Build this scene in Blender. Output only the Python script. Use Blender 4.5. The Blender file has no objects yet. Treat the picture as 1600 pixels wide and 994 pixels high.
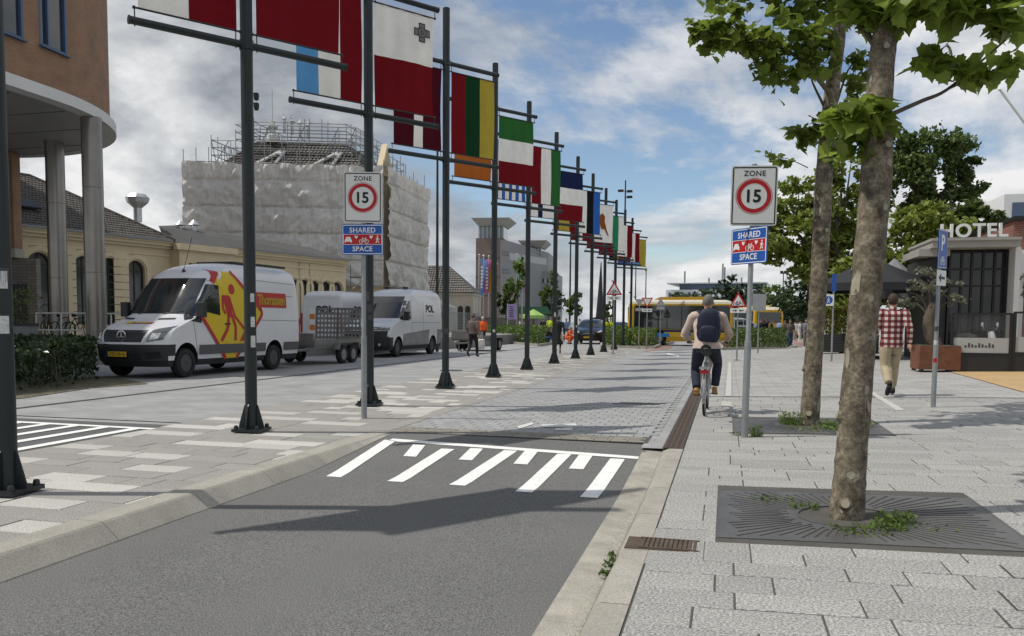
import bpy, bmesh, math, random
from mathutils import Vector, Matrix, noise as mnoise
from mathutils.kdtree import KDTree
rnd = random.Random(7)
scene = bpy.context.scene
col = scene.collection

# ------------------------------------------------------------------ camera
F, CX, CY = 1280.0, 800.0, 590.0          # focal length / principal point in photo pixels
VPX, VPY, HSL, CAMZ = 1135.0, 506.0, 0.008, 1.4
def cray(x, y): return Vector(((x-CX)/F, -(y-CY)/F, -1.0))
_r = cray(VPX, VPY).normalized(); _q = cray(VPX-1000, VPY-1000*HSL).normalized()
_u = _r.cross(_q).normalized()
if _u.y < 0: _u = -_u
_t = _r.cross(_u)
RW = Matrix((_t, _r, _u))                 # camera axes -> world (X right of road, Y along road, Z up)
CAM = Vector((0, 0, CAMZ)); FW = RW @ Vector((0, 0, -1))
cam = bpy.data.cameras.new('camera'); cam_ob = bpy.data.objects.new('camera', cam); col.objects.link(cam_ob)
cam_ob.matrix_world = Matrix.Translation(CAM) @ RW.to_4x4()
cam.sensor_width = 36; cam.lens = 36*F/1600; cam.shift_y = (CY-497)/1600; cam.clip_end = 6000; cam.clip_start = .05
scene.camera = cam_ob
scene.render.resolution_x = 1024; scene.render.resolution_y = 636

# ------------------------------------------------------------------ light
SUN = Vector((-.595, -.17, 1.0)).normalized()      # towards the sun
world = bpy.data.worlds.new('World'); scene.world = world; world.use_nodes = True
wn, wl = world.node_tree.nodes, world.node_tree.links
wn.clear()
wout = wn.new('ShaderNodeOutputWorld'); sky = wn.new('ShaderNodeTexSky'); sky.sky_type = 'NISHITA'; sky.sun_disc = False
sky.sun_elevation = math.asin(SUN.z); sky.sun_rotation = math.atan2(SUN.x, SUN.y) % (2*math.pi)
sky.air_density = 1.0; sky.dust_density = .15; sky.ozone_density = 1.6
bg1 = wn.new('ShaderNodeBackground'); bg1.inputs[1].default_value = .115; wl.new(sky.outputs[0], bg1.inputs[0])
def wmath(op, a, b=None, c=None, clamp=False):
    n = wn.new('ShaderNodeMath'); n.operation = op; n.use_clamp = clamp
    for i, v in enumerate((a, b, c)):
        if v is None: continue
        if isinstance(v, (int, float)): n.inputs[i].default_value = v
        else: wl.new(v, n.inputs[i])
    return n.outputs[0]
tc = wn.new('ShaderNodeTexCoord'); sx = wn.new('ShaderNodeSeparateXYZ'); wl.new(tc.outputs['Generated'], sx.inputs[0])
zz = wmath('ADD', wmath('MAXIMUM', sx.outputs[2], 0.0), .34)
cb = wn.new('ShaderNodeCombineXYZ'); wl.new(wmath('DIVIDE', sx.outputs[0], zz), cb.inputs[0]); wl.new(wmath('DIVIDE', sx.outputs[1], zz), cb.inputs[1])
def wnoise(vec, scale, detail, rough, off, dist=0.0):
    mp = wn.new('ShaderNodeMapping'); mp.inputs['Location'].default_value = off; wl.new(vec, mp.inputs[0])
    n = wn.new('ShaderNodeTexNoise'); n.inputs['Scale'].default_value = scale; n.inputs['Detail'].default_value = detail
    n.inputs['Roughness'].default_value = rough; n.inputs['Distortion'].default_value = dist
    wl.new(mp.outputs[0], n.inputs['Vector']); return n.outputs[0]
def wramp(v, stops):
    r = wn.new('ShaderNodeValToRGB'); wl.new(v, r.inputs[0]); e = r.color_ramp.elements
    e[0].position, e[0].color = stops[0][0], stops[0][1]
    e[1].position, e[1].color = stops[-1][0], stops[-1][1]
    for p, c in stops[1:-1]:
        k = e.new(p); k.color = c
    return r.outputs[0]
COFF = (-7.75, 3.3, 0.0)
dens = wmath('ADD', wnoise(cb.outputs[0], .95, 12, .61, COFF, .2), wmath('MULTIPLY', wmath('SUBTRACT', .16, sx.outputs[2], clamp=True), .9))
cov = wramp(dens, [(.42, (0,0,0,1)), (.47, (.7,.7,.7,1)), (.53, (1,1,1,1))])
sh = wmath('ADD', wnoise(cb.outputs[0], .95, 12, .61, (COFF[0]-.13, COFF[1]-.04, 0), .2), wmath('MULTIPLY', wmath('SUBTRACT', .16, sx.outputs[2], clamp=True), .9))     # density a little towards the sun: lit rims, grey bellies
shd = wmath('SUBTRACT', dens, sh)
big = wnoise(cb.outputs[0], .42, 4, .5, (7.3, 2.2, 0))
br = wmath('ADD', wmath('MULTIPLY', shd, 3.0), wmath('ADD', wmath('MULTIPLY', big, 1.5), -.06))
ccol = wramp(br, [(.28, (.33,.36,.40,1)), (.50, (.50,.53,.57,1)), (.70, (.70,.72,.74,1)), (.92, (.95,.95,.95,1))])
bg2 = wn.new('ShaderNodeBackground'); bg2.inputs[1].default_value = .92; wl.new(ccol, bg2.inputs[0])
mxs = wn.new('ShaderNodeMixShader'); wl.new(cov, mxs.inputs[0]); wl.new(bg1.outputs[0], mxs.inputs[1]); wl.new(bg2.outputs[0], mxs.inputs[2])
wl.new(mxs.outputs[0], wout.inputs[0])
sl = bpy.data.lights.new('sun', 'SUN'); sl.energy = 3.3; sl.angle = math.radians(.55); sl.color = (1, .95, .87)
sun = bpy.data.objects.new('sun', sl); col.objects.link(sun); sun.rotation_euler = SUN.to_track_quat('Z', 'Y').to_euler(); sun.location = (-30, -5, 50)
vs = scene.view_settings; vs.view_transform = 'Standard'; vs.look = 'None'; vs.exposure = 0.0; vs.gamma = 1.0
try: vs.use_curve_mapping = False
except Exception: pass

# ------------------------------------------------------------------ photo pixels -> places
def G(x, y, z=0.0):
    d = RW @ cray(x, y); t = (z-CAMZ)/d.z; return CAM + d*t
def zr(X): return max(0.0, .026*(X+.42))            # the right pavement rises away from the kerb
def GR(x, y):
    p = G(x, y)
    for _ in range(5): p = G(x, y, zr(p.x))
    return p
def dep(p): return (Vector(p)-CAM).dot(FW)
def at(x, y, p):
    return CAM + (RW @ cray(x, y))*dep(p)

# ------------------------------------------------------------------ materials
MATS = {}
def M(name, c, rough=.65, metal=0.0, var=0.0, vs=4.0, bump=0.0, bs=60.0, rand=0.0, spec=.4, grain=0.0, gs=250.0, coat=0.0, transl=0.0, alpha=1.0, emis=0.0, trans=0.0, tint=None, space='Object'):
    if name in MATS: return MATS[name]
    m = bpy.data.materials.new(name); m.use_nodes = True; nt = m.node_tree; n, l = nt.nodes, nt.links
    b = n['Principled BSDF']; b.inputs['Roughness'].default_value = rough; b.inputs['Metallic'].default_value = metal
    b.inputs['Specular IOR Level'].default_value = spec; b.inputs['Coat Weight'].default_value = coat
    b.inputs['Base Color'].default_value = (*c, 1); b.inputs['Alpha'].default_value = alpha
    b.inputs['Transmission Weight'].default_value = trans
    if emis: b.inputs['Emission Color'].default_value = (*c, 1); b.inputs['Emission Strength'].default_value = emis
    co = n.new('ShaderNodeTexCoord').outputs[space]
    def noise(sc, det=4, ro=.55):
        t = n.new('ShaderNodeTexNoise'); t.inputs['Scale'].default_value = sc; t.inputs['Detail'].default_value = det; t.inputs['Roughness'].default_value = ro
        l.new(co, t.inputs['Vector']); return t.outputs[0]
    def mrange(v, a, b_, lo=.25, hi=.75):
        k = n.new('ShaderNodeMapRange'); l.new(v, k.inputs[0]); k.inputs[1].default_value = lo; k.inputs[2].default_value = hi; k.inputs[3].default_value = a; k.inputs[4].default_value = b_
        return k.outputs[0]
    fac = None
    def mul(a, b_):
        if a is None: return b_
        k = n.new('ShaderNodeMath'); k.operation = 'MULTIPLY'; l.new(a, k.inputs[0]); l.new(b_, k.inputs[1]); return k.outputs[0]
    if var: fac = mul(fac, mrange(noise(vs), 1-var, 1+var))
    if grain: fac = mul(fac, mrange(noise(gs, 2, .7), 1-grain, 1+grain, .36, .64))
    oi = None
    if rand:
        oi = n.new('ShaderNodeObjectInfo').outputs['Random']; fac = mul(fac, mrange(oi, 1-rand, 1+rand, 0, 1))
    if fac is not None:
        src = None
        if tint:
            mx = n.new('ShaderNodeMix'); mx.data_type = 'RGBA'; mx.inputs[6].default_value = (*c, 1); mx.inputs[7].default_value = (*tint, 1)
            l.new(mrange(noise(vs*.6, 3), 0, 1, .38, .62), mx.inputs[0]); src = mx.outputs[2]
        k = n.new('ShaderNodeVectorMath'); k.operation = 'SCALE'
        if src is not None: l.new(src, k.inputs[0])
        else: k.inputs[0].default_value = c
        l.new(fac, k.inputs['Scale']); l.new(k.outputs[0], b.inputs['Base Color'])
    if bump:
        bp = n.new('ShaderNodeBump'); bp.inputs['Strength'].default_value = min(1, bump); bp.inputs['Distance'].default_value = .01
        l.new(noise(bs, 5, .6), bp.inputs['Height']); l.new(bp.outputs[0], b.inputs['Normal'])
    if transl:
        ts = n.new('ShaderNodeBsdfTranslucent'); ms = n.new('ShaderNodeMixShader'); ms.inputs[0].default_value = transl
        if fac is not None: l.new(k.outputs[0], ts.inputs[0])
        else: ts.inputs[0].default_value = (*c, 1)
        l.new(b.outputs[0], ms.inputs[1]); l.new(ts.outputs[0], ms.inputs[2]); l.new(ms.outputs[0], n['Material Output'].inputs[0])
    MATS[name] = m; return m
def brickmat(name, c1, c2, mortar, w, h, mw, space='Generated', rough=.8, bump=.4, off=.5, uvscale=1.0):
    """brick courses on UVs in metres"""
    m = bpy.data.materials.new(name); m.use_nodes = True; n, l = m.node_tree.nodes, m.node_tree.links; b = n['Principled BSDF']
    t = n.new('ShaderNodeTexBrick'); t.inputs['Color1'].default_value = (*c1, 1); t.inputs['Color2'].default_value = (*c2, 1); t.inputs['Mortar'].default_value = (*mortar, 1)
    t.inputs['Scale'].default_value = 1.0; t.inputs['Brick Width'].default_value = w; t.inputs['Row Height'].default_value = h; t.inputs['Mortar Size'].default_value = mw
    t.inputs['Mortar Smooth'].default_value = .1; t.inputs['Bias'].default_value = 0; t.offset = off
    uv = n.new('ShaderNodeTexCoord'); l.new(uv.outputs['UV'], t.inputs['Vector'])
    nz = n.new('ShaderNodeTexNoise'); nz.inputs['Scale'].default_value = 1.3; nz.inputs['Detail'].default_value = 6; l.new(uv.outputs['UV'], nz.inputs['Vector'])
    mr = n.new('ShaderNodeMapRange'); mr.inputs[1].default_value = .3; mr.inputs[2].default_value = .7; mr.inputs[3].default_value = .82; mr.inputs[4].default_value = 1.15; l.new(nz.outputs[0], mr.inputs[0])
    sc = n.new('ShaderNodeVectorMath'); sc.operation = 'SCALE'; l.new(t.outputs[0], sc.inputs[0]); l.new(mr.outputs[0], sc.inputs['Scale']); l.new(sc.outputs[0], b.inputs['Base Color'])
    bp = n.new('ShaderNodeBump'); bp.inputs['Strength'].default_value = bump; bp.inputs['Distance'].default_value = .01; bp.invert = True
    l.new(t.outputs[1], bp.inputs['Height']); l.new(bp.outputs[0], b.inputs['Normal'])
    b.inputs['Roughness'].default_value = rough; MATS[name] = m; return m

# ------------------------------------------------------------------ mesh helpers
def tag(o, label=None, cat=None, group=None, kind=None):
    if label: o['label'] = label
    if cat: o['category'] = cat
    if group: o['group'] = group
    if kind: o['kind'] = kind
    return o
def empty(name, loc=(0,0,0), rz=0.0, label=None, cat=None, group=None):
    o = bpy.data.objects.new(name, None); col.objects.link(o); o.location = loc; o.rotation_euler = (0, 0, rz); o.empty_display_size = .2
    return tag(o, label, cat, group)
def link(name, me, parent=None, loc=None, rot=None):
    o = bpy.data.objects.new(name, me); col.objects.link(o)
    if parent is not None: o.parent = parent
    if loc is not None: o.location = loc
    if rot is not None: o.rotation_euler = rot
    return o
def copy_tree(o, parent=None):
    c = o.copy(); col.objects.link(c); c.parent = parent
    for ch in list(o.children): copy_tree(ch, c)
    return c
class MB:
    def __init__(s): s.v = []; s.f = []; s.m = []; s.uv = None
    def add(s, vs_, fs, mi=0):
        o = len(s.v); s.v += [tuple(v) for v in vs_]
        for f in fs: s.f.append(tuple(i+o for i in f)); s.m.append(mi)
        return s
    def box(s, c, d, mi=0, rz=0.0, mat=None):
        hx, hy, hz = d[0]/2, d[1]/2, d[2]/2; cr, sr = math.cos(rz), math.sin(rz); P = []
        for z in (-hz, hz):
            for x, y in ((-hx,-hy),(hx,-hy),(hx,hy),(-hx,hy)): P.append(Vector((c[0]+x*cr-y*sr, c[1]+x*sr+y*cr, c[2]+z)))
        if mat is not None: P = [mat @ p for p in P]
        return s.add(P, [(3,2,1,0),(4,5,6,7),(0,1,5,4),(1,2,6,5),(2,3,7,6),(3,0,4,7)], mi)
    def b2(s, a, b, mi=0):
        return s.box([(a[i]+b[i])/2 for i in range(3)], [abs(b[i]-a[i]) for i in range(3)], mi)
    def tube(s, pts, radii, n=10, mi=0, cap=True, ell=None):
        pts = [Vector(p) for p in pts]
        if isinstance(radii, (int, float)): radii = [radii]*len(pts)
        k0 = len(s.v); prev = None
        for i, p in enumerate(pts):
            a = pts[max(0, i-1)]; b = pts[min(len(pts)-1, i+1)]; t = (b-a)
            t = t.normalized() if t.length > 1e-9 else Vector((0,0,1))
            if prev is None:
                u = t.cross(Vector((0,0,1)));
                if u.length < .05: u = t.cross(Vector((0,1,0)))
            else: u = prev - t*prev.dot(t)
            u.normalize(); prev = u; w = t.cross(u)
            for j in range(n):
                a_ = 2*math.pi*j/n; s.v.append(tuple(p + (u*math.cos(a_) + w*math.sin(a_))*radii[i]))
        for i in range(len(pts)-1):
            for j in range(n):
                s.f.append((k0+i*n+j, k0+i*n+(j+1)%n, k0+(i+1)*n+(j+1)%n, k0+(i+1)*n+j)); s.m.append(mi)
        if cap:
            s.f.append(tuple(k0+j for j in reversed(range(n)))); s.m.append(mi)
            e = k0+(len(pts)-1)*n; s.f.append(tuple(e+j for j in range(n))); s.m.append(mi)
        return s
    def lathe(s, prof, c=(0,0,0), n=20, mi=0, axis='z', cap=True):
        k0 = len(s.v)
        for r, h in prof:
            for j in range(n):
                a = 2*math.pi*j/n; x, y = r*math.cos(a), r*math.sin(a)
                p = (x, y, h) if axis == 'z' else ((h, x, y) if axis == 'x' else (x, h, y))
                s.v.append((c[0]+p[0], c[1]+p[1], c[2]+p[2]))
        for i in range(len(prof)-1):
            for j in range(n): s.f.append((k0+i*n+j, k0+i*n+(j+1)%n, k0+(i+1)*n+(j+1)%n, k0+(i+1)*n+j)); s.m.append(mi)
        if cap and prof[0][0] > 1e-6: s.f.append(tuple(k0+j for j in reversed(range(n)))); s.m.append(mi)
        e = k0+(len(prof)-1)*n
        if cap and prof[-1][0] > 1e-6: s.f.append(tuple(e+j for j in range(n))); s.m.append(mi)
        return s
    def prism(s, poly, fn0, fn1, mi=0):
        """poly: 2D outline, fn0/fn1 map (a,b) to the two faces"""
        n = len(poly); return s.add([fn0(*p) for p in poly]+[fn1(*p) for p in poly],
            [tuple(reversed(range(n))), tuple(range(n, 2*n))]+[(i, (i+1) % n, n+(i+1) % n, n+i) for i in range(n)], mi)
    def ext(s, poly, axis, a, b, mi=0):
        f = {'x': lambda t: (lambda u, v: (t, u, v)), 'y': lambda t: (lambda u, v: (u, t, v)), 'z': lambda t: (lambda u, v: (u, v, t))}[axis]
        return s.prism(poly, f(a), f(b), mi)
    def grid(s, nu, nv, fn, mi=0, mfn=None):
        k0 = len(s.v)
        for i in range(nu+1):
            for j in range(nv+1): s.v.append(tuple(fn(i/nu, j/nv)))
        for i in range(nu):
            for j in range(nv):
                a = k0+i*(nv+1)+j; s.f.append((a, a+nv+1, a+nv+2, a+1)); s.m.append(mfn(i, j) if mfn else mi)
        return s
    def mesh(s, name, mats, smooth=False, ang=35, recalc=True, weld=False):
        me = bpy.data.meshes.new(name); me.from_pydata(s.v, [], s.f)
        if not isinstance(mats, (list, tuple)): mats = [mats]
        for m in mats: me.materials.append(m)
        if len(mats) > 1: me.polygons.foreach_set('material_index', s.m)
        if recalc or weld:
            bm = bmesh.new(); bm.from_mesh(me)
            if weld: bmesh.ops.remove_doubles(bm, verts=bm.verts, dist=1e-4)
            if recalc: bmesh.ops.recalc_face_normals(bm, faces=bm.faces)
            bm.to_mesh(me); bm.free()
        if smooth:
            me.polygons.foreach_set('use_smooth', [True]*len(me.polygons)); me.set_sharp_from_angle(angle=math.radians(ang))
        me.update(); return me
    def build(s, name, mats, parent=None, loc=None, rot=None, **k): return link(name, s.mesh(name, mats, **k), parent, loc, rot)
def boxuv(me, fn):
    uv = me.uv_layers.new(name='UVMap')
    for li in me.loops: pass
    for p in me.polygons:
        for k in p.loop_indices:
            uv.data[k].uv = fn(me.vertices[me.loops[k].vertex_index].co, p.normal)
def facade_uv(co, nrm):
    if abs(nrm.z) > .7: return (co.x, co.y)
    t = Vector((-nrm.y, nrm.x)).normalized() if abs(nrm.z) < .999 else Vector((1, 0))
    return (co.x*t.x+co.y*t.y, co.z)
def rrect(w, h, r, n=5, cx=0, cy=0):
    P = []
    for k, (sx_, sy_) in enumerate(((1,1),(-1,1),(-1,-1),(1,-1))):
        for i in range(n+1):
            a = math.pi/2*(k+i/n); P.append((cx+sx_*(w/2-r)+r*math.cos(a), cy+sy_*(h/2-r)+r*math.sin(a)))
    return P
def circ(r, n=40, cx=0, cy=0, a0=0.0): return [(cx+r*math.cos(a0+2*math.pi*i/n), cy+r*math.sin(a0+2*math.pi*i/n)) for i in range(n)]
_tcache = {}
def text_mesh(s, size, depth=.002, bold=0.0, space=1.0, mat=None, width=None):
    """letters in the local XZ plane, centred on x, baseline at z=0, facing -Y"""
    cu = bpy.data.curves.new('t', 'FONT'); cu.body = s; cu.size = size; cu.extrude = depth/2; cu.offset = bold; cu.align_x = 'CENTER'; cu.space_character = space; cu.resolution_u = 4
    ob = bpy.data.objects.new('t', cu); col.objects.link(ob)
    dg = bpy.context.evaluated_depsgraph_get(); me = bpy.data.meshes.new_from_object(ob.evaluated_get(dg))
    bpy.data.objects.remove(ob); bpy.data.curves.remove(cu)
    xs = [v.co.x for v in me.vertices]; sc = 1.0
    if width and xs: sc = width/(max(xs)-min(xs))
    cxm = (max(xs)+min(xs))/2 if xs else 0
    for v in me.vertices: v.co = Vector(((v.co.x-cxm)*sc, -v.co.z, v.co.y))
    me.materials.clear()
    if mat: me.materials.append(mat)
    me.update(); return me
# ------------------------------------------------------------------ ground, roads, pavements
RWT = RW.transposed()
def px(p):
    c = RWT @ (Vector(p)-CAM)
    if c.z > -.05: return (-9999, -9999)
    return (CX - c.x/c.z*F, CY + c.y/c.z*F)
def inview(p, mg=30):
    x, y = px(p); return -mg < x < 1600+mg and -mg < y < 994+mg
m_asph = M('asphalt', (.140,.139,.134), .85, var=.08, vs=.7, grain=.62, gs=125, spec=.3)
m_asph2 = M('asphalt_dark', (.10,.10,.10), .85, var=.12, vs=.9, grain=.30, gs=120, bump=.1, bs=120)
m_bed = M('joint_sand', (.085,.080,.072), .95, var=.2, vs=3, grain=.2)
m_slab = M('granite_slab', (.315,.309,.292), .8, var=.07, vs=2.2, grain=.48, gs=70, rand=.10, bump=.08, bs=150)
m_slab_d = M('slab_warm_grey', (.285,.272,.252), .82, var=.07, vs=2, grain=.34, gs=85, rand=.05, bump=.08, bs=140)
m_slab_l = M('slab_pale', (.47,.455,.42), .8, var=.06, vs=2, grain=.26, gs=70, rand=.09, bump=.08, bs=140)
m_tile = M('road_tile_grey', (.31,.312,.31), .8, var=.10, vs=1.6, grain=.22, gs=100, rand=.10, bump=.2, bs=150)
m_brick_y = M('edging_brick', (.225,.21,.178), .85, var=.12, vs=3, grain=.22, gs=90, rand=.16, bump=.3)
m_conc = M('kerb_concrete', (.33,.312,.27), .85, var=.14, vs=3.0, grain=.20, gs=110, rand=.06, bump=.12, bs=60)
m_conc_l = M('gutter_concrete', (.34,.318,.275), .85, var=.26, vs=5.0, grain=.22, gs=110, rand=.06, bump=.12, bs=60)
m_white = M('road_paint', (.80,.80,.77), .7, var=.10, vs=6, grain=.14, gs=60, bump=.2)
m_iron = M('cast_iron', (.105,.10,.095), .55, metal=.55, var=.25, vs=6, grain=.15, bump=.2)
m_rust = M('rusty_iron', (.105,.078,.058), .75, metal=.2, var=.3, vs=8, grain=.25, bump=.4)
m_dark = M('dark_gap', (.012,.012,.012), .9)
brickmat('far_tiles', (.32,.32,.315), (.285,.287,.285), (.20,.20,.195), .4, .2, .006, bump=.2)
brickmat('far_slabs', (.37,.365,.345), (.31,.305,.29), (.15,.145,.135), .55, .24, .007, bump=.2)
brickmat('red_clinker', (.36,.20,.16), (.30,.18,.15), (.2,.17,.15), .2, .1, .008, bump=.2)

def sheet(name, poly, z, mat, lab=None, zf=None, uv=True):
    mb = MB(); mb.add([(x, y, zf(x) if zf else z) for x, y in poly], [tuple(range(len(poly)))])
    o = mb.build(name, mat, recalc=False); o['kind'] = 'structure'
    if lab: o['label'] = lab
    me = o.data
    if me.polygons[0].normal.z < 0: me.flip_normals()
    if uv: boxuv(me, lambda c, n: (c.x, c.y))
    return o
# one sheet to the horizon, well below the paving
sheet('ground', [(-3000,-300),(3000,-300),(3000,5000),(-3000,5000)], -.30, M('far_earth', (.21,.21,.20), .9, var=.2, vs=.02, space='Object'))
# plaza paving as a rectangle ring round the sunken carriageway
sheet('plaza', [(-70,9.6),(-.90,9.6),(-.90,9.25),(-.655,9.25),(-.655,75),(-70,75)], -.004, MATS['far_tiles'])
sheet('plaza_west', [(-70,-12),(-4.15,-12),(-4.15,9.6),(-70,9.6)], -.014, M('west_paving', (.30,.30,.29), .85, var=.12, vs=.8, grain=.2, gs=60))
pe = MB()
for i in range(60):
    x0, x1 = -.435+i*.9, -.435+(i+1)*.9
    for y0, y1 in ((-12, 20), (20, 48)):
        pe.add([(x0,y0,zr(x0)-.008),(x1,y0,zr(x1)-.008),(x1,y1,zr(x1)-.008),(x0,y1,zr(x0)-.008)], [(0,1,2,3)])
pav_e = pe.build('pavement', MATS['far_slabs'], recalc=False); pav_e['kind'] = 'structure'; boxuv(pav_e.data, lambda c, n: (c.x, c.y))
pe = MB()                                          # bed under the individually laid slabs
pe.add([(-.43,-.5,-.001),(12,-.5,zr(12)-.001),(12,16.2,zr(12)-.001),(-.43,16.2,-.001)], [(0,1,2,3)])
bed_e = pe.build('pavement_bed', m_bed, recalc=False); bed_e['kind'] = 'structure'
sheet('square', [(-75,75),(75,75),(75,420),(-75,420)], -.008, M('far_square', (.27,.27,.262), .9, var=.12, vs=.15))
sheet('square_east', [(-.8,48),(53.2,48),(53.2,75),(-.8,75)], -.006, MATS['far_tiles'])

# asphalt carriageway: sunken, with the ramp up to the shared space
def zroad(y): return -.10 if y < 7.3 else (.002 if y > 9.5 else -.10+(.102)*((y-7.3)/2.2))
mb = MB(); ys = [-12, -6, -2] + [0.5*i for i in range(0, 20)] + [9.62]
mb.grid(12, len(ys)-1, lambda u, v: (-4.16+u*3.32, ys[round(v*(len(ys)-1))], zroad(ys[round(v*(len(ys)-1))])-.002-.018*u))
road = mb.build('carriageway', m_asph, recalc=False)
if road.data.polygons[0].normal.z < 0: road.data.flip_normals()
road['kind'] = 'structure'
# left lane asphalt + its markings
lane = sheet('side_lane', [(-10.2,-6),(-7.12,-6),(-7.12,9.35),(-10.2,9.35)], -.006, m_asph2)
def paint(name, parent, polys, zf, label=None):
    out = []
    for k, poly in enumerate(polys):
        m_ = MB(); c = (sum(p[0] for p in poly)/len(poly), sum(p[1] for p in poly)/len(poly))
        m_.prism([(p[0]-c[0], p[1]-c[1]) for p in poly], lambda a, b: (a, b, zf(b+c[1])-.002), lambda a, b: (a, b, zf(b+c[1])+.004))
        o = m_.build(name, m_white, parent, loc=(c[0], c[1], 0)); out.append(o)
    return out
def zrp(y): return zroad(y)+.002
bar = [(-3.86,9.12),(-.86,8.83),(-.86,8.71),(-3.86,9.0)]
nb = 10                                            # the bar follows the ramp
paint('marking_bar', road, [bar], lambda y: zrp(y)+.002)
TE = [(610,685,521,745), (700,698,617,752), (798,700,714,757), (882,705,818,767), (965,712,920,775)]
SH = [(655,695,640,713), (745,700,727,718), (830,704,813,724), (915,710,900,731)]
def gpt(x, y):
    p = G(x, y)
    for _ in range(6): p = G(x, y, zroad(p.y))
    return p
def tooth(a, w):
    p, q = gpt(a[0], a[1]), gpt(a[2], a[3]); n_ = 6
    L = []
    return [(p.x-w/2, p.y), (p.x+w/2, p.y), (q.x+w/2, q.y), (q.x-w/2, q.y)]
def painted_strip(name, poly):
    (a, b, c, d) = poly; m_ = MB(); n_ = 8; O = Vector(((a[0]+c[0])/2, (a[1]+c[1])/2, 0))
    def fn(u, v):
        p = (Vector(a)*(1-u)+Vector(b)*u)*(1-v)+(Vector(d)*(1-u)+Vector(c)*u)*v
        return (p.x-O.x, p.y-O.y, zroad(p.y)+.004-.018*((p.x+4.16)/3.32))
    m_.grid(1, n_, fn); k = m_.build(name, m_white, road, loc=O, recalc=False)
    if k.data.polygons[0].normal.z < 0: k.data.flip_normals()
    return k
for t_ in TE: painted_strip('marking_tooth', tooth((t_[0], t_[1]+3, t_[2], t_[3]), .155))
for t_ in SH: painted_strip('marking_tooth', tooth(t_, .15))
for o in list(road.children):
    if o.name.startswith('marking_bar'): bpy.data.objects.remove(o)
painted_strip('marking_bar', [(-3.86,9.13),(-.88,8.86),(-.88,8.73),(-3.86,8.98)])
def flatstrip(parent, pts, z, name='marking_line', mat=None):
    m_ = MB(); c = Vector((sum(p[0] for p in pts)/4, sum(p[1] for p in pts)/4))
    m_.add([(p[0]-c.x, p[1]-c.y, 0) for p in pts], [(0,1,2,3)]); o = m_.build(name, mat or m_white, parent, loc=(c.x, c.y, z), recalc=False)
    if o.data.polygons[0].normal.z < 0: o.data.flip_normals()
    return o
flatstrip(lane, [(-10.1,9.06),(-7.05,8.98),(-7.05,8.86),(-10.1,8.93)], .001)
for i in range(7):
    x = -7.22-.47*i; L = 2.4 if i % 2 == 0 else (1.1 if i > 2 else 1.7)
    flatstrip(lane, [(x,8.9),(x-.15,8.9),(x-.15,8.9-L),(x,8.9-L)], .0015)
# worn arrow / letters painted on the shared road tiles
m_worn = M('worn_paint', (.60,.60,.58), .8, var=.18, vs=9, grain=.3, gs=40)
WORN = []

# ---- individually laid slabs
def slab_mesh(w, d, mat, h=.05, bev=.004):
    m_ = MB(); x, y = w/2, d/2; b = bev
    m_.add([(-x,-y,-h),(x,-y,-h),(x,y,-h),(-x,y,-h),(-x,-y,-b),(x,-y,-b),(x,y,-b),(-x,y,-b),(-x+b,-y+b,0),(x-b,-y+b,0),(x-b,y-b,0),(-x+b,y-b,0)],
        [(0,1,5,4),(1,2,6,5),(2,3,7,6),(3,0,4,7),(4,5,9,8),(5,6,10,9),(6,7,11,10),(7,4,8,11),(8,9,10,11)])
    return m_.mesh('slab', mat, recalc=False)
_sm = {}
def lay(name, parent, items, zf, tilt=0.0, limit=300, far_name='far_slab'):
    """items: (x, y, w, d, material); nearest in view as objects, the rest one mesh"""
    items = sorted(items, key=lambda t: (0 if inview((t[0], t[1], zf(t[0]))) else 1, t[0]**2+t[1]**2))
    rest = {}
    for k, (x, y, w, d, mt) in enumerate(items):
        z = zf(x) + rnd.uniform(-.0015, .0025)
        if k < limit and inview((x, y, z)):
            key = (round(w, 3), round(d, 3), mt.name)
            if key not in _sm: _sm[key] = slab_mesh(w, d, mt)
            link(name, _sm[key], parent, (x, y, z), (rnd.uniform(-.004,.004), -tilt+rnd.uniform(-.004,.004), 0))
        else:
            mbx = rest.setdefault('m', (MB(), []))
            m_, ml = mbx
            if mt not in ml: ml.append(mt)
            b = .004; t = math.tan(tilt); xx, yy = w/2, d/2
            m_.add([(x-xx,y-yy,z-xx*t),(x+xx,y-yy,z+xx*t),(x+xx,y+yy,z+xx*t),(x-xx,y+yy,z-xx*t)], [(0,1,2,3)], ml.index(mt))
            m_.add([(x-xx,y-yy,z-xx*t-.03),(x+xx,y-yy,z+xx*t-.03),(x+xx,y-yy,z+xx*t),(x-xx,y-yy,z-xx*t)], [(0,1,2,3)], ml.index(mt))
    if rest:
        m_, ml = rest['m']; o = m_.build(far_name, ml, parent, recalc=False); o['kind'] = 'stuff'
GAP = .009
TREE1, TREE2 = GR(1322, 808), GR(1265, 664)
GR1 = (-.03, 1.87, 5.42, 7.02); GR2 = (.12, 2.02, 10.75, 12.35)      # tree grates x0,x1,y0,y1
GUL = (-.60, -.10, 5.02, 5.30)
def free(x, y, w, d, holes):
    for (a, b, c, e) in holes:
        if x+w/2 > a and x-w/2 < b and y+d/2 > c and y-d/2 < e: return False
    return True
items = []; y = 2.2; edge = -.425
holes = [GR1, GR2, GUL]
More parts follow.
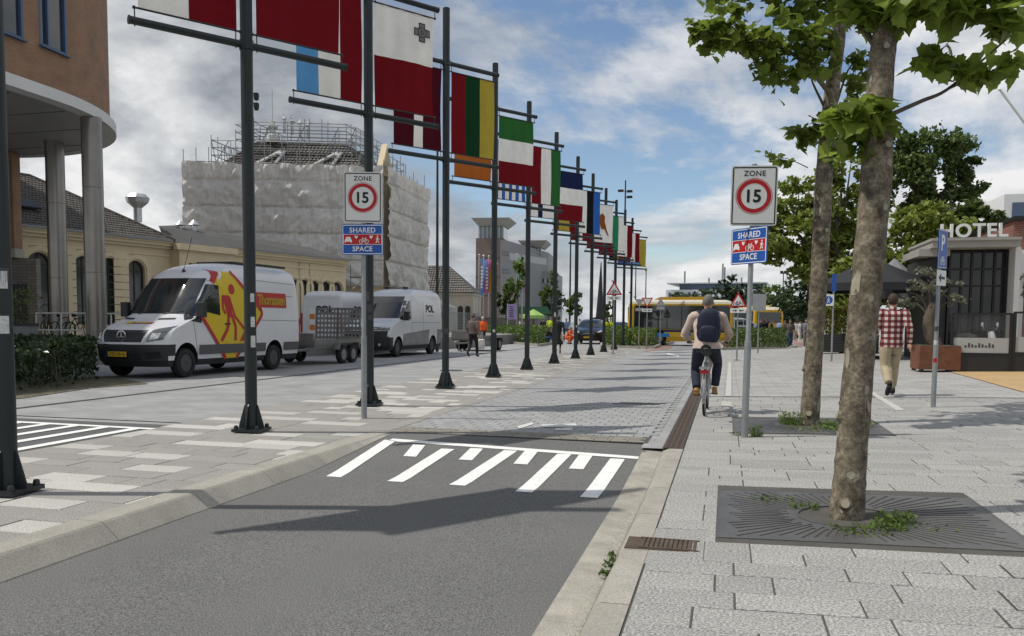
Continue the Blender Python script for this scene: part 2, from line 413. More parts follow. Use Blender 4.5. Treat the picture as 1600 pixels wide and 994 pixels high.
while y < 16.0:
    d = rnd.choice((.15,.2,.2,.25,.3,.3)); x = edge
    xmax = min(11.5, 1.2+.55*y)
    while x < xmax:
        w = rnd.choice((.3,.4,.5,.6,.6,.75))
        # cut at the holes so that slabs butt against the grates
        segs = [(x, x+w)]
        for (a, b, c, e) in holes:
            if y+d > c+.02 and y < e-.02:
                ns = []
                for (p, q) in segs:
                    if q <= a or p >= b: ns.append((p, q))
                    else:
                        if p < a: ns.append((p, a))
                        if q > b: ns.append((b, q))
                segs = ns
        for (p, q) in segs:
            if q-p > .06: items.append(((p+q)/2, y+d/2, round(q-p-GAP, 2), d-GAP, m_slab))
        x += w
    y += d
lay('slab', bed_e, items, lambda x: zr(x)+.004, math.atan(.026))
# left strip with two-tone slabs
bed_w = sheet('flag_strip', [(-7.12,-8),(-4.30,-8),(-4.30,48),(-7.12,48)], -.006, m_bed)
items = []; y = 1.0; prevl = []
while y < 46:
    d = .3; x = -7.10
    while x < -4.34:
        w = rnd.choice((.3,.45,.6,.6,.9)); w = min(w, -4.31-x)
        if w > .08: items.append((x+w/2, y+d/2, round(w-.010, 3), d-.010, m_slab_l if rnd.random() < .27 else m_slab_d))
        x += w
    y += d
lay('slab', bed_w, items, lambda x: .001, far_name='far_slab')
# shared road: grey square tiles with a course of yellowish bricks at the edge of the asphalt
bed_r = sheet('shared_road', [(-4.30,9.6),(-.86,9.6),(-.86,60),(-4.30,60)], .000, m_bed)
items = []
y = 9.62
for r_ in range(4):
    x = -4.1 - (.05 if r_ % 2 else 0)
    while x < -.95:
        w = .2; items.append((x+w/2, y+.06, w-.007, .105, m_brick_y)); x += w
    y += .115
ty = y; r_ = 0
while ty < 30:
    x = -4.28 + (.1 if r_ % 2 else 0)
    while x < -.9:
        w = .2
        items.append((x+w/2, ty+.1, w-.008, .192, m_tile if not (13.9 < ty < 14.3 and x > -1.9 and x < -1.1) else m_asph2)); x += w
    ty += .2; r_ += 1
lay('tile', bed_r, items, lambda x: .005, far_name='far_tile')
rd2 = sheet('shared_road_far', [(-4.30,30),(-.86,30),(-.86,60),(-4.30,60)], .008, MATS['far_tiles'])
for pts in ([(845,665),(900,663),(902,668),(848,669)], [(868,671),(895,669),(894,674),(866,674)], [(806,668),(832,661),(834,664),(812,671)], [(1043,552),(1062,556),(1060,558),(1042,554)]):
    q = [G(*p) for p in pts]; flatstrip(bed_r, [(p.x, p.y) for p in q], .0125, 'worn_marking', m_worn)

# ---- kerbs
kerb = empty('kerb'); kerb['kind'] = 'structure'; kerb['label'] = 'bevelled concrete kerb along the flag strip'
def kerb_piece(y0, y1, parent):
    m_ = MB(); n_ = 4
    def sec(y):
        t = max(0.0, min(1.0, (y-7.3)/2.0)); zb = zroad(y)-.05; zt = .018*(1-t)+.004
        return [(-3.94-.06*t, y, zb), (-3.95-.06*t, y, zroad(y)+.004), (-4.07, y, zt-.012), (-4.09, y, zt), (-4.295, y, zt), (-4.295, y, -.2)]
    S = [sec(y0+.003+(y1-y0-.006)*i/n_) for i in range(n_+1)]
    for i in range(n_):
        for j in range(5): m_.add([S[i][j], S[i][j+1], S[i+1][j+1], S[i+1][j]], [(0,1,2,3)])
    m_.add(S[0], [tuple(range(6))]); m_.add(S[-1], [tuple(range(6))])
    return m_.build('kerb_stone', m_conc, parent, smooth=True, ang=20)
for i in range(-4, 10): kerb_piece(.62+i*1.0, 1.62+i*1.0, kerb)
edge_ = empty('edging'); edge_['kind'] = 'structure'
m_ = MB(); m_.b2((-4.30,9.62,-.1), (-4.11,46,.009)); o = m_.build('edging_band', m_slab_d, edge_)
kr = empty('gutter'); kr['kind'] = 'structure'; kr['label'] = 'concrete gutter and low kerb along the right pavement'
y = -4.0
while y < 9.3:
    L = 1.0; m_ = MB(); z0, z1 = zroad(y)-.016, zroad(y+L)-.016
    m_.add([(-.875,y+.001,z0),(-.66,y+.001,z0-.008),(-.66,y+L-.001,z1-.008),(-.875,y+L-.001,z1),(-.875,y+.001,z0-.2),(-.66,y+.001,z0-.2),(-.66,y+L-.001,z1-.2),(-.875,y+L-.001,z1-.2)],
        [(0,1,2,3),(0,4,5,1),(2,6,7,3),(1,5,6,2),(0,3,7,4)]); m_.build('gutter_stone', m_conc_l, kr); y += L
y = -4.0
while y < 9.2:
    L = 1.0 if y < 8.2 else 9.24-y; m_ = MB()
    S = []
    for yy in (y+.004, y+L-.004):
        zb = zroad(yy)-.03; t = max(0., min(1., (yy-7.0)/1.6)); zt = .004
        S.append([(-.658,yy,zb-.1),(-.655,yy,zb+.012),(-.60+.0*t,yy,zb+(zt-zb)*.82),(-.575,yy,zt),(-.432,yy,zt+.002),(-.432,yy,-.2)])
    for j in range(5): m_.add([S[0][j], S[0][j+1], S[1][j+1], S[1][j]], [(0,1,2,3)])
    m_.add(S[0], [tuple(range(6))]); m_.add(S[1], [tuple(range(6))])
    if not (4.4 < y+L/2 < 5.2 and False): m_.build('kerb_stone', m_conc, kr, smooth=True, ang=20)
    y += L
m_ = MB()                                           # washed-up sand along the gutter
for i in range(2600):
    yy = rnd.uniform(3, 7.4); xx = -.668 - abs(rnd.gauss(0, .045))*(1 if yy < 5.7 else .3); r0 = rnd.uniform(.003, .009)
    z = zroad(yy)-.0235; m_.add([(xx-r0,yy-r0,z),(xx+r0,yy-r0*.7,z),(xx+r0*.6,yy+r0,z),(xx,yy,z+r0)], [(0,1,3),(1,2,3),(2,0,3)])
sd = m_.build('gutter_grit', M('grit', (.42,.40,.35), .9, var=.3, vs=30), recalc=False); sd['kind'] = 'stuff'; tag(sd, 'pale grit washed into the gutter beside the kerb', 'grit')
# drain channel with slotted grids
dr = empty('drain_channel', label='long narrow slotted iron drain channel between road tiles and pavement', cat='drain')
m_ = MB(); m_.b2((-.66,9.25,-.2), (-.44,47,-.03)); m_.build('channel_body', m_dark, dr)
m_ = MB()
for x in (-.66, -.452): m_.b2((x,9.25,-.1), (x+.016,47,.007))
m_.build('channel_frame', m_iron, dr)
gm = MB()
for j in range(12):
    yy = -.25+.5*(j+.5)/12; gm.b2((-.092, yy-.012, -.02), (.092, yy+.012, 0))
for x in (-.09, -.03, .03, .09): gm.b2((x-.008, -.245, -.018), (x+.008, .245, .001))
gme = gm.mesh('grid', m_rust)
for i in range(75): link('slotted_grid', gme, dr, (-.548, 9.51+.5*i, .006))
# gully cover
gu = empty('gully_cover', (GUL[0], GUL[2], .003), label='rusty ribbed gully cover set into the kerb beside the road', cat='gully')
m_ = MB(); w, d = GUL[1]-GUL[0], GUL[3]-GUL[2]
m_.b2((.02,.002,-.12), (w-.002,d-.002,.002)); m_.build('frame', m_rust, gu, loc=(0,0,.006))
m_ = MB()
for i in range(13):
    x = .115+.029*i
    if x > w-.05: break
    m_.b2((x,.03,-.01), (x+.018,d-.03,.009))
m_.b2((.10,.015,-.01), (w-.03,.03,.009)); m_.b2((.10,d-.03,-.01), (w-.03,d-.015,.009))
m_.build('ribbed_lid', m_rust, gu, loc=(0,0,.006))
m_ = MB()
for i in range(4): m_.b2((.0+.024*i,.02,-.08), (.013+.024*i,d-.02,.004-.012*(3-i)))
m_.build('inlet_bars', m_rust, gu, loc=(0,0,.005))
m_ = MB(); m_.b2((0,-.28,-.05), (w-.17,d+.28,.0)); m_.build('surround', m_slab, gu, loc=(.17,0,.0018), rot=(0,-math.atan(.026),0))
# pale guide strips in the right pavement
for pts in ([(1138.2,566),(1142.8,566),(1143.2,620),(1133,620)], [(1128,628),(1143,628),(1143,636),(1127,636)]):
    q = [GR(*p) for p in pts]; flatstrip(pav_e, [(p.x, p.y) for p in q], zr(q[0].x)+.0105, 'guide_strip', m_slab_l)
q = [GR(1316,588), GR(1322,588), GR(1414,642), GR(1400,642)]
m_ = MB(); m_.add([(p.x, p.y, zr(p.x)+.0105) for p in q], [(0,1,2,3)]); m_.build('guide_strip', m_slab_l, pav_e, recalc=False)
# left gutter line and parking strip
a, b = G(10.5,640), G(745,553.5)
dirg = (b-a).normalized(); nrm = Vector((-dirg.y, dirg.x, 0))
m_ = MB(); m_.add([a-nrm*.06-dirg*3, a+nrm*.06-dirg*3, b+nrm*.06+dirg*14, b-nrm*.06+dirg*14], [(0,1,2,3)]); o = m_.build('gutter_line', M('gutter_dark', (.07,.068,.064), .8, var=.2, vs=3), loc=(0,0,.004), recalc=False); o['kind'] = 'structure'
mh = G(705, 579); m_ = MB(); m_.lathe([(.33,0),(.33,.006),(.28,.008),(.28,.004),(0,.004)], n=28); o = m_.build('manhole_cover', m_iron, loc=(mh.x, mh.y, .003)); tag(o, 'round iron manhole cover in the grey lane left of the masts', 'manhole')

# ---- tree grates
m_grate = M('grate_iron', (.125,.122,.118), .5, metal=.35, var=.22, vs=3, grain=.14, gs=120, spec=.5)
def tree_grate(rect, c, label):
    x0, x1, y0, y1 = rect; g = empty('tree_grate', ((x0+x1)/2, (y0+y1)/2, zr((x0+x1)/2)), label=label, cat='tree grate', group='tree grates'); g.rotation_euler.y = -math.atan(.026)
    w, d = (x1-x0)/2-.004, (y1-y0)/2-.004; cx, cy = c.x-(x0+x1)/2, c.y-(y0+y1)/2; R0 = .335
    NS = 72; m_ = MB(); fr = MB()
    def outer(a):
        dx, dy = math.cos(a), math.sin(a); t = 9
        for (lim, comp, o) in ((w,dx,cx),(-w,dx,cx),(d,dy,cy),(-d,dy,cy)):
            if abs(comp) > 1e-6:
                tt = (lim-o)/comp
                if tt > 0: t = min(t, tt)
        return t
    quad = {0: MB(), 1: MB(), 2: MB(), 3: MB()}
    for k in range(NS):
        a = 2*math.pi*(k+.5)/NS; T = outer(a); q_ = quad[int(4*k/NS)]
        # solid wedge split by a slot of constant width; every slot has its own inner and outer end
        r_in = R0+.05+.10*((k*7) % 5)/5; r_out = T-.08-.12*((k*5) % 4)/4
        hw = .0115; a0, a1 = 2*math.pi*k/NS, 2*math.pi*(k+1)/NS
        def P(a_, r, z=0): return (cx+r*math.cos(a_), cy+r*math.sin(a_), z)
        def S(r, s_, z=0): return (cx+r*math.cos(a)-s_*hw*math.sin(a), cy+r*math.sin(a)+s_*hw*math.cos(a), z)
        T0, T1 = outer(a0), outer(a1)
        if r_out < r_in+.1: r_out = r_in+.1
        zt = .004
        pts = [P(a0,R0,zt),P(a0,r_in,zt),P(a0,r_out,zt),P(a0,T0,zt), S(R0,-1,zt),S(r_in,-1,zt),S(r_out,-1,zt),S(T,-1,zt), S(R0,1,zt),S(r_in,1,zt),S(r_out,1,zt),S(T,1,zt), P(a1,R0,zt),P(a1,r_in,zt),P(a1,r_out,zt),P(a1,T1,zt)]
        q_.add(pts, [(0,1,5,4),(1,2,6,5),(2,3,7,6),(4,5,9,8),(6,7,11,10),(8,9,13,12),(9,10,14,13),(10,11,15,14)])
        q_.add([S(r_in,-1,zt),S(r_out,-1,zt),S(r_out,-1,-.03),S(r_in,-1,-.03)], [(0,1,2,3)]); q_.add([S(r_in,1,zt),S(r_out,1,zt),S(r_out,1,-.03),S(r_in,1,-.03)], [(0,1,2,3)])
        q_.add([P(a0,R0,zt),P(a1,R0,zt),P(a1,R0,-.06),P(a0,R0,-.06)], [(0,1,2,3)])
    for k in range(4): quad[k].build('grate_segment', m_grate, g, recalc=False)
    fr.b2((-w-.003,-d-.003,-.05), (w+.003,-d+.012,.006)); fr.b2((-w-.003,d-.012,-.05), (w+.003,d+.003,.006)); fr.b2((-w-.003,-d+.012,-.05), (-w+.012,d-.012,.006)); fr.b2((w-.012,-d+.012,-.05), (w+.003,d-.012,.006))
    fr.build('frame', m_grate, g)
    so = MB(); so.grid(14, 14, lambda u, v: (-w+2*w*u, -d+2*d*v, -.028+.014*mnoise.noise((u*9, v*9, c.x))))
    so.build('soil', M('tree_soil', (.06,.045,.03), .95, var=.35, vs=14, grain=.4, gs=60, bump=.8, bs=50), g, smooth=True)
    ring = MB(); ring.lathe([(R0,-.05),(R0,.010),(R0-.012,.010),(R0-.012,-.05)], (cx,cy,0), 40); ring.build('inner_ring', m_grate, g, smooth=True)
    return g
tree_grate(GR1, TREE1, 'square iron grate with radiating slots round the trunk with large pale bark flakes')
tree_grate(GR2, TREE2, 'iron tree grate overgrown with weeds beside the right zone sign post')
# ------------------------------------------------------------------ flag masts and flags
m_mast = M('mast_paint', (.018,.025,.026), .38, metal=.25, var=.15, vs=3, spec=.5)
m_bolt = M('bolt', (.05,.05,.05), .5, metal=.6)
m_stick = M('sticker_pale', (.55,.56,.55), .6, var=.3, vs=40)
m_stick2 = M('sticker_dark', (.06,.06,.07), .6, var=.3, vs=40)
BD = (G(2400, 516.1)-G(2399, 900)); BD = (RW @ cray(2400, 516)); BD.z = 0; BD.normalize()
BN = Vector((BD.y, -BD.x, 0))
BANG = math.atan2(BD.y, BD.x)
MX = -5.66
MASTY = [5.25, 9.04, 12.42, 16.2, 19.86, 23.45, 27.4, 31.5, 35.2, 39.1, 42.9, 46.7, 50.4]
HB0, HB1, HTOP, HALF = 4.72, 6.66, 7.73, 1.32
HOOK = {}
def make_mast():
    r = empty('flag_mast')
    m_ = MB(); m_.tube([(0,0,.03),(0,0,HTOP)], .073, 20); m_.lathe([(.073,HTOP-.002),(.073,HTOP+.012),(.06,HTOP+.02),(0,HTOP+.02)], n=20); m_.build('pole', m_mast, r, smooth=True)
    m_ = MB(); m_.box((0,0,.03), (.36,.36,.035), rz=.1); m_.build('base_plate', m_mast, r)
    for k in range(4):
        a = k*math.pi/2+.1; c_, s_ = math.cos(a), math.sin(a); g = MB()
        pts = [(.06,.045),(.165,.045),(.165,.08),(.09,.33),(.06,.36)]
        g.prism(pts, lambda u, w: (u*c_-.007*s_, u*s_+.007*c_, w), lambda u, w: (u*c_+.007*s_, u*s_-.007*c_, w)); g.build('gusset', m_mast, r)
        a2 = a+math.pi/4; b = MB(); b.lathe([(.026,.045),(.026,.075),(.02,.09),(0,.095)], (.195*math.cos(a2),.195*math.sin(a2),0), 10); b.build('bolt', m_bolt, r, smooth=True)
    for z in (HB0, HB1):
        m_ = MB(); m_.tube([-BD*HALF+Vector((0,0,z)), BD*HALF+Vector((0,0,z))], .044, 14)
        for e in (-1, 1): m_.tube([BD*e*(HALF-.0)+Vector((0,0,z)), BD*e*(HALF+.018)+Vector((0,0,z))], .049, 14)
        m_.lathe([(.085,z-.055),(.085,z+.055)], n=18); cb_ = m_.build('crossbar', m_mast, r, smooth=True)
        for s_ in (-HALF+.05, -.13, .13, HALF-.05):
            up_ = 1 if z == HB0 else -1
            if up_ not in HOOK:
                h = MB(); h.tube([(0,0,-up_*.06), (0,0,up_*.135), (0,0,up_*.14), (0,0,up_*.152), (0,0,up_*.165)], [.007,.007,.017,.018,.007], 8); HOOK[up_] = h.mesh('hook', m_bolt)
            link('hook', HOOK[up_], cb_, BD*s_+Vector((0,0,z)))
    return r
def stickers(o, k):
    rr = random.Random(k); base = math.atan2(-o.location.y, -o.location.x)
    for i in range(3 if k < 3 else 1):
        z = rr.uniform(.95, 1.75); h = rr.uniform(.06, .16); a0 = base+rr.uniform(-.7, .3); w = rr.uniform(.7, 1.3); m_ = MB()
        m_.grid(6, 1, lambda u, v: (.0748*math.cos(a0+w*u), .0748*math.sin(a0+w*u), z+h*v)); m_.build('sticker', m_stick if rr.random() < .6 else m_stick2, o, smooth=True)
pm = make_mast(); MASTS = []
MLAB = {0: 'dark flag mast with bolted base beside the white side lane markings',
        1: 'dark flag mast carrying the white-red and plain red flags', 2: 'dark flag mast carrying the light blue-white-red flag and the flag with a cross emblem',
        3: 'dark flag mast carrying maroon-white flag and red-green-yellow flag', 4: 'dark flag mast carrying orange flag and green-white-red stacked flag',
        5: 'dark flag mast carrying blue-white striped flag and red-white-green flag', 6: 'dark flag mast carrying white flag with navy cross and navy-white-red stacked flag',
        7: 'dark flag mast carrying red-yellow flag and white-black-blue flag', 8: 'dark flag mast carrying the flag with the orange island'}
for k, yy in enumerate(MASTY):
    o = pm if k == 0 else copy_tree(pm); o.location = (MX+(.14 if k == 0 else (-.06 if k == 1 else 0)), yy, .004)
    tag(o, MLAB[k] if k in MLAB else ({9:'dark flag mast carrying the flag of red, green and white upright stripes',10:'dark flag mast carrying the white flag with one red stripe',11:'dark flag mast carrying the black-yellow-red and red-white-red flags',12:'last dark flag mast of the row with plain blue flag'}[k]), 'flag mast', 'flag masts in a row'); MASTS.append(o)
for k, o in enumerate(MASTS):
    if k < 8: stickers(o, k)
def FM(c, n): return M('flag_'+n, c, .8, var=.07, vs=5, transl=.30, bump=.15, bs=25, spec=.15)
fc = dict(white=(.78,.77,.73), red=(.15,.005,.010), maroon=(.062,.004,.012), lblue=(.10,.30,.58), green=(.025,.12,.028), dgreen=(.005,.040,.013), yellow=(.40,.31,.045), orange=(.38,.11,.02), blue=(.03,.12,.42), navy=(.010,.018,.065), black=(.008,.008,.010), teal=(.02,.21,.10))
fm = {k: FM(v, k) for k, v in fc.items()}
def V(*c): return ('v', c)          # stripes side by side
def H(*c): return ('h', c)          # stripes one above the other
FL = {0: (V('white','red'), H('red','white','red')), 1: (V('white','red'), H('dgreen','red','red')), 2: (V('lblue','white','red'), H('white','red')),
      3: (('v', ('maroon','maroon','white','maroon','maroon')), V('red','dgreen','yellow')), 4: (H('green','white','orange'), H('green','white','red')),
      5: (V('blue','white','blue','white','blue','white','blue','white','blue'), V('red','white','green')), 6: (('cross', ('white','navy')), H('navy','white','red')),
      7: (V('red','yellow','yellow','red'), V('white','black','blue')), 8: (('cross', ('red','white')), V('white')), 9: (H('white','navy','red'), V('red','teal','white')),
      10: (H('navy','white','red'), V('white','white','red')), 11: (V('black','yellow','red'), V('red','white','red')), 12: (V('blue'), V('lblue','yellow'))}
DESC = {(1,0): 'flag with a white and a red vertical half', (1,1): 'flag showing a plain red lower field', (2,0): 'flag of light blue, white and red upright stripes',
        (2,1): 'white over red flag with a grey cross emblem in the corner', (3,0): 'maroon flag with a narrow white upright stripe', (3,1): 'flag of red, dark green and yellow upright stripes',
        (4,0): 'flag with orange lowest band, partly hidden behind the red-green-yellow flag', (4,1): 'green, white and red banded flag hanging above the blue-white striped one', (5,0): 'flag of narrow blue and white upright stripes',
        (5,1): 'flag of red, white and green upright stripes', (6,0): 'white flag with a navy cross', (6,1): 'navy, white and red banded flag', (7,0): 'red and yellow upright striped flag hanging low behind the navy-white-red flag',
        (7,1): 'flag with black and mid blue upright stripes', (8,0): 'red flag with a white cross', (8,1): 'white flag with an orange island shape', (9,0): 'white, navy and red banded flag behind the island flag', (9,1): 'flag of red, green and white upright stripes',
        (10,0): 'small navy, white and red banded flag near the row end', (10,1): 'white flag with a red upright stripe', (11,0): 'black, yellow and red upright striped flag', (11,1): 'red-white-red upright striped flag at the row end',
        (12,0): 'plain blue flag on the last mast', (12,1): 'light blue and yellow flag on the last mast', (0,0): 'white and red flag on the mast beside the side lane markings', (0,1): 'red, white and red banded flag above the kerb'}
def make_flag(k, side, spec):
    mo = MASTS[k].location; kind, cols = spec; s0, s1 = (-HALF+.09, -.12) if side == 0 else (.12, HALF-.09); zt, zb = HB1-.15, HB0+.15
    rr = random.Random(k*2+side); ph = rr.uniform(0, 6); amp = .012+.012*rr.random()
    f = empty('flag', (mo.x, mo.y, 0), label=DESC[(k, side)], cat='flag', group='flags hung in pairs on the masts')
    names = list(dict.fromkeys(cols)); NU, NV = 18, 18; m_ = MB()
    nc = len(cols)
    def cs(u, v):
        if kind == 'v': return cols[min(nc-1, int(u*nc))]
        if kind == 'h': return cols[min(nc-1, int(v*nc))]
        return cols[1] if (.40 < u < .58 or .30 < v < .42) else cols[0]
    us = sorted(set([i/NU for i in range(NU+1)]+[i/nc for i in range(nc+1)]+[.40,.58])); vs_ = sorted(set([i/NV for i in range(NV+1)]+[i/nc for i in range(nc+1)]+[.30,.42]))
    def P(u, v):
        w = amp*math.sin(u*5.5+ph+v*1.5)*math.sin(math.pi*v)*1.2+.006*math.sin(u*23+ph); sx_ = s0+(s1-s0)*(u+.006*math.sin(v*6+ph)*(.5-u))
        return BD*sx_+BN*w+Vector((0,0,zt+(zb-zt)*v))
    for i in range(len(us)-1):
        for j in range(len(vs_)-1):
            if us[i+1]-us[i] < 1e-6: continue
            m_.add([P(us[i],vs_[j]),P(us[i+1],vs_[j]),P(us[i+1],vs_[j+1]),P(us[i],vs_[j+1])], [(0,1,2,3)], names.index(cs((us[i]+us[i+1])/2,(vs_[j]+vs_[j+1])/2)))
    m_.build('cloth', [fm[c] for c in names], f, smooth=True, ang=180, weld=True, recalc=False)
    for z, v in ((zt, 0), (zb, 1)):
        m_ = MB(); m_.tube([BD*(s0-.045)+Vector((0,0,z)), BD*(s1+.045)+Vector((0,0,z))], .012, 8)
        for e in (s0-.045, s1+.045): m_.lathe([(0,-.022),(.018,-.012),(.018,.012),(0,.022)], tuple(BD*e+Vector((0,0,z))), 8)
        m_.build('batten', m_bolt, f, smooth=True)
        hm = MB(); hm.grid(8, 1, lambda u, w: P(u, v)+BN*.004+Vector((0,0,(-.055 if v == 0 else .055)*w)), mfn=None)
    if (k, side) == (2, 1):          # the cross emblem
        em = M('emblem_grey', (.22,.22,.22), .8, transl=.2); dk = M('emblem_dark', (.04,.04,.045), .8)
        def cross(r, w): return [(-w,r),(w,r),(w,w*1.15),(r,w),(r,-w),(w,-w),(w,-r),(-w,-r),(-w,-w),(-r,-w),(-r,w),(-w,w)]
        cu, cz = s0+(s1-s0)*.79, zt-.30; o = BD*cu+Vector((0,0,cz))
        for (r, w, d_, mt) in ((.155,.062,.030,dk), (.138,.046,.0315,em)):
            q = MB(); q.prism(cross(r, w), lambda a, b: o+BD*a+Vector((0,0,b))+BN*(d_-.002), lambda a, b: o+BD*a+Vector((0,0,b))+BN*d_); q.build('emblem_cross', mt, f)
        for (r0, d_, mt) in ((.085,.033,dk), (.072,.0345,em), (.035,.036,dk), (.022,.0375,em)):
            q = MB(); q.prism(circ(r0, 24), lambda a, b: o+BD*a+Vector((0,0,b))+BN*(d_-.002), lambda a, b: o+BD*a+Vector((0,0,b))+BN*d_); q.build('emblem_disc', mt, f)
    if (k, side) == (8, 1):
        o = BD*(s0+(s1-s0)*.45)+Vector((0,0,(zt+zb)/2)); pts = [(-.30,.25),(-.22,.42),(-.05,.50),(.12,.36),(.10,.10),(.16,-.05),(.24,-.30),(.42,-.62),(.30,-.58),(.10,-.30),(-.12,-.28),(-.24,-.05)]
        q = MB(); q.prism([(a*.85, b*.85) for a, b in pts], lambda a, b: o+BD*a+Vector((0,0,b))+BN*.029, lambda a, b: o+BD*a+Vector((0,0,b))+BN*.032); q.build('emblem_island', fm['orange'], f)
    return f
for k in range(len(MASTY)):
    for side in (0, 1): make_flag(k, side, FL[k][side])

# ------------------------------------------------------------------ traffic signs
m_galv = M('galvanised', (.30,.315,.32), .5, metal=.55, var=.16, vs=6, grain=.08)
m_signw = M('sign_white', (.72,.72,.70), .45, var=.04, vs=3); m_signk = M('sign_black', (.008,.008,.009), .45); m_signr = M('sign_red', (.44,.010,.016), .45)
m_signb = M('sign_blue', (.010,.085,.36), .4); m_signback = M('sign_back', (.36,.37,.37), .5, metal=.5, var=.1)
def plate(name, poly, y0, y1, mat, parent, loc=(0,0,0)):
    m_ = MB(); m_.ext(poly, 'y', y0, y1); return m_.build(name, mat, parent, loc=loc)
def txt(name, s, size, parent, loc, mat, bold=.0, space=1.0, width=None, depth=.003):
    return link(name, text_mesh(s, size, depth, bold, space, mat, width), parent, loc)
def ring(name, r0, r1, y0, y1, mat, parent, loc, n=48):
    m_ = MB()
    for i in range(n):
        a, b = 2*math.pi*i/n, 2*math.pi*(i+1)/n; q = [(r*math.cos(t), r*math.sin(t)) for r, t in ((r0,a),(r1,a),(r1,b),(r0,b))]
        m_.add([(p[0], y1, p[1]) for p in q], [(0,1,2,3)])
        m_.add([(q[1][0],y0,q[1][1]),(q[2][0],y0,q[2][1]),(q[2][0],y1,q[2][1]),(q[1][0],y1,q[1][1])], [(0,1,2,3)])
    return m_.build(name, mat, parent, loc=loc)
def rring(name, w, h, r, t, y0, y1, mat, parent, loc):
    A, B = rrect(w, h, r), rrect(w-2*t, h-2*t, max(.002, r-t)); n = len(A); m_ = MB()
    m_.add([(p[0],y1,p[1]) for p in A]+[(p[0],y1,p[1]) for p in B], [(i,(i+1)%n,n+(i+1)%n,n+i) for i in range(n)])
    m_.add([(p[0],y0,p[1]) for p in A]+[(p[0],y1,p[1]) for p in A], [(i,(i+1)%n,n+(i+1)%n,n+i) for i in range(n)])
    return m_.build(name, mat, parent, loc=loc)
def icon(name, polys, parent, loc, mat, y=-.004, s=1.0):
    m_ = MB()
    for P in polys: m_.ext([(a*s, b*s) for a, b in P], 'y', y+.002, y)
    return m_.build(name, mat, parent, loc=loc)
def bar2(a, b, w):
    d = Vector((b[0]-a[0], b[1]-a[1])); d.normalize(); n_ = Vector((-d.y, d.x))*w/2
    return [(a[0]+n_.x,a[1]+n_.y),(b[0]+n_.x,b[1]+n_.y),(b[0]-n_.x,b[1]-n_.y),(a[0]-n_.x,a[1]-n_.y)]
def ringpoly(r0, r1, cx, cy, n=16):
    out = []
    for i in range(n):
        a, b = 2*math.pi*i/n, 2*math.pi*(i+1)/n
        out.append([(cx+r1*math.cos(a),cy+r1*math.sin(a)),(cx+r1*math.cos(b),cy+r1*math.sin(b)),(cx+r0*math.cos(b),cy+r0*math.sin(b)),(cx+r0*math.cos(a),cy+r0*math.sin(a))])
    return out
def bike_polys(): return ringpoly(.17,.23,-.30,0)+ringpoly(.17,.23,.30,0)+[bar2((-.30,0),(-.12,.30),.05),bar2((-.30,0),(.02,0),.05),bar2((.02,0),(-.12,.30),.05),bar2((.02,0),(.22,.30),.05),bar2((-.12,.30),(.22,.30),.05),bar2((.30,0),(.18,.40),.05),bar2((.18,.40),(.28,.42),.05),bar2((-.20,.36),(-.05,.36),.06)]
def car_polys(): return [[(-.38,.10),(.38,.10),(.38,.26),(.30,.34),(.20,.58),(-.20,.58),(-.30,.34),(-.38,.26)], bar2((-.30,.0),(-.30,.12),.12), bar2((.30,0),(.30,.12),.12)]
def heart(): return [[(0,-.16),(.16,.04),(.16,.13),(.09,.18),(0,.10),(-.09,.18),(-.16,.13),(-.16,.04)]]
def walk_polys(): return [circ(.075,12,.02,.60), bar2((.0,.50),(-.01,.22),.15), bar2((-.01,.24),(-.15,-.06),.09), bar2((.0,.24),(.14,-.04),.09), bar2((.02,.48),(.18,.26),.06), bar2((-.02,.48),(-.14,.28),.06)]
def post(parent, h, r0=.041, r1=.031, zc=1.15, mat=None):
    m_ = MB(); m_.lathe([(r0,0),(r0,zc),(r0-.004,zc+.03),(r1,zc+.05),(r1,h),(0,h+.004)], n=16); return m_.build('post', mat or m_galv, parent, smooth=True)
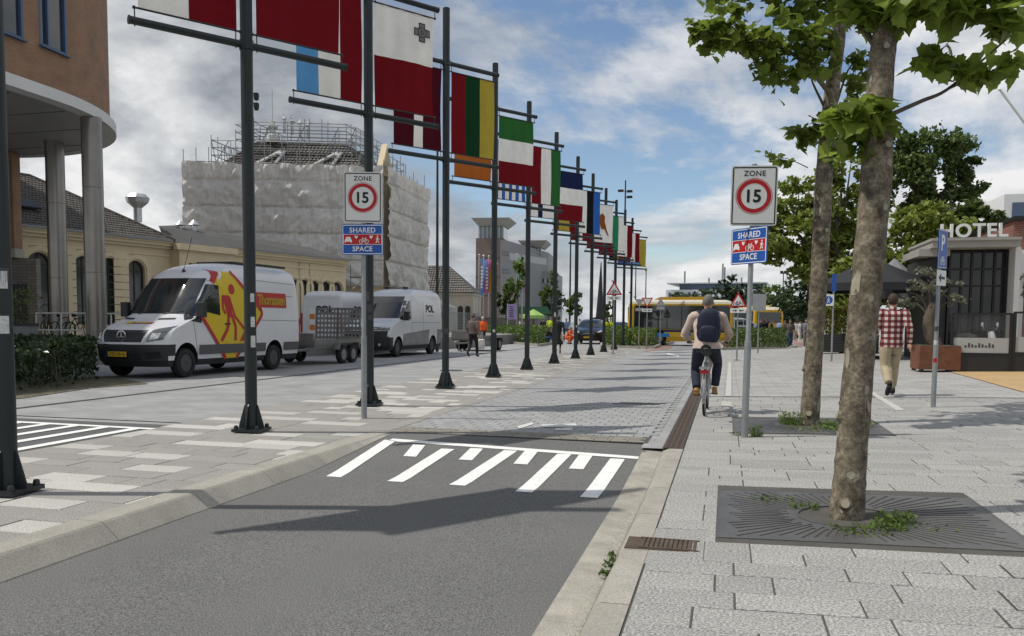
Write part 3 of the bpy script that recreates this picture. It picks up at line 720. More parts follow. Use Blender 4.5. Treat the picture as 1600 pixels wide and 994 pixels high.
def zone_sign(base, rz, rz_blue, label, zb, blue_w=.60, lean=0.0):
    r = empty('zone_sign', base, 0, label, 'traffic sign', 'zone signs'); r.rotation_euler.y = lean
    post(r, zb+.43+.70+.05)
    W, Hh = .535, .705; zc = zb+.45+Hh/2
    zp = empty('zone_plate', (0,0,zc), rz); zp.parent = r
    p = plate('zone_plate', rrect(W, Hh, .03), -.048, -.036, m_signw, r, (0,0,zc)); p.rotation_euler.z = rz; bpy.data.objects.remove(zp)
    plate('backing', rrect(W-.02, Hh-.02, .02), -.036, -.033, m_signback, p)
    rring('border', W-.03, Hh-.03, .022, .014, -.048, -.0495, m_signk, p, (0,0,0))
    ring('red_outline', .206, .212, -.048, -.0495, m_signr, p, (0,0,-.005)); ring('red_ring', .150, .198, -.048, -.0497, m_signr, p, (0,0,-.005))
    txt('numerals', '15', .205, p, (0,-.0485,-.073), m_signk, .006); txt('lettering', 'ZONE', .088, p, (0,-.0485,.232), m_signk, .0012, 1.08)
    m_ = MB(); m_.box((0,-.02,0), (.10,.03,.03)); m_.box((0,-.02,.45), (.1,.03,.03)); m_.build('clamp', m_galv, r, loc=(0,0,zc-.22))
    b = plate('space_plate', rrect(blue_w, .43, .025), -.046, -.034, m_signb, r, (0,0,zb+.215)); b.rotation_euler.z = rz_blue
    plate('backing', rrect(blue_w-.02, .41, .02), -.034, -.031, m_signback, b)
    rring('border', blue_w-.022, .408, .018, .010, -.046, -.0475, m_signw, b, (0,0,0))
    plate('red_band', rrect(blue_w-.05, .142, .008), -.0462, -.0472, m_signr, b, (0,0,.002)); rring('band_border', blue_w-.042, .15, .010, .006, -.046, -.0477, m_signw, b, (0,0,.002))
    txt('lettering', 'SHARED', .098, b, (0,-.0468,.098), m_signw, .0016, 1.06); txt('lettering', 'SPACE', .098, b, (0,-.0468,-.163), m_signw, .0016, 1.06)
    k = blue_w/.60
    icon('car_icon', car_polys(), b, (-.205*k,-.045,-.045), m_signw, s=.14); icon('heart_icon', heart(), b, (-.09*k,-.045,.030), m_signw, s=.15)
    icon('bicycle_icon', bike_polys(), b, (.02*k,-.045,-.028), m_signw, s=.135); icon('heart_icon', heart(), b, (.125*k,-.045,.030), m_signw, s=.15); icon('walker_icon', walk_polys(), b, (.215*k,-.045,-.042), m_signw, s=.145)
    return r
zone_sign(GR(1163,684), .10, -.84, 'zone 15 and shared space sign on the right pavement beside the drain', 2.10, lean=.010)
zone_sign(G(569,654), .30, .16, 'zone 15 and shared space sign standing among the flag masts', 2.33)
def tri_sign(base, label, h, s=.62, rz=.0, kind='bike', group='warning signs with arrow plates', back=False):
    r = empty('warning_sign' if kind == 'bike' else 'yield_sign', base, rz, label, 'traffic sign', group); post(r, h, .03, .028, .9)
    fl = 1 if kind == 'bike' else -1; a = s; hh = a*.866
    T = lambda k_: [(-a/2*k_, -hh/3*k_*fl), (a/2*k_, -hh/3*k_*fl), (0, 2*hh/3*k_*fl)]
    zc = h-(2*hh/3 if fl > 0 else hh/3)
    if back:
        p = plate('triangle_plate', T(1), -.045, -.033, m_signback, r, (0,0,zc))
    else:
        p = plate('triangle_plate', T(1), -.045, -.033, m_signr, r, (0,0,zc)); plate('white_field', T(.70), -.045, -.0465, m_signw, p)
        if kind == 'bike': icon('bicycle_icon', bike_polys(), p, (0,-.0445,-.10), m_signk, s=.34)
    q = plate('arrow_plate', rrect(s*.86, .17, .012), -.045, -.035, m_signback if back else m_signw, r, (0,0,zc-hh/3-.13 if fl > 0 else zc-2*hh/3-.13))
    if not back: [icon('arrow', [[(e*.20,.015),(e*.10,.015),(e*.10,.045),(e*.03,0),(e*.10,-.045),(e*.10,-.015),(e*.20,-.015)]], q, (0,-.0445,0), m_signk) for e in (-1, 1)]
    m_ = MB(); m_.box((0,0,.02), (.22,.22,.02)); m_.build('foot_plate', m_galv, r)
    return r
tri_sign(G(958,553), 'red triangle bicycle warning sign on post among the flag masts', 3.28, .73, .1)
tri_sign(GR(1151,563), 'red triangle bicycle warning sign beside the cyclist and the hedge bed', 2.58, .66)
tri_sign(G(1010,546), 'red inverted triangle yield sign in front of the long bus', 2.75, .62, kind='yield', group=None)
tri_sign(G(998,545), 'grey back of a small yield sign beside the long bus', 2.7, .5, kind='yield', group=None, back=True)
tri_sign(G(1031,545), 'grey back of a triangle sign in front of the long bus', 2.8, .5, group=None, back=True)
# parking sign post beside the hotel pavement
r = empty('parking_sign', GR(1458,637), label='blue P parking sign with arrow plate on a grey post before the hotel', cat='traffic sign'); post(r, 2.75, .038, .030, 1.05)
p = plate('parking_plate', rrect(.42, .60, .02), -.045, -.033, m_signb, r, (0,0,2.50)); p.rotation_euler.z = 1.05; rring('border', .40, .58, .016, .008, -.045, -.0465, m_signw, p, (0,0,0))
txt('letter', 'P', .34, p, (0,-.0455,-.02), m_signw, .008); icon('bicycle_icon', bike_polys(), p, (0,-.044,-.20), m_signw, s=.22)
q = plate('arrow_plate', rrect(.36, .24, .015), -.045, -.033, m_signw, r, (0,0,2.05)); q.rotation_euler.z = 1.0; icon('arrow', [bar2((.12,0),(-.03,0),.04),[(-.03,.07),(-.03,-.07),(-.13,0)]], q, (0,-.0445,0), m_signk)
for z, mt in ((1.0,m_stick),(1.22,m_stick2),(.72,m_signr)):
    m_ = MB(); m_.grid(5, 1, lambda u, v: (.0395*math.cos(-2.6+1.5*u), .0395*math.sin(-2.6+1.5*u), z+.07*v)); m_.build('sticker', mt, r)
r = empty('footpath_sign', GR(1299,565), label='small blue footpath sign and blue pole board behind the weedy tree', cat='traffic sign'); post(r, 3.05, .034, .03, 1.3)
p = plate('blue_board', rrect(.14, .62, .01), -.045, -.033, m_signb, r, (0,0,2.75)); q = plate('walk_plate', rrect(.36, .40, .015), -.045, -.033, m_signw, r, (-.17,0,2.15)); d_ = plate('blue_disc', circ(.14, 28), -.045, -.0465, m_signb, q); icon('walker_icon', walk_polys(), d_, (0,-.0455,-.08), m_signw, s=.27)
# board seen from behind at the far hedge
r = empty('sign_board', GR(1184,552), label='grey back of a rectangular sign board behind the right hedge bed', cat='sign'); post(r, 2.75, .035, .035, 1)
plate('board', rrect(.60, .78, .03), -.05, -.035, m_signback, r, (0,0,2.35))
# ------------------------------------------------------------------ plants
m_bark = M('plane_bark', (.10,.080,.055), .9, var=.55, vs=16, grain=.30, gs=45, bump=.9, bs=22, tint=(.20,.17,.12))
m_flake = M('bark_flake', (.30,.275,.205), .85, var=.15, vs=12)
m_bark2 = M('tree_bark', (.10,.08,.06), .95, var=.3, vs=4, bump=.8, bs=20)
def leafmat(name, c, tr=.35, var=.35, vs=1.0, rand=.35, rough=.45):
    return M(name, c, rough, var=var, vs=vs, rand=rand, transl=tr, spec=.35)
m_leaf = leafmat('plane_leaf', (.21,.285,.045), .55, .22, 3)
m_leaf_far = leafmat('maple_foliage', (.20,.245,.045), .38, .35, .55)
m_leaf_mid = leafmat('green_foliage', (.105,.155,.034), .34, .35, .5)
m_leaf_dark = leafmat('dark_foliage', (.036,.062,.022), .22, .35, .4)
m_leaf_hedge = leafmat('hedge_foliage', (.090,.155,.026), .30, .45, 2.2)
m_leaf_hedge2 = leafmat('glossy_hedge_foliage', (.030,.060,.014), .22, .5, 2.5, rough=.3)
LOBE = [(0,-.04),(.16,-.06),(.36,-.08),(.40,.10),(.56,.26),(.42,.42),(.40,.62),(.22,.66),(.10,.80),(0,.98),(-.10,.80),(-.22,.66),(-.40,.62),(-.42,.42),(-.56,.26),(-.40,.10),(-.36,-.08),(-.16,-.06)]
def leaf_geo(fold=.25, curl=.15):
    V_ = [(0, .28, 0)]
    for x, y in LOBE: V_.append((x, y, fold*abs(x)*.6 - curl*(y*y)*.6 - .25*curl*x*x))
    n = len(LOBE); return [Vector(v) for v in V_], [(0, 1+i, 1+(i+1) % n) for i in range(n)]
LEAVES = [leaf_geo(.3,.2), leaf_geo(.55,.45), leaf_geo(.1,.35), leaf_geo(.8,.1)]
LEAFME = []
for v_, f_ in LEAVES:
    q = MB(); q.add(v_, f_); LEAFME.append(q.mesh('leaf', m_leaf, recalc=False, smooth=True, ang=80))
def leaf_matrix(p, s, rr, droop=.5):
    yaw = rr.uniform(0, 2*math.pi); pit = rr.gauss(-.45, .45)*droop*1.8; rol = rr.gauss(0, .5)
    return Matrix.Translation(p) @ Matrix.Rotation(yaw, 4, 'Z') @ Matrix.Rotation(pit, 4, 'X') @ Matrix.Rotation(rol, 4, 'Y') @ Matrix.Scale(s, 4)
def add_leaves(tree, mats_, limit=300):
    """mats_: list of (matrix, geo index); the leaves that show largest become objects"""
    vis = [(k, m_) for k, m_ in enumerate(mats_) if inview(m_[0].translation, 0)]
    vis.sort(key=lambda t: (t[1][0].translation-CAM).length/t[1][0].to_scale().x)
    own = set(k for k, _ in vis[:limit]); st = MB()
    for k, (mt, gi) in enumerate(mats_):
        if k in own:
            o = link('leaf', LEAFME[gi], tree); o.matrix_world = mt; o.matrix_parent_inverse = Matrix.Identity(4); o.matrix_basis = tree.matrix_basis.inverted() @ mt
        else:
            v_, f_ = LEAVES[gi]; iv = tree.matrix_basis.inverted() @ mt; st.add([iv @ v for v in v_], f_)
    if st.v: o = st.build('crown', m_leaf, tree, recalc=False, smooth=True, ang=80); o['kind'] = 'stuff'
def curve_pts(P, n=5):
    out = []; P = [Vector(p) for p in P]
    for i in range(len(P)-1):
        a, b, c, d = P[max(0,i-1)], P[i], P[i+1], P[min(len(P)-1,i+2)]
        for k in range(n):
            t = k/n; out.append(.5*((2*b)+(c-a)*t+(2*a-5*b+4*c-d)*t*t+(3*b-a-3*c+d)*t*t*t))
    out.append(P[-1]); return out
def trunk_mesh(pts, rad, seed, n=18, lump=.10):
    m_ = MB(); C_ = curve_pts(pts, 6); R_ = []
    for i in range(len(C_)):
        t = i/(len(C_)-1)*(len(rad)-1); k = min(len(rad)-2, int(t)); R_.append(rad[k]+(rad[k+1]-rad[k])*(t-k))
    m_.tube(C_, R_, n)
    vv = []
    for k, v in enumerate(m_.v):
        i = min(len(C_)-1, k//n); d = Vector(v)-C_[i]
        f = 1+lump*mnoise.noise(Vector(v)*5+Vector((seed,0,0)))+lump*.6*mnoise.noise(Vector(v)*13+Vector((seed,3,0)))
        vv.append(tuple(C_[i]+d*f))
    m_.v = vv; return m_, C_, R_
def plane_tree(base, label, trunk_px, trunk_r, branches, clusters, sprays, upper, seed):
    """everything in metres relative to the trunk foot"""
    rr = random.Random(seed); t = empty('plane_tree', base, label=label, cat='tree', group='plane trees on the right pavement'); bpy.context.view_layer.update()
    m_, C_, R_ = trunk_mesh(trunk_px, trunk_r, seed); tr = m_.build('trunk', m_bark, t, smooth=True, ang=80)
    # pale flakes where the bark has peeled
    for k in range(46):
        i = rr.randrange(3, len(C_)-3); a = rr.uniform(0, 6.28); r_ = R_[i]*1.03+.004; c = C_[i]; m2 = MB(); rx, rz_ = rr.uniform(.012,.035)*(1.6 if rr.random() < .2 else 1), rr.uniform(.015,.05)*(2.0 if rr.random() < .2 else 1)
        ring_ = []
        for j in range(9):
            b = 2*math.pi*j/9; q_ = rr.uniform(.7,1.2); aa = a+math.cos(b)*rx*q_/r_; zz_ = math.sin(b)*rz_*q_; f = zz_/max(.05,(C_[i+1].z-C_[i].z))
            cc = c+(C_[i+1]-C_[i])*f; d = Vector((math.cos(aa), math.sin(aa), 0)); fl = 1+.10*mnoise.noise((cc+d*R_[i])*5+Vector((seed,0,0)))+.06*mnoise.noise((cc+d*R_[i])*13+Vector((seed,3,0)))
            ring_.append(cc+d*(R_[i]*fl+.003))
        m2.add(ring_, [tuple(range(9))]); m2.build('bark_flake', m_flake, tr, recalc=False)
    for z_, a in ((.12,4.5),(.75,3.3),(2.6,5.2)):       # pruned knots
        i = min(range(len(C_)), key=lambda q_: abs(C_[q_].z-z_)); d = Vector((math.cos(a), math.sin(a), .25)).normalized(); m2 = MB(); m2.tube([C_[i]+d*R_[i]*.7, C_[i]+d*(R_[i]+.012), C_[i]+d*(R_[i]+.02)], [R_[i]*.5, R_[i]*.36, R_[i]*.26], 10, cap=False)
        m2.build('knot', m_bark, tr, smooth=True); m3 = MB(); e = C_[i]+d*(R_[i]+.0215); u = d.cross(Vector((0,0,1))).normalized(); w = u.cross(d)
        m3.add([e+(u*math.cos(b*.6283)+w*math.sin(b*.6283))*R_[i]*.26 for b in range(10)], [tuple(range(10))]); m3.build('cut_face', m_flake, tr, recalc=False)
    for P, r0 in branches:
        b = MB(); cp = curve_pts(P, 5); b.tube(cp, [r0*(1-.8*i/(len(cp)-1)) for i in range(len(cp))], 8); b.build('branch', m_bark2 if r0 < .03 else m_bark, t, smooth=True, ang=80)
    L = []; tw = MB()
    for c, rad, n_, sz in clusters:
        n_ = int(n_*1.7)
        c = Vector(c); ns = max(3, n_//7)
        for k in range(ns):                                   # small shoots carrying the leaves
            d = Vector((rr.gauss(0,1)*rad[0], rr.gauss(0,1)*rad[1], rr.gauss(0,1)*rad[2]))*.62; e = c+d
            tw.tube([c+d*.1, c+d*.6+Vector((0,0,.02)), e], [.006,.004,.002], 4)
            for q_ in range(n_//ns):
                p = c+d*rr.uniform(.35,1.05)+Vector((rr.gauss(0,.055),rr.gauss(0,.055),rr.gauss(0,.04)))
                L.append((Matrix.Translation(base) @ leaf_matrix(p, sz*rr.uniform(.6,1.15), rr), rr.randrange(4)))
    for P, n_, sz, sp in sprays:
        cp = curve_pts(P, 6)
        for k in range(n_):
            u = rr.random()**.7; p = cp[min(len(cp)-1, int(u*len(cp)))]+Vector((rr.gauss(0,sp),rr.gauss(0,sp),rr.gauss(0,sp*.8)))
            L.append((Matrix.Translation(base) @ leaf_matrix(p, sz*rr.uniform(.6,1.15), rr), rr.randrange(4)))
    if upper:
        (c, rad, n_, sz) = upper
        for k in range(n_):
            while True:
                d = Vector((rr.uniform(-1,1), rr.uniform(-1,1), rr.uniform(-1,1)))
                if .25 < d.length < 1 and mnoise.noise(d*2.6+Vector((seed,0,0))) > -.18: break
            p = Vector(c)+Vector((d.x*rad[0], d.y*rad[1], d.z*rad[2])); L.append((Matrix.Translation(base) @ leaf_matrix(p, sz*rr.uniform(.7,1.2), rr), rr.randrange(4)))
    o = tw.build('twigs', m_bark2, t); o['kind'] = 'stuff'
    add_leaves(t, L)
    return t
def rel(base, x, y, dy=0.0):
    """photo pixel -> point near the tree's depth, relative to its foot"""
    p = at(x, y, Vector(base)+Vector((0, dy, 0))); return p-Vector(base)
def cl(base, x, y, rx, ry, n_, sz, dy=0.0):
    s = dep(Vector(base)+Vector((0,dy,0)))/F; return (rel(base,x,y,dy), (rx*s, (rx+ry)*.5*s, ry*s), n_, sz)
B1 = Vector((TREE1.x, TREE1.y, TREE1.z-.03)); R1 = lambda x, y, dy=0: rel(B1, x, y, dy)
t1 = [Vector((0,0,-.1)), Vector((0,0,.06)), R1(1331,700), R1(1343,560), R1(1356,420), R1(1369,280), R1(1374,150), R1(1387,0), R1(1392,-160), R1(1400,-420), R1(1395,-760)]
plane_tree(B1, 'leafy plane tree with thick flaking trunk rising from the radiating iron grate', t1, [.135,.118,.105,.103,.108,.105,.09,.078,.065,.045,.02],
    [([R1(1390,180), R1(1440,158,.1), R1(1480,140,.2), R1(1540,90,.3), R1(1600,40,.4), R1(1660,10,.5)], .017), ([R1(1480,140,.2), R1(1530,118,.1), R1(1580,100,0)], .008), ([R1(1380,60), R1(1450,0,-.2), R1(1560,-70,-.4), R1(1700,-150,-.5)], .03),
     ([R1(1378,90), R1(1330,20,.2), R1(1240,-60,.4)], .028), ([R1(1370,250), R1(1340,215,.0), R1(1320,200,-.1)], .010), ([R1(1390,-200), R1(1500,-330,.3), R1(1640,-420,.4)], .04), ([R1(1392,-250), R1(1280,-380,-.3), R1(1180,-500,-.3)], .04), ([R1(1395,-420), R1(1420,-560,.8), R1(1440,-700,1.2)], .035)],
    [cl(B1,1345,215,32,36,34,.16), cl(B1,1362,182,22,26,22,.15,-.15), cl(B1,1320,180,30,16,14,.14,-.1), cl(B1,1385,20,26,26,26,.15), cl(B1,1340,20,38,28,36,.15,.1), cl(B1,1440,8,44,20,40,.16,-.2), cl(B1,1520,0,50,24,46,.17,-.2), cl(B1,1585,20,34,22,26,.16,-.3),
     cl(B1,1472,98,26,17,15,.15,.2), cl(B1,1515,112,30,14,16,.15,.15), cl(B1,1560,105,26,16,15,.14,.0), cl(B1,1465,80,14,14,6,.13,.2), cl(B1,1592,55,12,16,7,.13,.3), cl(B1,1420,-60,80,40,90,.16), cl(B1,1330,-60,80,40,90,.16), cl(B1,1540,-80,80,40,90,.16)],
    [([R1(1480,140,.2), R1(1545,115,.1), R1(1590,100,0)], 16, .14, .05)], (R1(1395,-420), (1.75,1.75,1.45), 1300, .17), 11)
B2 = Vector((TREE2.x, TREE2.y, TREE2.z-.03)); R2 = lambda x, y, dy=0: rel(B2, x, y, dy)
t2 = [Vector((0,0,-.1)), Vector((0,0,.06)), R2(1271,560), R2(1279,440), R2(1285,330), R2(1290,240), R2(1299,150), R2(1312,50), R2(1322,-60), R2(1330,-300)]
plane_tree(B2, 'plane tree with slimmer straight trunk beside the weedy grate', t2, [.155,.125,.118,.112,.115,.105,.095,.08,.06,.03],
    [([R2(1287,165), R2(1270,130,-.1), R2(1268,118,-.1)], .02), ([R2(1300,150), R2(1240,85,-.4), R2(1160,58,-.7), R2(1090,48,-.9)], .035), ([R2(1305,120), R2(1250,110,-.2), R2(1190,90,-.4)], .025), ([R2(1310,60), R2(1230,20,.3), R2(1150,-30,.5)], .03), ([R2(1262,262), R2(1230,248,-.1), R2(1200,245,-.2)], .008), ([R2(1296,200), R2(1325,110,.2), R2(1345,100,.3)], .02), ([R2(1315,20), R2(1400,-60,.4), R2(1480,-120,.6)], .03), ([R2(1320,-60), R2(1260,-180,-.6), R2(1220,-260,-.8)], .03)],
    [cl(B2,1095,48,22,16,36,.15,-.9), cl(B2,1130,42,26,20,42,.15,-.8), cl(B2,1160,62,28,18,44,.155,-.7), cl(B2,1120,68,26,14,26,.15,-.8), cl(B2,1185,58,24,22,40,.155,-.5), cl(B2,1150,12,20,14,16,.14,-.4), cl(B2,1205,88,28,24,44,.16,-.5), cl(B2,1195,115,22,12,16,.14,-.5), cl(B2,1245,55,38,30,66,.16,-.5), cl(B2,1255,105,34,24,46,.16,-.4),
     cl(B2,1240,20,40,22,56,.16,.2), cl(B2,1300,20,34,26,44,.16,.3), cl(B2,1285,70,30,28,44,.16,-.2), cl(B2,1225,128,16,10,8,.13,-.4), cl(B2,1340,95,26,24,30,.15,.3), cl(B2,1330,140,20,20,20,.15,.2), cl(B2,1250,205,18,12,14,.14,-.2), cl(B2,1280,195,24,22,28,.15,-.1), cl(B2,1310,215,24,30,30,.15,.1), cl(B2,1265,225,20,14,14,.14,-.2), cl(B2,1222,246,13,9,9,.12,-.1), cl(B2,1205,240,8,7,5,.11,-.2), cl(B2,1290,240,22,20,20,.14,.0),
     cl(B2,1180,-40,90,40,110,.16,.2), cl(B2,1320,-60,90,50,120,.16,.2)],
    [], (R2(1325,-200), (2.0,2.0,1.5), 1300, .17), 23)

def tri_leaf(m_, p, s, rr):
    n_ = Vector((rr.gauss(0,.7), rr.gauss(0,.7), abs(rr.gauss(.6,.5)))).normalized(); u = n_.orthogonal().normalized(); u.rotate(Matrix.Rotation(rr.uniform(0,6.28), 3, n_)); w = n_.cross(u)
    m_.add([p-u*s*.5, p+w*s*.32, p+u*s*.55+n_*s*.08, p-w*s*.32], [(0,1,2,3)])
def crown_mesh(blobs, n_, size, rr, hole=-.05, nf=.8):
    """leaf faces clumped inside ellipsoid blobs, denser toward the shell, with gaps"""
    m_ = MB(); tot = sum(b[1][0]*b[1][1]+b[1][0]*b[1][2] for b in blobs)
    for c, rad in blobs:
        k = int(n_*(rad[0]*rad[1]+rad[0]*rad[2])/tot); c = Vector(c)
        sub = [(Vector((rr.gauss(0,1),rr.gauss(0,1),rr.gauss(0,1))).normalized()*rr.uniform(.5,.95), rr.uniform(.16,.34)) for _ in range(max(8, k//45))]
        for _ in range(k):
            d, sr = rr.choice(sub); q_ = d+Vector((rr.gauss(0,1),rr.gauss(0,1),rr.gauss(0,.7)))*sr*.55
            if q_.length > 1.18: q_ = q_.normalized()*rr.uniform(.9,1.15)
            p = c+Vector((q_.x*rad[0], q_.y*rad[1], q_.z*rad[2]))
            if mnoise.noise(p*nf) < hole-.25: continue
            tri_leaf(m_, p, size*rr.uniform(.6,1.3), rr)
    return m_
def far_tree(name, label, base, blobs_px, mat, n_, size, seed, trunk_r=.2, group='trees behind the hotel and the square', squash=.8, trunk=True):
    """blobs_px: (x, y, rx, ry) in photo pixels at the tree's own distance"""
    rr = random.Random(seed); base = Vector(base); t = empty(name, base, label=label, cat='tree', group=group); s = dep(base)/F; blobs = []
    for (x, y, rx, ry) in blobs_px:
        dy = rr.uniform(-.5,.5)*rx*s*.6; p = at(x, y, base)-base; p.y += dy; blobs.append((p, (rx*s, rx*s*squash, ry*s)))
    crown_mesh(blobs, n_, size, rr).build('crown', mat, t, recalc=False)['kind'] = 'stuff'
    if trunk:
        top = max(b[0].z for b in blobs); low = min(b[0].z-b[1][2] for b in blobs); hub = Vector((0,0,max(.6, low+.2*(top-low)))); m_ = MB()
        m_.tube(curve_pts([(0,0,-.1), (.05,0,hub.z*.5), tuple(hub), (hub.x,hub.y,hub.z+(top-hub.z)*.6)], 4), [trunk_r*(1-.65*i/12) for i in range(13)], 9); m_.build('trunk', m_bark2, t, smooth=True)
        for c, rad in blobs:
            b = MB(); cp = curve_pts([tuple(hub*.9), tuple((hub+c)*.5+Vector((0,0,-.1))), tuple(c+Vector((0,0,rad[2]*.4)))], 4); b.tube(cp, [trunk_r*.5*(1-.85*i/(len(cp)-1)) for i in range(len(cp))], 6); b.build('limb', m_bark2, t, smooth=True)
    return t
def gy(x, Y, z=0.0):
    """ground point under photo column x at distance Y along the road"""
    d = RW @ cray(x, 560); k = Y/d.y; return Vector((d.x*k, Y, z))
far_tree('maple_tree', 'broad light green maple behind the zone 15 sign, left of the hotel', gy(1300, 44), [(1235,375,52,48),(1215,340,38,30),(1255,310,45,32),(1310,330,50,60),(1330,270,48,45),(1360,400,40,50),(1270,420,45,30),(1300,400,60,40),(1225,395,36,20)], m_leaf_far, 15000, .30, 3, .28)
far_tree('maple_tree', 'tall round maple crown rising above the hotel letters', gy(1440, 47), [(1450,240,62,44),(1420,285,55,50),(1490,285,45,40),(1505,250,28,35),(1400,240,40,40),(1450,320,50,40),(1515,305,22,18)], m_leaf_mid, 13000, .28, 4, .3)
far_tree('lime_tree', 'yellow-green tree beside the hotel gable', gy(1425, 39), [(1440,350,48,40),(1480,370,50,45),(1400,395,50,40),(1420,430,60,35),(1355,430,48,40),(1330,470,50,30),(1385,455,45,28)], m_leaf_far, 12000, .27, 5, .22)
far_tree('dark_tree', 'dark green tree right behind the hotel sign letters', gy(1530, 41), [(1525,345,36,32),(1505,375,38,36),(1548,360,24,28)], m_leaf_mid, 6000, .25, 6, .18)
far_tree('dark_tree', 'dark dense tree at the edge of the square behind the planters', gy(1262, 60), [(1262,430,34,34),(1250,465,44,36),(1285,455,36,50),(1270,490,50,22)], m_leaf_dark, 4500, .30, 8, .3)
k_ = 0
for (x, y, rx, ry, Y) in ((1120,462,34,22,95),(1085,470,40,20,105),(1055,470,26,16,110),(1150,452,30,26,92),(1185,468,30,20,90),(1215,462,26,24,84),(1235,480,30,20,78),(1160,480,30,18,88)):
    k_ += 1; far_tree('dark_tree', ['', 'dark tree behind the rider and the long bus', 'low dark tree behind the rear of the long bus', 'pale tree in front of the far office building', 'dark tree behind the bicycle warning triangle', 'dark tree behind the grey sign board back', 'mid green tree above the distant buses', 'dark low tree beside the planters', 'small dark tree behind the far yellow bus'][k_], gy(x, Y), [(x,y,rx,ry),(x+rx*.4,y+ry*.7,rx*.8,ry*.7),(x-rx*.4,y+ry*.6,rx*.8,ry*.7)], m_leaf_dark if k_ % 3 else m_leaf_mid, 1500, .42, 30+k_, .25, 'tree row behind the buses')
for (x, y, rx, ry, Y, lb) in ((808,440,18,34,66,'young airy tree in front of the tower block, between the banners'),(860,455,15,30,70,'young airy tree right of the tower block'),(898,478,16,18,72,'small bright tree behind the parked black car'),(790,470,14,24,64,'young tree beside the purple board'),(870,478,22,20,80,'dark bushy tree beyond the young tree by the tower'),(948,488,12,16,82,'bushy tree beyond the masts near the steel sculpture')):
    far_tree('young_tree', lb, gy(x, Y), [(x,y,rx,ry),(x+rx*.3,y-ry*.7,rx*.5,ry*.5),(x-rx*.3,y+ry*.4,rx*.9,ry*.6)], m_leaf_mid if 'dark' not in lb else m_leaf_dark, 1000, .30, int(x), .08, None)
# hedges
def hedge(name, label, poly, h, n_, size, mat, seed, z0=0.0, cat='hedge', group=None, hump=.18, parent=None):
    rr = random.Random(seed); xs = [p[0] for p in poly]; ys = [p[1] for p in poly]; c = (sum(xs)/len(xs), sum(ys)/len(ys)); t = empty(name, (c[0], c[1], z0), label=label, cat=cat, group=group)
    def ins(x, y):
        r_ = False; j = len(poly)-1
        for i in range(len(poly)):
            if (poly[i][1] > y) != (poly[j][1] > y) and x < (poly[j][0]-poly[i][0])*(y-poly[i][1])/(poly[j][1]-poly[i][1])+poly[i][0]: r_ = not r_
            j = i
        return r_
    m_ = MB(); st = MB(); cnt = 0
    while cnt < n_:
        x, y = rr.uniform(min(xs), max(xs)), rr.uniform(min(ys), max(ys))
        if not ins(x, y): continue
        edge_d = 1.0
        hh = h*(1+hump*mnoise.noise((x*1.3, y*1.3, seed))+hump*.5*mnoise.noise((x*3.7, y*3.7, seed)))
        z = hh*(1-rr.random()**2.2*.95)
        if rr.random() < .35: z = rr.uniform(.03, hh)
        tri_leaf(m_, Vector((x-c[0]+rr.gauss(0,.03), y-c[1]+rr.gauss(0,.03), z+abs(rr.gauss(0,.03)))), size*rr.uniform(.6,1.3), rr); cnt += 1
        if rr.random() < .012: st.tube([(x-c[0],y-c[1],0),(x-c[0]+rr.gauss(0,.08),y-c[1]+rr.gauss(0,.08),hh*.9)], [.012,.004], 4)
    m_.build('foliage', mat, t, recalc=False)['kind'] = 'stuff'; o = st.build('stems', m_bark2, t); o['kind'] = 'stuff'
    return t
HL = [G(8,618), G(60,612), G(120,604), G(152,594), G(148,578), G(60,575), G(-60,585), G(-60,620)]
hedge('hedge', 'dark glossy hedge beside the front of the yellow-marked van', [(p.x, p.y) for p in HL], .88, 8500, .11, m_leaf_hedge2, 41)
sheet('hedge_soil', [(p.x*1.0, p.y) for p in [G(-60,632), G(40,622), G(140,607), G(232,600), G(170,588), G(-60,600)]], .006, M('bed_soil', (.12,.11,.07), .95, var=.4, vs=3, grain=.4, gs=40))
def bed(poly, h, label, seed, n_):
    c = Vector((sum(p[0] for p in poly)/len(poly), sum(p[1] for p in poly)/len(poly))); hedge('hedge_bed', label, [(c.x+(p[0]-c.x)*.93, c.y+(p[1]-c.y)*.93) for p in poly], h, n_, .17, m_leaf_hedge, seed, group='hedge beds of the shared space')
    m_ = MB(); n2 = len(poly); A = [Vector(p) for p in poly]
    for i in range(n2):
        a, b = A[i], A[(i+1) % n2]; d = (b-a); L = d.length; m_.box(((a.x+b.x)/2,(a.y+b.y)/2,.06), (L+.1,.16,.14), rz=math.atan2(d.y,d.x))
    k = MB(); k.add([(p[0],p[1],.03) for p in poly], [tuple(range(n2))]); o = m_.build('bed_kerb', m_conc); o['kind'] = 'structure'; k.build('bed_soil', MATS['bed_soil'], o, recalc=False)
bed([(G(x,y).x, G(x,y).y) for x, y in ((758,533),(842,541),(866,537.5),(850,533),(770,527))], 1.05, 'bright green hedge bed left of the woman in black', 51, 7000)
bed([(G(x,y).x, G(x,y).y) for x, y in ((940,543),(1022,545),(1032,540),(1050,537),(1050,533),(940,532))], 1.05, 'green hedge bed in front of the long bus', 52, 6000)
bed([(G(x,y).x, G(x,y).y) for x, y in ((1128,547),(1232,547),(1243,543),(1225,533),(1128,533))], 1.05, 'green hedge bed to the right of the cyclist', 53, 6000)
hedge('shrub', 'pale leafy shrub behind the mast beside the station pillars', [(G(0,560).x+a, G(0,560).y+b) for a, b in ((-1,-1),(1.1,-1),(1.1,1),(-1,1))], 2.3, 1400, .12, leafmat('pale_shrub', (.14,.17,.05)), 61, cat='shrub')
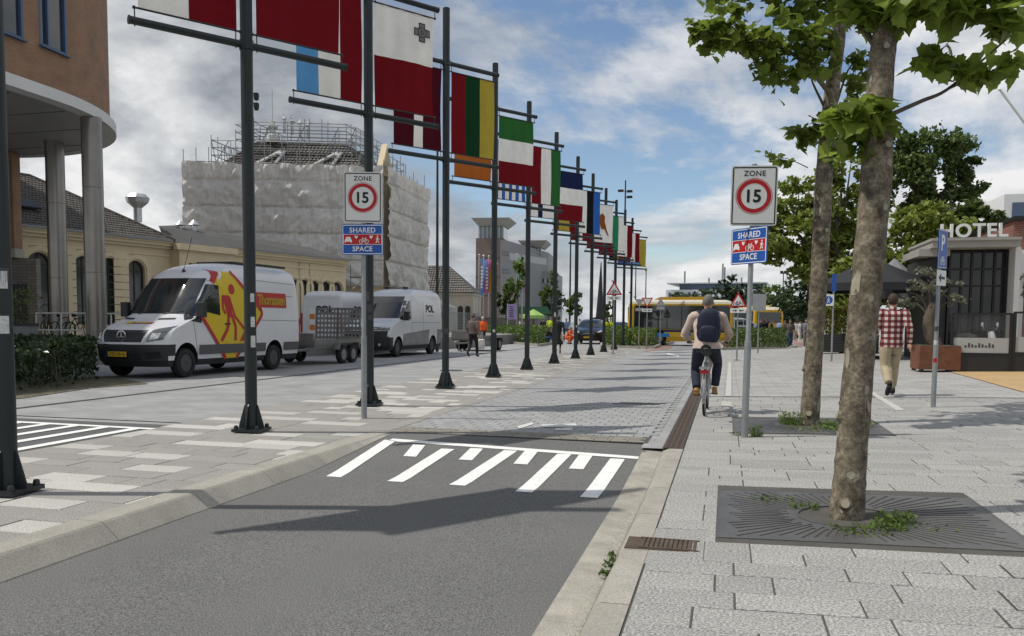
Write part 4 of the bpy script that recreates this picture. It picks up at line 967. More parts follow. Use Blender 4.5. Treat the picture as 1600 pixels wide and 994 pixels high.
# weeds in the grates
def weeds(name, label, pts, seed):
    rr = random.Random(seed); m_ = MB()
    for (c, r_, n_, hh) in pts:
        for k in range(n_):
            a, d = rr.uniform(0,6.28), r_*math.sqrt(rr.random()); p = Vector((c[0]+d*math.cos(a), c[1]+d*math.sin(a)*.8, c[2]))
            if rr.random() < .5:
                h_ = hh*rr.uniform(.3,1); q_ = p+Vector((rr.gauss(0,.03),rr.gauss(0,.03),h_)); w = Vector((rr.gauss(0,1),rr.gauss(0,1),0)).normalized()*.004
                m_.add([p-w, p+w, q_], [(0,1,2)])
            else: tri_leaf(m_, p+Vector((0,0,rr.uniform(.005,hh*.7))), rr.uniform(.02,.05), rr)
    o = m_.build(name, leafmat('weed', (.11,.17,.035), .3, .4, 6), recalc=False); tag(o, label, 'weeds', kind='stuff')
T1, T2 = TREE1, TREE2
weeds('weeds', 'weeds and grass round the tree trunk with pale bark flakes', [((T1.x+.30,T1.y-.12,T1.z),.13,260,.12),((T1.x+.22,T1.y-.3,T1.z),.12,160,.07),((T1.x-.25,T1.y+.25,T1.z),.12,80,.05),((T1.x+.05,T1.y-.42,T1.z),.20,110,.04),((T1.x-.5,T1.y+.45,T1.z),.2,60,.03),((T1.x+.55,T1.y-.2,T1.z),.2,60,.03)], 71)
weeds('weeds', 'weeds in the grate round the slimmer trunk and the sign post foot', [((T2.x-.22,T2.y+.0,T2.z),.18,320,.24),((T2.x+.35,T2.y-.3,T2.z),.28,420,.14),((T2.x+.6,T2.y-.1,T2.z),.25,250,.12),((GR(1180,683).x,GR(1180,683).y,zr(.4)),.09,130,.20),((GR(1152,681).x,GR(1152,681).y,0.01),.06,40,.08),((T2.x,T2.y-.5,T2.z),.35,150,.05)], 72)
weeds('weeds', 'tuft of weeds growing beside the rusty gully cover', [((-.64,4.93,-.10),.05,60,.07),((-.63,5.05,-.09),.05,50,.06),((-.66,4.78,-.10),.04,30,.04)], 73)
# ------------------------------------------------------------------ buildings
def AD(x, y, d): return CAM + (RW @ cray(x, y))*d          # photo pixel at a distance along the view axis
brickmat('brown_brick', (.30,.165,.095), (.25,.135,.078), (.22,.15,.10), .21, .0625, .008, bump=.5)
brickmat('red_brick', (.25,.075,.045), (.19,.055,.038), (.26,.20,.16), .21, .0625, .009, bump=.5)
brickmat('grey_brick', (.23,.21,.18), (.17,.155,.135), (.12,.11,.10), .42, .13, .012, bump=.5)
m_fascia = M('fascia_white', (.60,.60,.58), .5, var=.06, vs=.6); m_soffit = M('soffit_panel', (.34,.345,.35), .35, metal=.3, var=.08, vs=.5)
m_bluefr = M('window_frame_blue', (.05,.10,.19), .4); m_glass = M('window_glass', (.03,.04,.05), .06, spec=.9, var=.2, vs=.4)
m_steel = M('stainless', (.24,.225,.205), .30, metal=.9, var=.22, vs=.8, grain=.05); m_black = M('black_metal', (.012,.012,.013), .45)
m_cream = M('cream_render', (.60,.50,.33), .85, var=.09, vs=.8, grain=.06, gs=40); m_cream_d = M('cream_trim', (.64,.54,.36), .8, var=.08, vs=1.2)
m_rtile = M('roof_tile', (.10,.090,.078), .55, var=.35, vs=2.5, grain=.25, gs=10, spec=.5); m_roof = M('roof_felt', (.085,.083,.08), .85, var=.2, vs=1)
m_ftile = m_rtile
# office building: drum on columns, upper storeys over an open corner
DC = Vector((-29.7, 22.9)); DR = 7.75; ZS = 8.62; OH = 16.0
ob = empty('office_building', (DC.x, DC.y, 0), label='brown brick office building with rounded corner on steel columns', cat='building')
def hit_drum(x, y):
    d = RW @ cray(x, y); a = d.x**2+d.y**2; b = 2*(d.x*(0-DC.x)+d.y*(0-DC.y)); c = DC.length_squared-DR**2; q_ = b*b-4*a*c
    if q_ < 0: return None
    t = (-b-math.sqrt(q_))/(2*a); p = CAM+d*t; return p
def wallp(s, r=0.0):
    """plan position on the facade: s<0 the straight wall towards the viewer, s>0 along the curve"""
    if s <= 0: return Vector((DC.x+DR+r, DC.y+s))
    a = s/DR; return Vector((DC.x+(DR+r)*math.cos(a), DC.y+(DR+r)*math.sin(a)))
def s_of(x, y):
    p = hit_drum(x, y)
    if p and math.atan2(p.y-DC.y, p.x-DC.x) > 0: return math.atan2(p.y-DC.y, p.x-DC.x)*DR, p.z
    d = RW @ cray(x, y); t = (DC.x+DR)/d.x; p = CAM+d*t; return p.y-DC.y, p.z
WIN = []
for (x0, y0, x1, y1) in ((62,66,105,78),(-12,40,37,55)):
    s0, zb = s_of((x0), y0+4); s1, zb1 = s_of(x1, y1+4); WIN.append((min(s0,s1), max(s0,s1), zb))
WIN += [(WIN[1][0]-2.6, WIN[1][0]-.9, WIN[1][2]), (WIN[1][0]-5.2, WIN[1][0]-3.5, WIN[1][2]), (DR*1.75, DR*1.75+1.3, WIN[0][2])]
ss = sorted(set([-14+.5*i for i in range(28)]+[DR*math.pi*i/40 for i in range(41)]+[w[0] for w in WIN]+[w[1] for w in WIN]))
zs = sorted(set([ZS+.35, OH]+[w[2] for w in WIN]+[w[2]+2.0 for w in WIN]+[w[2]+3.4 for w in WIN]+[w[2]+5.2 for w in WIN]))
def inwin(s, z): return any(w[0] < s < w[1] and (w[2] < z < w[2]+2.0 or w[2]+3.4 < z < w[2]+5.2) for w in WIN)
m_ = MB()
o2 = Vector((DC.x, DC.y))
for i in range(len(ss)-1):
    for j in range(len(zs)-1):
        if inwin((ss[i]+ss[i+1])/2, (zs[j]+zs[j+1])/2): continue
        a, b = wallp(ss[i])-o2, wallp(ss[i+1])-o2; m_.add([(a.x,a.y,zs[j]),(b.x,b.y,zs[j]),(b.x,b.y,zs[j+1]),(a.x,a.y,zs[j+1])], [(0,1,2,3)])
w_ = m_.build('wall', MATS['brown_brick'], ob, recalc=False, smooth=True, ang=25, weld=True)
uvl = w_.data.uv_layers.new(name='UVMap')
for p in w_.data.polygons:
    for k in p.loop_indices:
        c = w_.data.vertices[w_.data.loops[k].vertex_index].co; s = math.atan2(c.y, c.x)*DR if c.y > 1e-4 else c.y
        uvl.data[k].uv = (s, c.z)
for (s0, s1, zb) in WIN:
    for z0, z1 in ((zb, zb+2.0), (zb+3.4, zb+5.2)):
        a, b = wallp(s0)-o2, wallp(s1)-o2; d = (b-a); L = d.length; ang = math.atan2(d.y, d.x); nn = Vector((d.y, -d.x)).normalized(); c = (a+b)/2-nn*.06
        fr = MB(); t = .09
        for (cx_, cz, w, h) in ((0,z0+t/2,L,t),(0,z1-t/2,L,t),(-L/2+t/2,(z0+z1)/2,t,z1-z0-2*t),(L/2-t/2,(z0+z1)/2,t,z1-z0-2*t),(-L*.18,(z0+z1)/2,.06,z1-z0-2*t)):
            fr.box((c.x+math.cos(ang)*cx_, c.y+math.sin(ang)*cx_, cz), (w,.14,h), rz=ang)
        f = fr.build('window', m_bluefr, ob); g = MB(); g.box((c.x-nn.x*.04, c.y-nn.y*.04, (z0+z1)/2), (L-.1,.02,z1-z0-.1), rz=ang); g.build('pane', m_glass, f)
        g = MB(); g.box((c.x+nn.x*.10, c.y+nn.y*.10, z0-.03), (L+.06,.22,.05), rz=ang); g.build('sill', m_bluefr, f)
fa = MB()
for i in range(len(ss)-1):
    for (r0, z0, r1, z1) in ((.22,ZS,.22,ZS+.38),(.22,ZS+.38,0,ZS+.38),(.22,ZS,-.3,ZS)):
        a0, b0, a1, b1 = wallp(ss[i],r0)-o2, wallp(ss[i+1],r0)-o2, wallp(ss[i],r1)-o2, wallp(ss[i+1],r1)-o2
        fa.add([(a0.x,a0.y,z0),(b0.x,b0.y,z0),(b1.x,b1.y,z1),(a1.x,a1.y,z1)], [(0,1,2,3)])
fa.build('fascia_band', m_fascia, ob, recalc=False, smooth=True, ang=25, weld=True)
sf = MB(); P_ = [wallp(s, -.29)-o2 for s in ss]; k_ = len(P_)
sf.add([(p.x,p.y,ZS+.01) for p in P_]+[(-6,p.y if p.y < 5 else 5,ZS+.01) for p in P_], [(i,i+1,k_+i+1,k_+i) for i in range(k_-1)]); sf.build('soffit', m_soffit, ob, recalc=False)
for q_ in range(9):
    y = -13+2.4*q_; sj = MB(); x1 = DR-.5 if y < 0 else math.sqrt(max(.1, DR**2-y*y))-.5; sj.b2((-6,y-.012,ZS+.0), (x1,y+.012,ZS+.008)); sj.build('soffit_joint', m_black, ob)
cp = MB(); cp.add([((wallp(s)-o2).x,(wallp(s)-o2).y,OH) for s in ss]+[(-12,8,OH),(-12,-14,OH)], [tuple(range(len(ss)+2))]); cp.build('roof', m_roof, ob, recalc=False)
for (x, yt, d, dia, lab) in ((148,187,29.9,.70,0),(90,225,34.0,.72,0)):
    p = AD(x, 400, d); m_ = MB(); m_.lathe([(dia/2,-.1),(dia/2,3.05),(dia/2-.008,3.06),(dia/2-.008,3.08),(dia/2,3.09),(dia/2,6.1),(dia/2-.008,6.11),(dia/2-.008,6.13),(dia/2,6.14),(dia/2,ZS+.02)], n=32)
    m_.build('column', m_steel, ob, loc=(p.x-DC.x, p.y-DC.y, 0), smooth=True, ang=30)
# unseen slab added behind the drum, sized so its shadow covers the vans
tw = empty('added_shade_block', (-37, 21, 0), label='unseen brown brick slab added behind the rounded corner to shade the vans', cat='building')
m_ = MB(); m_.b2((-9,-7.5,8.7), (9,9.5,30)); w_ = m_.build('wall', MATS['brown_brick'], tw); boxuv(w_.data, facade_uv)
for fl in range(7):
    for q_ in range(5):
        g = MB(); g.b2((9.0,-6.6+3.3*q_,10+2.8*fl), (9.06,-4.9+3.3*q_,11.7+2.8*fl)); g.build('window', m_glass, tw)
# piers at the left edge
p = AD(17, 300, 36); pr = empty('brick_pier', (p.x, p.y, 0), .25, 'red brown brick pier on a concrete block under the soffit', 'pier')
m_ = MB(); m_.b2((-.22,-.3,4.45), (.26,.3,8.6)); q = m_.build('shaft', MATS['brown_brick'], pr); boxuv(q.data, facade_uv)
m_ = MB(); m_.b2((-.5,-.34,4.05), (.30,.34,4.45)); m_.build('block', m_conc, pr); m_ = MB(); m_.b2((-.62,-.3,0), (-.25,.3,8.6)); m_.build('steel_post', m_black, pr)
p = AD(20, 440, 36.3); gw = empty('grey_wall', (p.x, p.y, 0), .25, 'grey stone brick wall with dark door below the brick pier', 'wall')
m_ = MB(); m_.b2((-1.2,0,0), (1.05,.35,4.05)); q = m_.build('wall', MATS['grey_brick'], gw); boxuv(q.data, facade_uv); m_ = MB(); m_.b2((-.3,-.04,.6), (.62,0,2.9)); m_.build('door', M('door_dark', (.03,.032,.036), .5), gw)
# raised forecourt of the station
ter = MB(); A_, B_ = G(-260,560), AD(165,540,31.5)
ter.add([(-60,14,.6),(-21.6,14,.6),(-16.4,26.5,.6),(-13.5,42,.6),(-13.5,60,.6),(-60,60,.6)], [(0,1,2,3,4,5)])
ter.add([(-60,14,.6),(-21.6,14,.6),(-21.6,14,0),(-60,14,0)], [(0,1,2,3)]); ter.add([(-21.6,14,.6),(-16.4,26.5,.6),(-16.4,26.5,0),(-21.6,14,0)], [(0,1,2,3)]); ter.add([(-16.4,26.5,.6),(-13.5,42,.6),(-13.5,42,0),(-16.4,26.5,0)], [(0,1,2,3)]); ter.add([(-13.5,42,.6),(-13.5,60,.6),(-13.5,60,0),(-13.5,42,0)], [(0,1,2,3)])
o = ter.build('station_forecourt', M('forecourt', (.23,.225,.215), .85, var=.12, vs=.8, grain=.15, gs=30), recalc=False); o['kind'] = 'structure'

# ---- station wing: cream walls, arched windows, tiled hip roof
SA, SB = AD(-30, 346, 35.6), AD(540, 408, 56.6); EZ = 5.5
su = Vector((SB.x-SA.x, SB.y-SA.y)); SL = su.length; su.normalize(); sn = Vector((su.y, -su.x)); SANG = math.atan2(su.y, su.x)
st = empty('station_wing', (SA.x, SA.y, 0), SANG, 'cream rendered station wing with arched windows and tiled hip roof', 'building')
def hit_st(x, y):
    d = RW @ cray(x, y); n3 = Vector((sn.x, sn.y, 0)); t = n3.dot(Vector((SA.x, SA.y, CAMZ))-CAM)/n3.dot(d); p = CAM+d*t; return (Vector((p.x-SA.x, p.y-SA.y)).dot(su), p.z)
# facade with real arched openings: local x along the wall, outside is -y
AW = []
for xc, yt, w in ((61,394,1.15),(131,400,1.15),(172,403,1.15),(212.6,407,1.05),(459,436,1.05),(475.7,437,1.05),(491.6,439,1.05),(509.7,440,1.05),(526.7,441,1.05)):
    u, zt = hit_st(xc, yt); AW.append((u, zt, w))
bay0, bay1 = hit_st(265, 380)[0], hit_st(352, 390)[0]
def arch_outline(u, zt, w, z0, n=12): return [(u-w/2, z0), (u+w/2, z0)] + [(u+w/2*math.cos(math.pi*i/n), zt-w/2+w/2*math.sin(math.pi*i/n)) for i in range(n+1)]
def wall_with_arches(u0, u1, z1, holes, parent, mat, dpt=.35):
    """strips of wall between and above the arches"""
    m_ = MB(); N = 12; z0 = 0
    cuts = [u0]
    for (u, zt, w) in holes:
        m_.b2((cuts[-1],0,z0), (u-w/2,dpt,z1)); c = u
        m_.b2((u-w/2,0,0), (u+w/2,dpt,1.1))
        arc = [(u-w/2*math.cos(math.pi*i/N), zt-w/2+w/2*math.sin(math.pi*i/N)) for i in range(N+1)]
        for i in range(N):
            a, b = arc[i], arc[i+1]; m_.ext([(a[0],a[1]),(b[0],b[1]),(b[0],z1),(a[0],z1)], 'y', 0, dpt)
        cuts.append(u+w/2)
    m_.b2((cuts[-1],0,z0), (u1,dpt,z1)); return m_.build('wall', mat, parent)
wall_with_arches(-6, SL, EZ-.35, AW, st, m_cream)
m_frame = M('arch_frame', (.03,.03,.028), .5); m_gl2 = M('station_glass', (.05,.055,.055), .08, spec=.8, var=.5, vs=1.2)
for (u, zt, w) in AW:
    fr = MB(); N = 14; r0, r1 = w/2-.09, w/2+.002
    for i in range(N):
        a, b = math.pi*i/N, math.pi*(i+1)/N; q = [(u+r*math.cos(t), zt-w/2+r*math.sin(t)) for r, t in ((r0,a),(r1,a),(r1,b),(r0,b))]; fr.ext(q, 'y', .16, .22)
    fr.b2((u-w/2,.16,1.1), (u-w/2+.09,.22,zt-w/2)); fr.b2((u+w/2-.09,.16,1.1), (u+w/2,.22,zt-w/2)); fr.b2((u-.03,.16,1.1), (u+.03,.22,zt-.05)); fr.b2((u-w/2+.09,.165,zt-w/2-.03), (u+w/2-.09,.215,zt-w/2+.03)); fr.b2((u-w/2+.09,.165,2.0), (u+w/2-.09,.215,2.05))
    f = fr.build('arched_window', m_frame, st); g = MB(); g.ext(arch_outline(u, zt, w-.02, 1.1), 'y', .2, .21); g.build('pane', m_gl2, f)
    ar = MB(); r0, r1 = w/2+.08, w/2+.30
    for i in range(N):
        a, b = math.pi*i/N, math.pi*(i+1)/N; q = [(u+r*math.cos(t), zt-w/2+r*math.sin(t)) for r, t in ((r0,a),(r1,a),(r1,b),(r0,b))]; ar.ext(q, 'y', -.06, -.002)
    ar.b2((u-r1,-.06,1.0), (u-r0,-.002,zt-w/2)); ar.b2((u+r0,-.06,1.0), (u+r1,-.002,zt-w/2)); ar.build('arch_moulding', m_cream_d, st)
for xq in (104, 188, 28):                                        # pilasters with rusticated joints
    u = hit_st(xq, 400)[0]
    for k in range(11): m_ = MB(); m_.b2((u-.42,-.07,.62+.38*k), (u+.42,-.003,.97+.38*k)); m_.build('pilaster_block', m_cream_d, st)
m_ = MB()
for z0, z1, pr_ in ((EZ-.75,EZ-.66,.05),(EZ-.35,EZ-.20,.14),(EZ-.20,EZ-.06,.30),(EZ-.06,EZ+.02,.40)): m_.b2((-6,-pr_,z0), (SL,.4,z1))
m_.build('cornice', m_cream_d, st)
m_ = MB(); m_.b2((-6,-.5,EZ+.021), (SL,-.36,EZ+.12)); m_.build('gutter', M('zinc', (.24,.25,.26), .5, metal=.5), st)
m_ = MB(); m_.b2((bay0,-.75,2.5), (bay1,-.002,EZ-.38)); m_.build('bay', m_cream, st); m_ = MB(); m_.b2((bay0-.1,-.95,EZ-.38), (bay1+.1,-.42,EZ-.04)); m_.build('bay_cornice', m_cream_d, st)
for q_ in range(5):
    u = bay0+.6+q_*(bay1-bay0-2.2)/5; m_ = MB(); m_.b2((u,-.78,3.55), (u+(bay1-bay0-2.6)/5,-.752,4.45)); m_.build('bay_window', m_gl2, st)
def tile_roof(name, parent, quad, nc, nr, mat, lift=.05):
    """rows of pantiles laid over a sloping four-sided face a,b (eave), c,d (ridge)"""
    a, b, c, d = [Vector(p) for p in quad]; m_ = MB(); nrm = (b-a).cross(d-a).normalized()
    if nrm.z < 0: nrm = -nrm
    for r_ in range(nr):
        v0, v1 = r_/nr, (r_+1.12)/nr; v1 = min(1, v1); el, er = a.lerp(d, v0), b.lerp(c, v0); fl, fr_ = a.lerp(d, v1), b.lerp(c, v1)
        n_ = max(1, int(nc*(er-el).length/(b-a).length))
        for k in range(n_):
            u0, u1, u2 = k/n_, (k+.62)/n_, (k+1)/n_; j = rnd.uniform(0,.012)
            p0, p1, p2 = el.lerp(er,u0)+nrm*(lift+j), el.lerp(er,u1)+nrm*(lift+.035+j), el.lerp(er,u2)+nrm*(lift*.6+j); q0, q1, q2 = fl.lerp(fr_,u0)+nrm*.005, fl.lerp(fr_,u1)+nrm*.04, fl.lerp(fr_,u2)+nrm*.002
            m_.add([p0,p1,p2,q0,q1,q2, p0-nrm*.05, p1-nrm*.05, p2-nrm*.05], [(0,1,4,3),(1,2,5,4),(0,6,7,1),(1,7,8,2)])
    o = m_.build(name, mat, parent, recalc=False); o['kind'] = 'stuff'; return o
uh = hit_st(262, 372)[0]; RZ = 8.6; RD = 4.6; hipx = uh-RD*1.0
ru = MB(); ru.add([(-6,-.45,EZ+.03),(uh,-.45,EZ+.03),(hipx,RD,RZ),(-6,RD,RZ),(uh,2*RD+.45,EZ+.03),(-6,2*RD+.45,EZ+.03)], [(0,1,2,3),(1,4,2),(4,5,3,2)]); rf = ru.build('roof', m_roof, st, recalc=False)
tile_roof('roof_tiles', rf, ((-6,-.47,EZ+.06),(uh,-.47,EZ+.06),(hipx,RD,RZ+.03),(-6,RD,RZ+.03)), 90, 22, m_rtile)
m_ = MB(); m_.tube([(-6,RD,RZ+.06),(hipx,RD,RZ+.06),(uh+.1,-.5,EZ+.1)], .11, 8); m_.build('ridge_tiles', m_rtile, rf, smooth=True)
r2z = 6.9; m_ = MB(); m_.add([(uh-.5,-.4,EZ+.04),(SL,-.4,EZ+.04),(SL,3.2,6.55),(uh+3.0,3.2,r2z),(uh+1.0,2.0,r2z-.3)], [(0,1,2,3,4)]); m_.add([(uh+3.0,3.2,r2z),(SL,3.2,6.55),(SL,8,EZ),(uh+3,8,EZ)], [(0,1,2,3)]); m_.build('low_roof', m_roof, st, recalc=False)
p = hit_st(214, 345); m_ = MB(); m_.lathe([(.22,0),(.22,.75),(.55,1.05),(.62,1.3),(.42,1.5),(0,1.52)], n=8); o = m_.build('vent_hood', M('vent_alu', (.55,.56,.57), .4, metal=.7), st, loc=(p[0]+1.7,2.2,6.7))
m_ = MB(); m_.b2((0,0,0), (1.0,.7,.08)); o = m_.build('skylight', m_frame, st, loc=(hit_st(48,345)[0],.75,EZ+1.02), rot=(.55,0,0))
for xq, hh in ((300,1.0),(322,1.15)):
    u = hit_st(xq, 370)[0]; m_ = MB(); m_.lathe([(.14,0),(.14,hh*.7),(.34,hh*.75),(.06,hh),(0,hh)], n=10); m_.build('roof_vent', M('vent_alu', (.55,.56,.57)), st, loc=(u+1.2,2.4,6.1))
p = hit_st(352, 376)
# railing and bicycles on the forecourt
rl = empty('bike_rail', AD(100, 500, 31.5), label='pale tubular railing on the station forecourt beside the steel columns', cat='railing'); rl.location.z = .6
for z in (.35, 1.0): m_ = MB(); m_.tube([(-1.3,0,z),(2.8,.6,z)], .03, 8); m_.build('rail', m_fascia, rl)
for k in range(5): m_ = MB(); m_.tube([(-1.3+k*1.02,.15*k,0),(-1.3+k*1.02,.15*k,1.0)], .03, 8); m_.build('post', m_fascia, rl)

# ---- scaffolded central block of the station
m_net = M('scaffold_net', (.62,.60,.565), .8, var=.16, vs=.35, grain=.08, gs=6, transl=.12, bump=.2, bs=3); m_tubeS = M('scaffold_tube', (.30,.31,.32), .5, metal=.6)
C0 = AD(600, 440, 62.0); CL = AD(290, 440, 60.8); CR = AD(663, 440, 72.3); ZN = 12.9; ZB_ = 4.0
sc_ = empty('scaffolded_block', (C0.x, C0.y, 0), label='station block wrapped in pale scaffold netting below a tiled roof', cat='building')
def net(a, b, parent, seed, nu, nv):
    a, b = Vector((a.x-C0.x, a.y-C0.y, 0)), Vector((b.x-C0.x, b.y-C0.y, 0)); L = (b-a).length; nn = Vector(((b-a).y, -(b-a).x, 0)).normalized()
    if nn.dot(Vector((-C0.x, -C0.y, 0))) < 0: nn = -nn
    m_ = MB()
    def fn(u, v):
        z = ZB_+(ZN-ZB_)*v; lift = (z % 1.95)/1.95; sag = math.sin(math.pi*lift)
        w = .22*sag*(.5+.8*mnoise.noise((u*L*.45, math.floor(z/1.95)*3.1, seed)))+.16*mnoise.noise((u*L*.9+z*.5, z*.9, seed+5))+.10*mnoise.noise((u*L*2.4-z*1.2, z*1.8, seed+9))+.06*math.sin(u*L*5.2+2*mnoise.noise((u*9, z, seed)))*sag+(-.14 if lift < .06 else 0)
        def rg(x_, y_, s_): return 1-2*abs(mnoise.noise((x_, y_, s_)))
        w += .085*rg(u*L*1.3+z*.7, z*.8-u*L*.3, seed+11)+.055*rg(u*L*2.9-z*.9, z*.7, seed+13)+.03*rg(u*L*6.5, z*.45, seed+17)+.045*math.sin(u*L*14+3*mnoise.noise((u*L*.8, z*.5, seed+21)))*(.4+.6*mnoise.noise((u*L*.3, z*.6, seed+23)))
        low = max(0, 1-v*3.2); w += low*.4*mnoise.noise((u*L*1.1+z, z*1.3, seed+3))
        return a.lerp(b, u)+nn*(w+.25)+Vector((0,0,z+(.06*math.sin(u*40) if v > .99 else 0)))
    m_.grid(nu, nv, fn); return m_.build('netting', m_net, parent, smooth=True, ang=180, recalc=False)
net(CL, C0, sc_, 1, 260, 130); net(C0, CR, sc_, 2, 130, 110)
cl_, cr_ = Vector((CL.x-C0.x, CL.y-C0.y, 0)), Vector((CR.x-C0.x, CR.y-C0.y, 0)); cb_ = cl_+cr_
ins = lambda p, k: (cl_+cr_)*.5+(p-(cl_+cr_)*.5)*k
core = MB(); P4 = [ins(p,.95) for p in (cl_, Vector((0,0,0)), cr_, cb_)]
core.add([tuple(p) for p in P4]+[(p.x,p.y,12.4) for p in P4], [(0,1,5,4),(1,2,6,5),(2,3,7,6),(3,0,4,7),(4,5,6,7)]); core.build('wall', m_cream, sc_)
# hipped tile roof with a flat deck
e4 = [ins(p,.86)+Vector((0,0,12.2)) for p in (cl_, Vector((0,0,0)), cr_, cb_)]; t4 = [ins(p,.46)+Vector((0,0,15.1)) for p in (cl_, Vector((0,0,0)), cr_, cb_)]
rb = MB(); rb.add(e4+t4, [(0,1,5,4),(1,2,6,5),(2,3,7,6),(3,0,4,7),(4,5,6,7)]); rfo = rb.build('roof', m_roof, sc_)
tile_roof('roof_tiles', rfo, (e4[0],e4[1],t4[1],t4[0]), 46, 13, m_rtile, .09); tile_roof('roof_tiles', rfo, (e4[1],e4[2],t4[2],t4[1]), 36, 13, m_rtile, .09)
for (u, w) in ((.28,.7),(.62,.7)):                           # dormer frames on the front slope
    b0 = e4[0].lerp(e4[1],u); q = MB(); dd = (e4[1]-e4[0]).normalized(); up_ = (t4[0]-e4[0]).normalized()
    for s_ in (-w, w): q.tube([b0+dd*s_*1.6+Vector((0,0,.1)), b0+dd*s_*.2+up_*3.0+Vector((0,0,.35))], .12, 5)
    q.tube([b0-dd*w*.4+up_*2.6+Vector((0,0,.35)), b0+dd*w*.4+up_*2.6+Vector((0,0,.35))], .12, 5); q.build('dormer_frame', m_fascia, rfo)
m_ = MB(); pc = t4[0].lerp(t4[1], .18)
m_.lathe([(.5,0),(.45,.5),(.3,.6),(.22,1.0),(.42,1.1),(.42,1.25),(.2,1.3),(.2,1.6),(0,1.62)], tuple(pc), 10); m_.tube([pc+Vector((0,0,1.6)), pc+Vector((0,0,4.0))], .04, 5)
for k in range(4): m_.lathe([(.12,0),(.12,.9),(.2,1.0),(0,1.4)], tuple(pc+(t4[1]-t4[0]).normalized()*(.9+.6*k)+Vector((0,0,.8-.15*k))), 7)
m_.build('roof_ornament', m_fascia, sc_)
m_ = MB(); g0 = ins(Vector((0,0,0)), .98); gd = cr_.normalized(); m_.add([g0+Vector((0,0,12.6)), g0+gd*2.6+Vector((0,0,12.6)), g0+gd*1.3+Vector((0,0,14.6)), g0+Vector((-.4,.1,12.6))], [(0,1,2)]); m_.prism([(0,12.4),(2.4,12.4),(2.4,12.9),(1.2,14.9),(0,12.9)], lambda a, b: g0+gd*a+Vector((0,0,b)), lambda a, b: g0+gd*a+Vector((-.5,.05,b))); m_.build('gable_dormer', m_cream_d, sc_)
tb = MB(); rr_ = random.Random(5)
def tubeline(a, b, r=.035): tb.tube([a, b], r, 4, cap=False)
for (a, b, n_) in ((cl_, Vector((0,0,0)), 16), (Vector((0,0,0)), cr_, 10)):
    for k in range(n_+1):
        p = a.lerp(b, k/n_); h_ = rr_.uniform(.3,1.4); tubeline(p+Vector((0,0,3)), p+Vector((0,0,ZN+h_)))
    for z in (ZN+.12,): tubeline(a+Vector((0,0,z)), b+Vector((0,0,z)))
for lev, (kk, z0, z1) in enumerate(((.80,12.6,15.4),(.62,13.6,16.8),(.48,14.6,17.2))):
    c4 = [ins(p,kk) for p in (cl_, Vector((0,0,0)), cr_, cb_)]
    for i in range(4):
        a, b = c4[i], c4[(i+1)%4]; n_ = 9-lev*2
        for k in range(n_):
            p = a.lerp(b, k/n_); tubeline(p+Vector((0,0,z0)), p+Vector((0,0,z1-rr_.uniform(0,1.0))))
            if rr_.random() < .5: tubeline(p+Vector((0,0,z0)), a.lerp(b, (k+1)/n_)+Vector((0,0,z1-.6)))
        for z in (z1-1.7, z1-1.15, z1-.6): tubeline(a+Vector((0,0,z)), b+Vector((0,0,z)))
o = tb.build('scaffold_tubes', m_tubeS, sc_, recalc=False); o['kind'] = 'stuff'
tbl = MB(); q0 = Vector((AD(548,460,59).x-C0.x, AD(548,460,59).y-C0.y, 0))
for k in range(4):
    for (dx, dy) in ((0,0),(1.2,.2)):
        tbl.tube([q0+Vector((dx+.0,dy,0)), q0+Vector((dx,dy,5.4))], .035, 4)
    z = 1.2*k+.9; tbl.tube([q0+Vector((0,0,z)), q0+Vector((1.2,.2,z))], .035, 4); tbl.box(q0+Vector((.6,.1,z+.05)), (1.3,.8,.06)); tbl.tube([q0+Vector((0,0,z-.9)), q0+Vector((1.2,.2,z))], .03, 4)
o = tbl.build('stair_scaffold', m_tubeS, sc_, recalc=False); o['kind'] = 'stuff'

# ---- low station hall beyond
p = AD(700, 470, 78); lh = empty('station_hall', (p.x, p.y, 0), .17, 'low cream station hall with hipped tile roof beyond the netting', 'building'); pxm = 78/F
m_ = MB(); m_.b2((-3.2,0,0), (2.4,6,4.0)); m_.b2((-3.3,-.15,3.9), (2.5,6.2,4.15)); m_.build('wall', M('pale_render', (.46,.43,.36), .85, var=.15, vs=.7), lh)
m_ = MB(); R4 = [(-3.4,-.25,4.15),(2.6,-.25,4.15),(2.6,6.3,4.15),(-3.4,6.3,4.15)]; T2_ = [(-3.4,3.0,6.9),(-.4,3.0,6.9)]
m_.add(R4+T2_, [(0,1,5,4),(1,2,5),(2,3,4,5)]); rf = m_.build('roof', m_roof, lh, recalc=False); tile_roof('roof_tiles', rf, (R4[0],R4[1],T2_[1],T2_[0]), 24, 12, m_rtile, .07)
for u in (.3, 1.2, 1.9): g = MB(); g.ext(arch_outline(u, 2.9, .5, .6), 'y', -.03, -.002); g.build('arched_window', m_frame, lh)
m_ = MB(); m_.b2((-4.4,-1.6,2.0), (-2.2,-1.45,2.6)); sg = m_.build('sign_board', m_net, lh); link('lettering', text_mesh('69', .5, .02, .01, 1, M('sign_navy', (.02,.03,.12))), sg, (-3.9,-1.62,2.1)); 
p = AD(636, 445, 66); tp = empty('covered_canopy', (p.x, p.y, 0), .1, 'pale sheeted canopy at the foot of the netting', 'canopy'); m_ = MB(); m_.ext([(-2.2,0),(3.2,0),(3.2,2.6),(0.2,3.9),(-2.2,4.6)], 'y', 0, 4); m_.build('sheeting', m_net, tp)

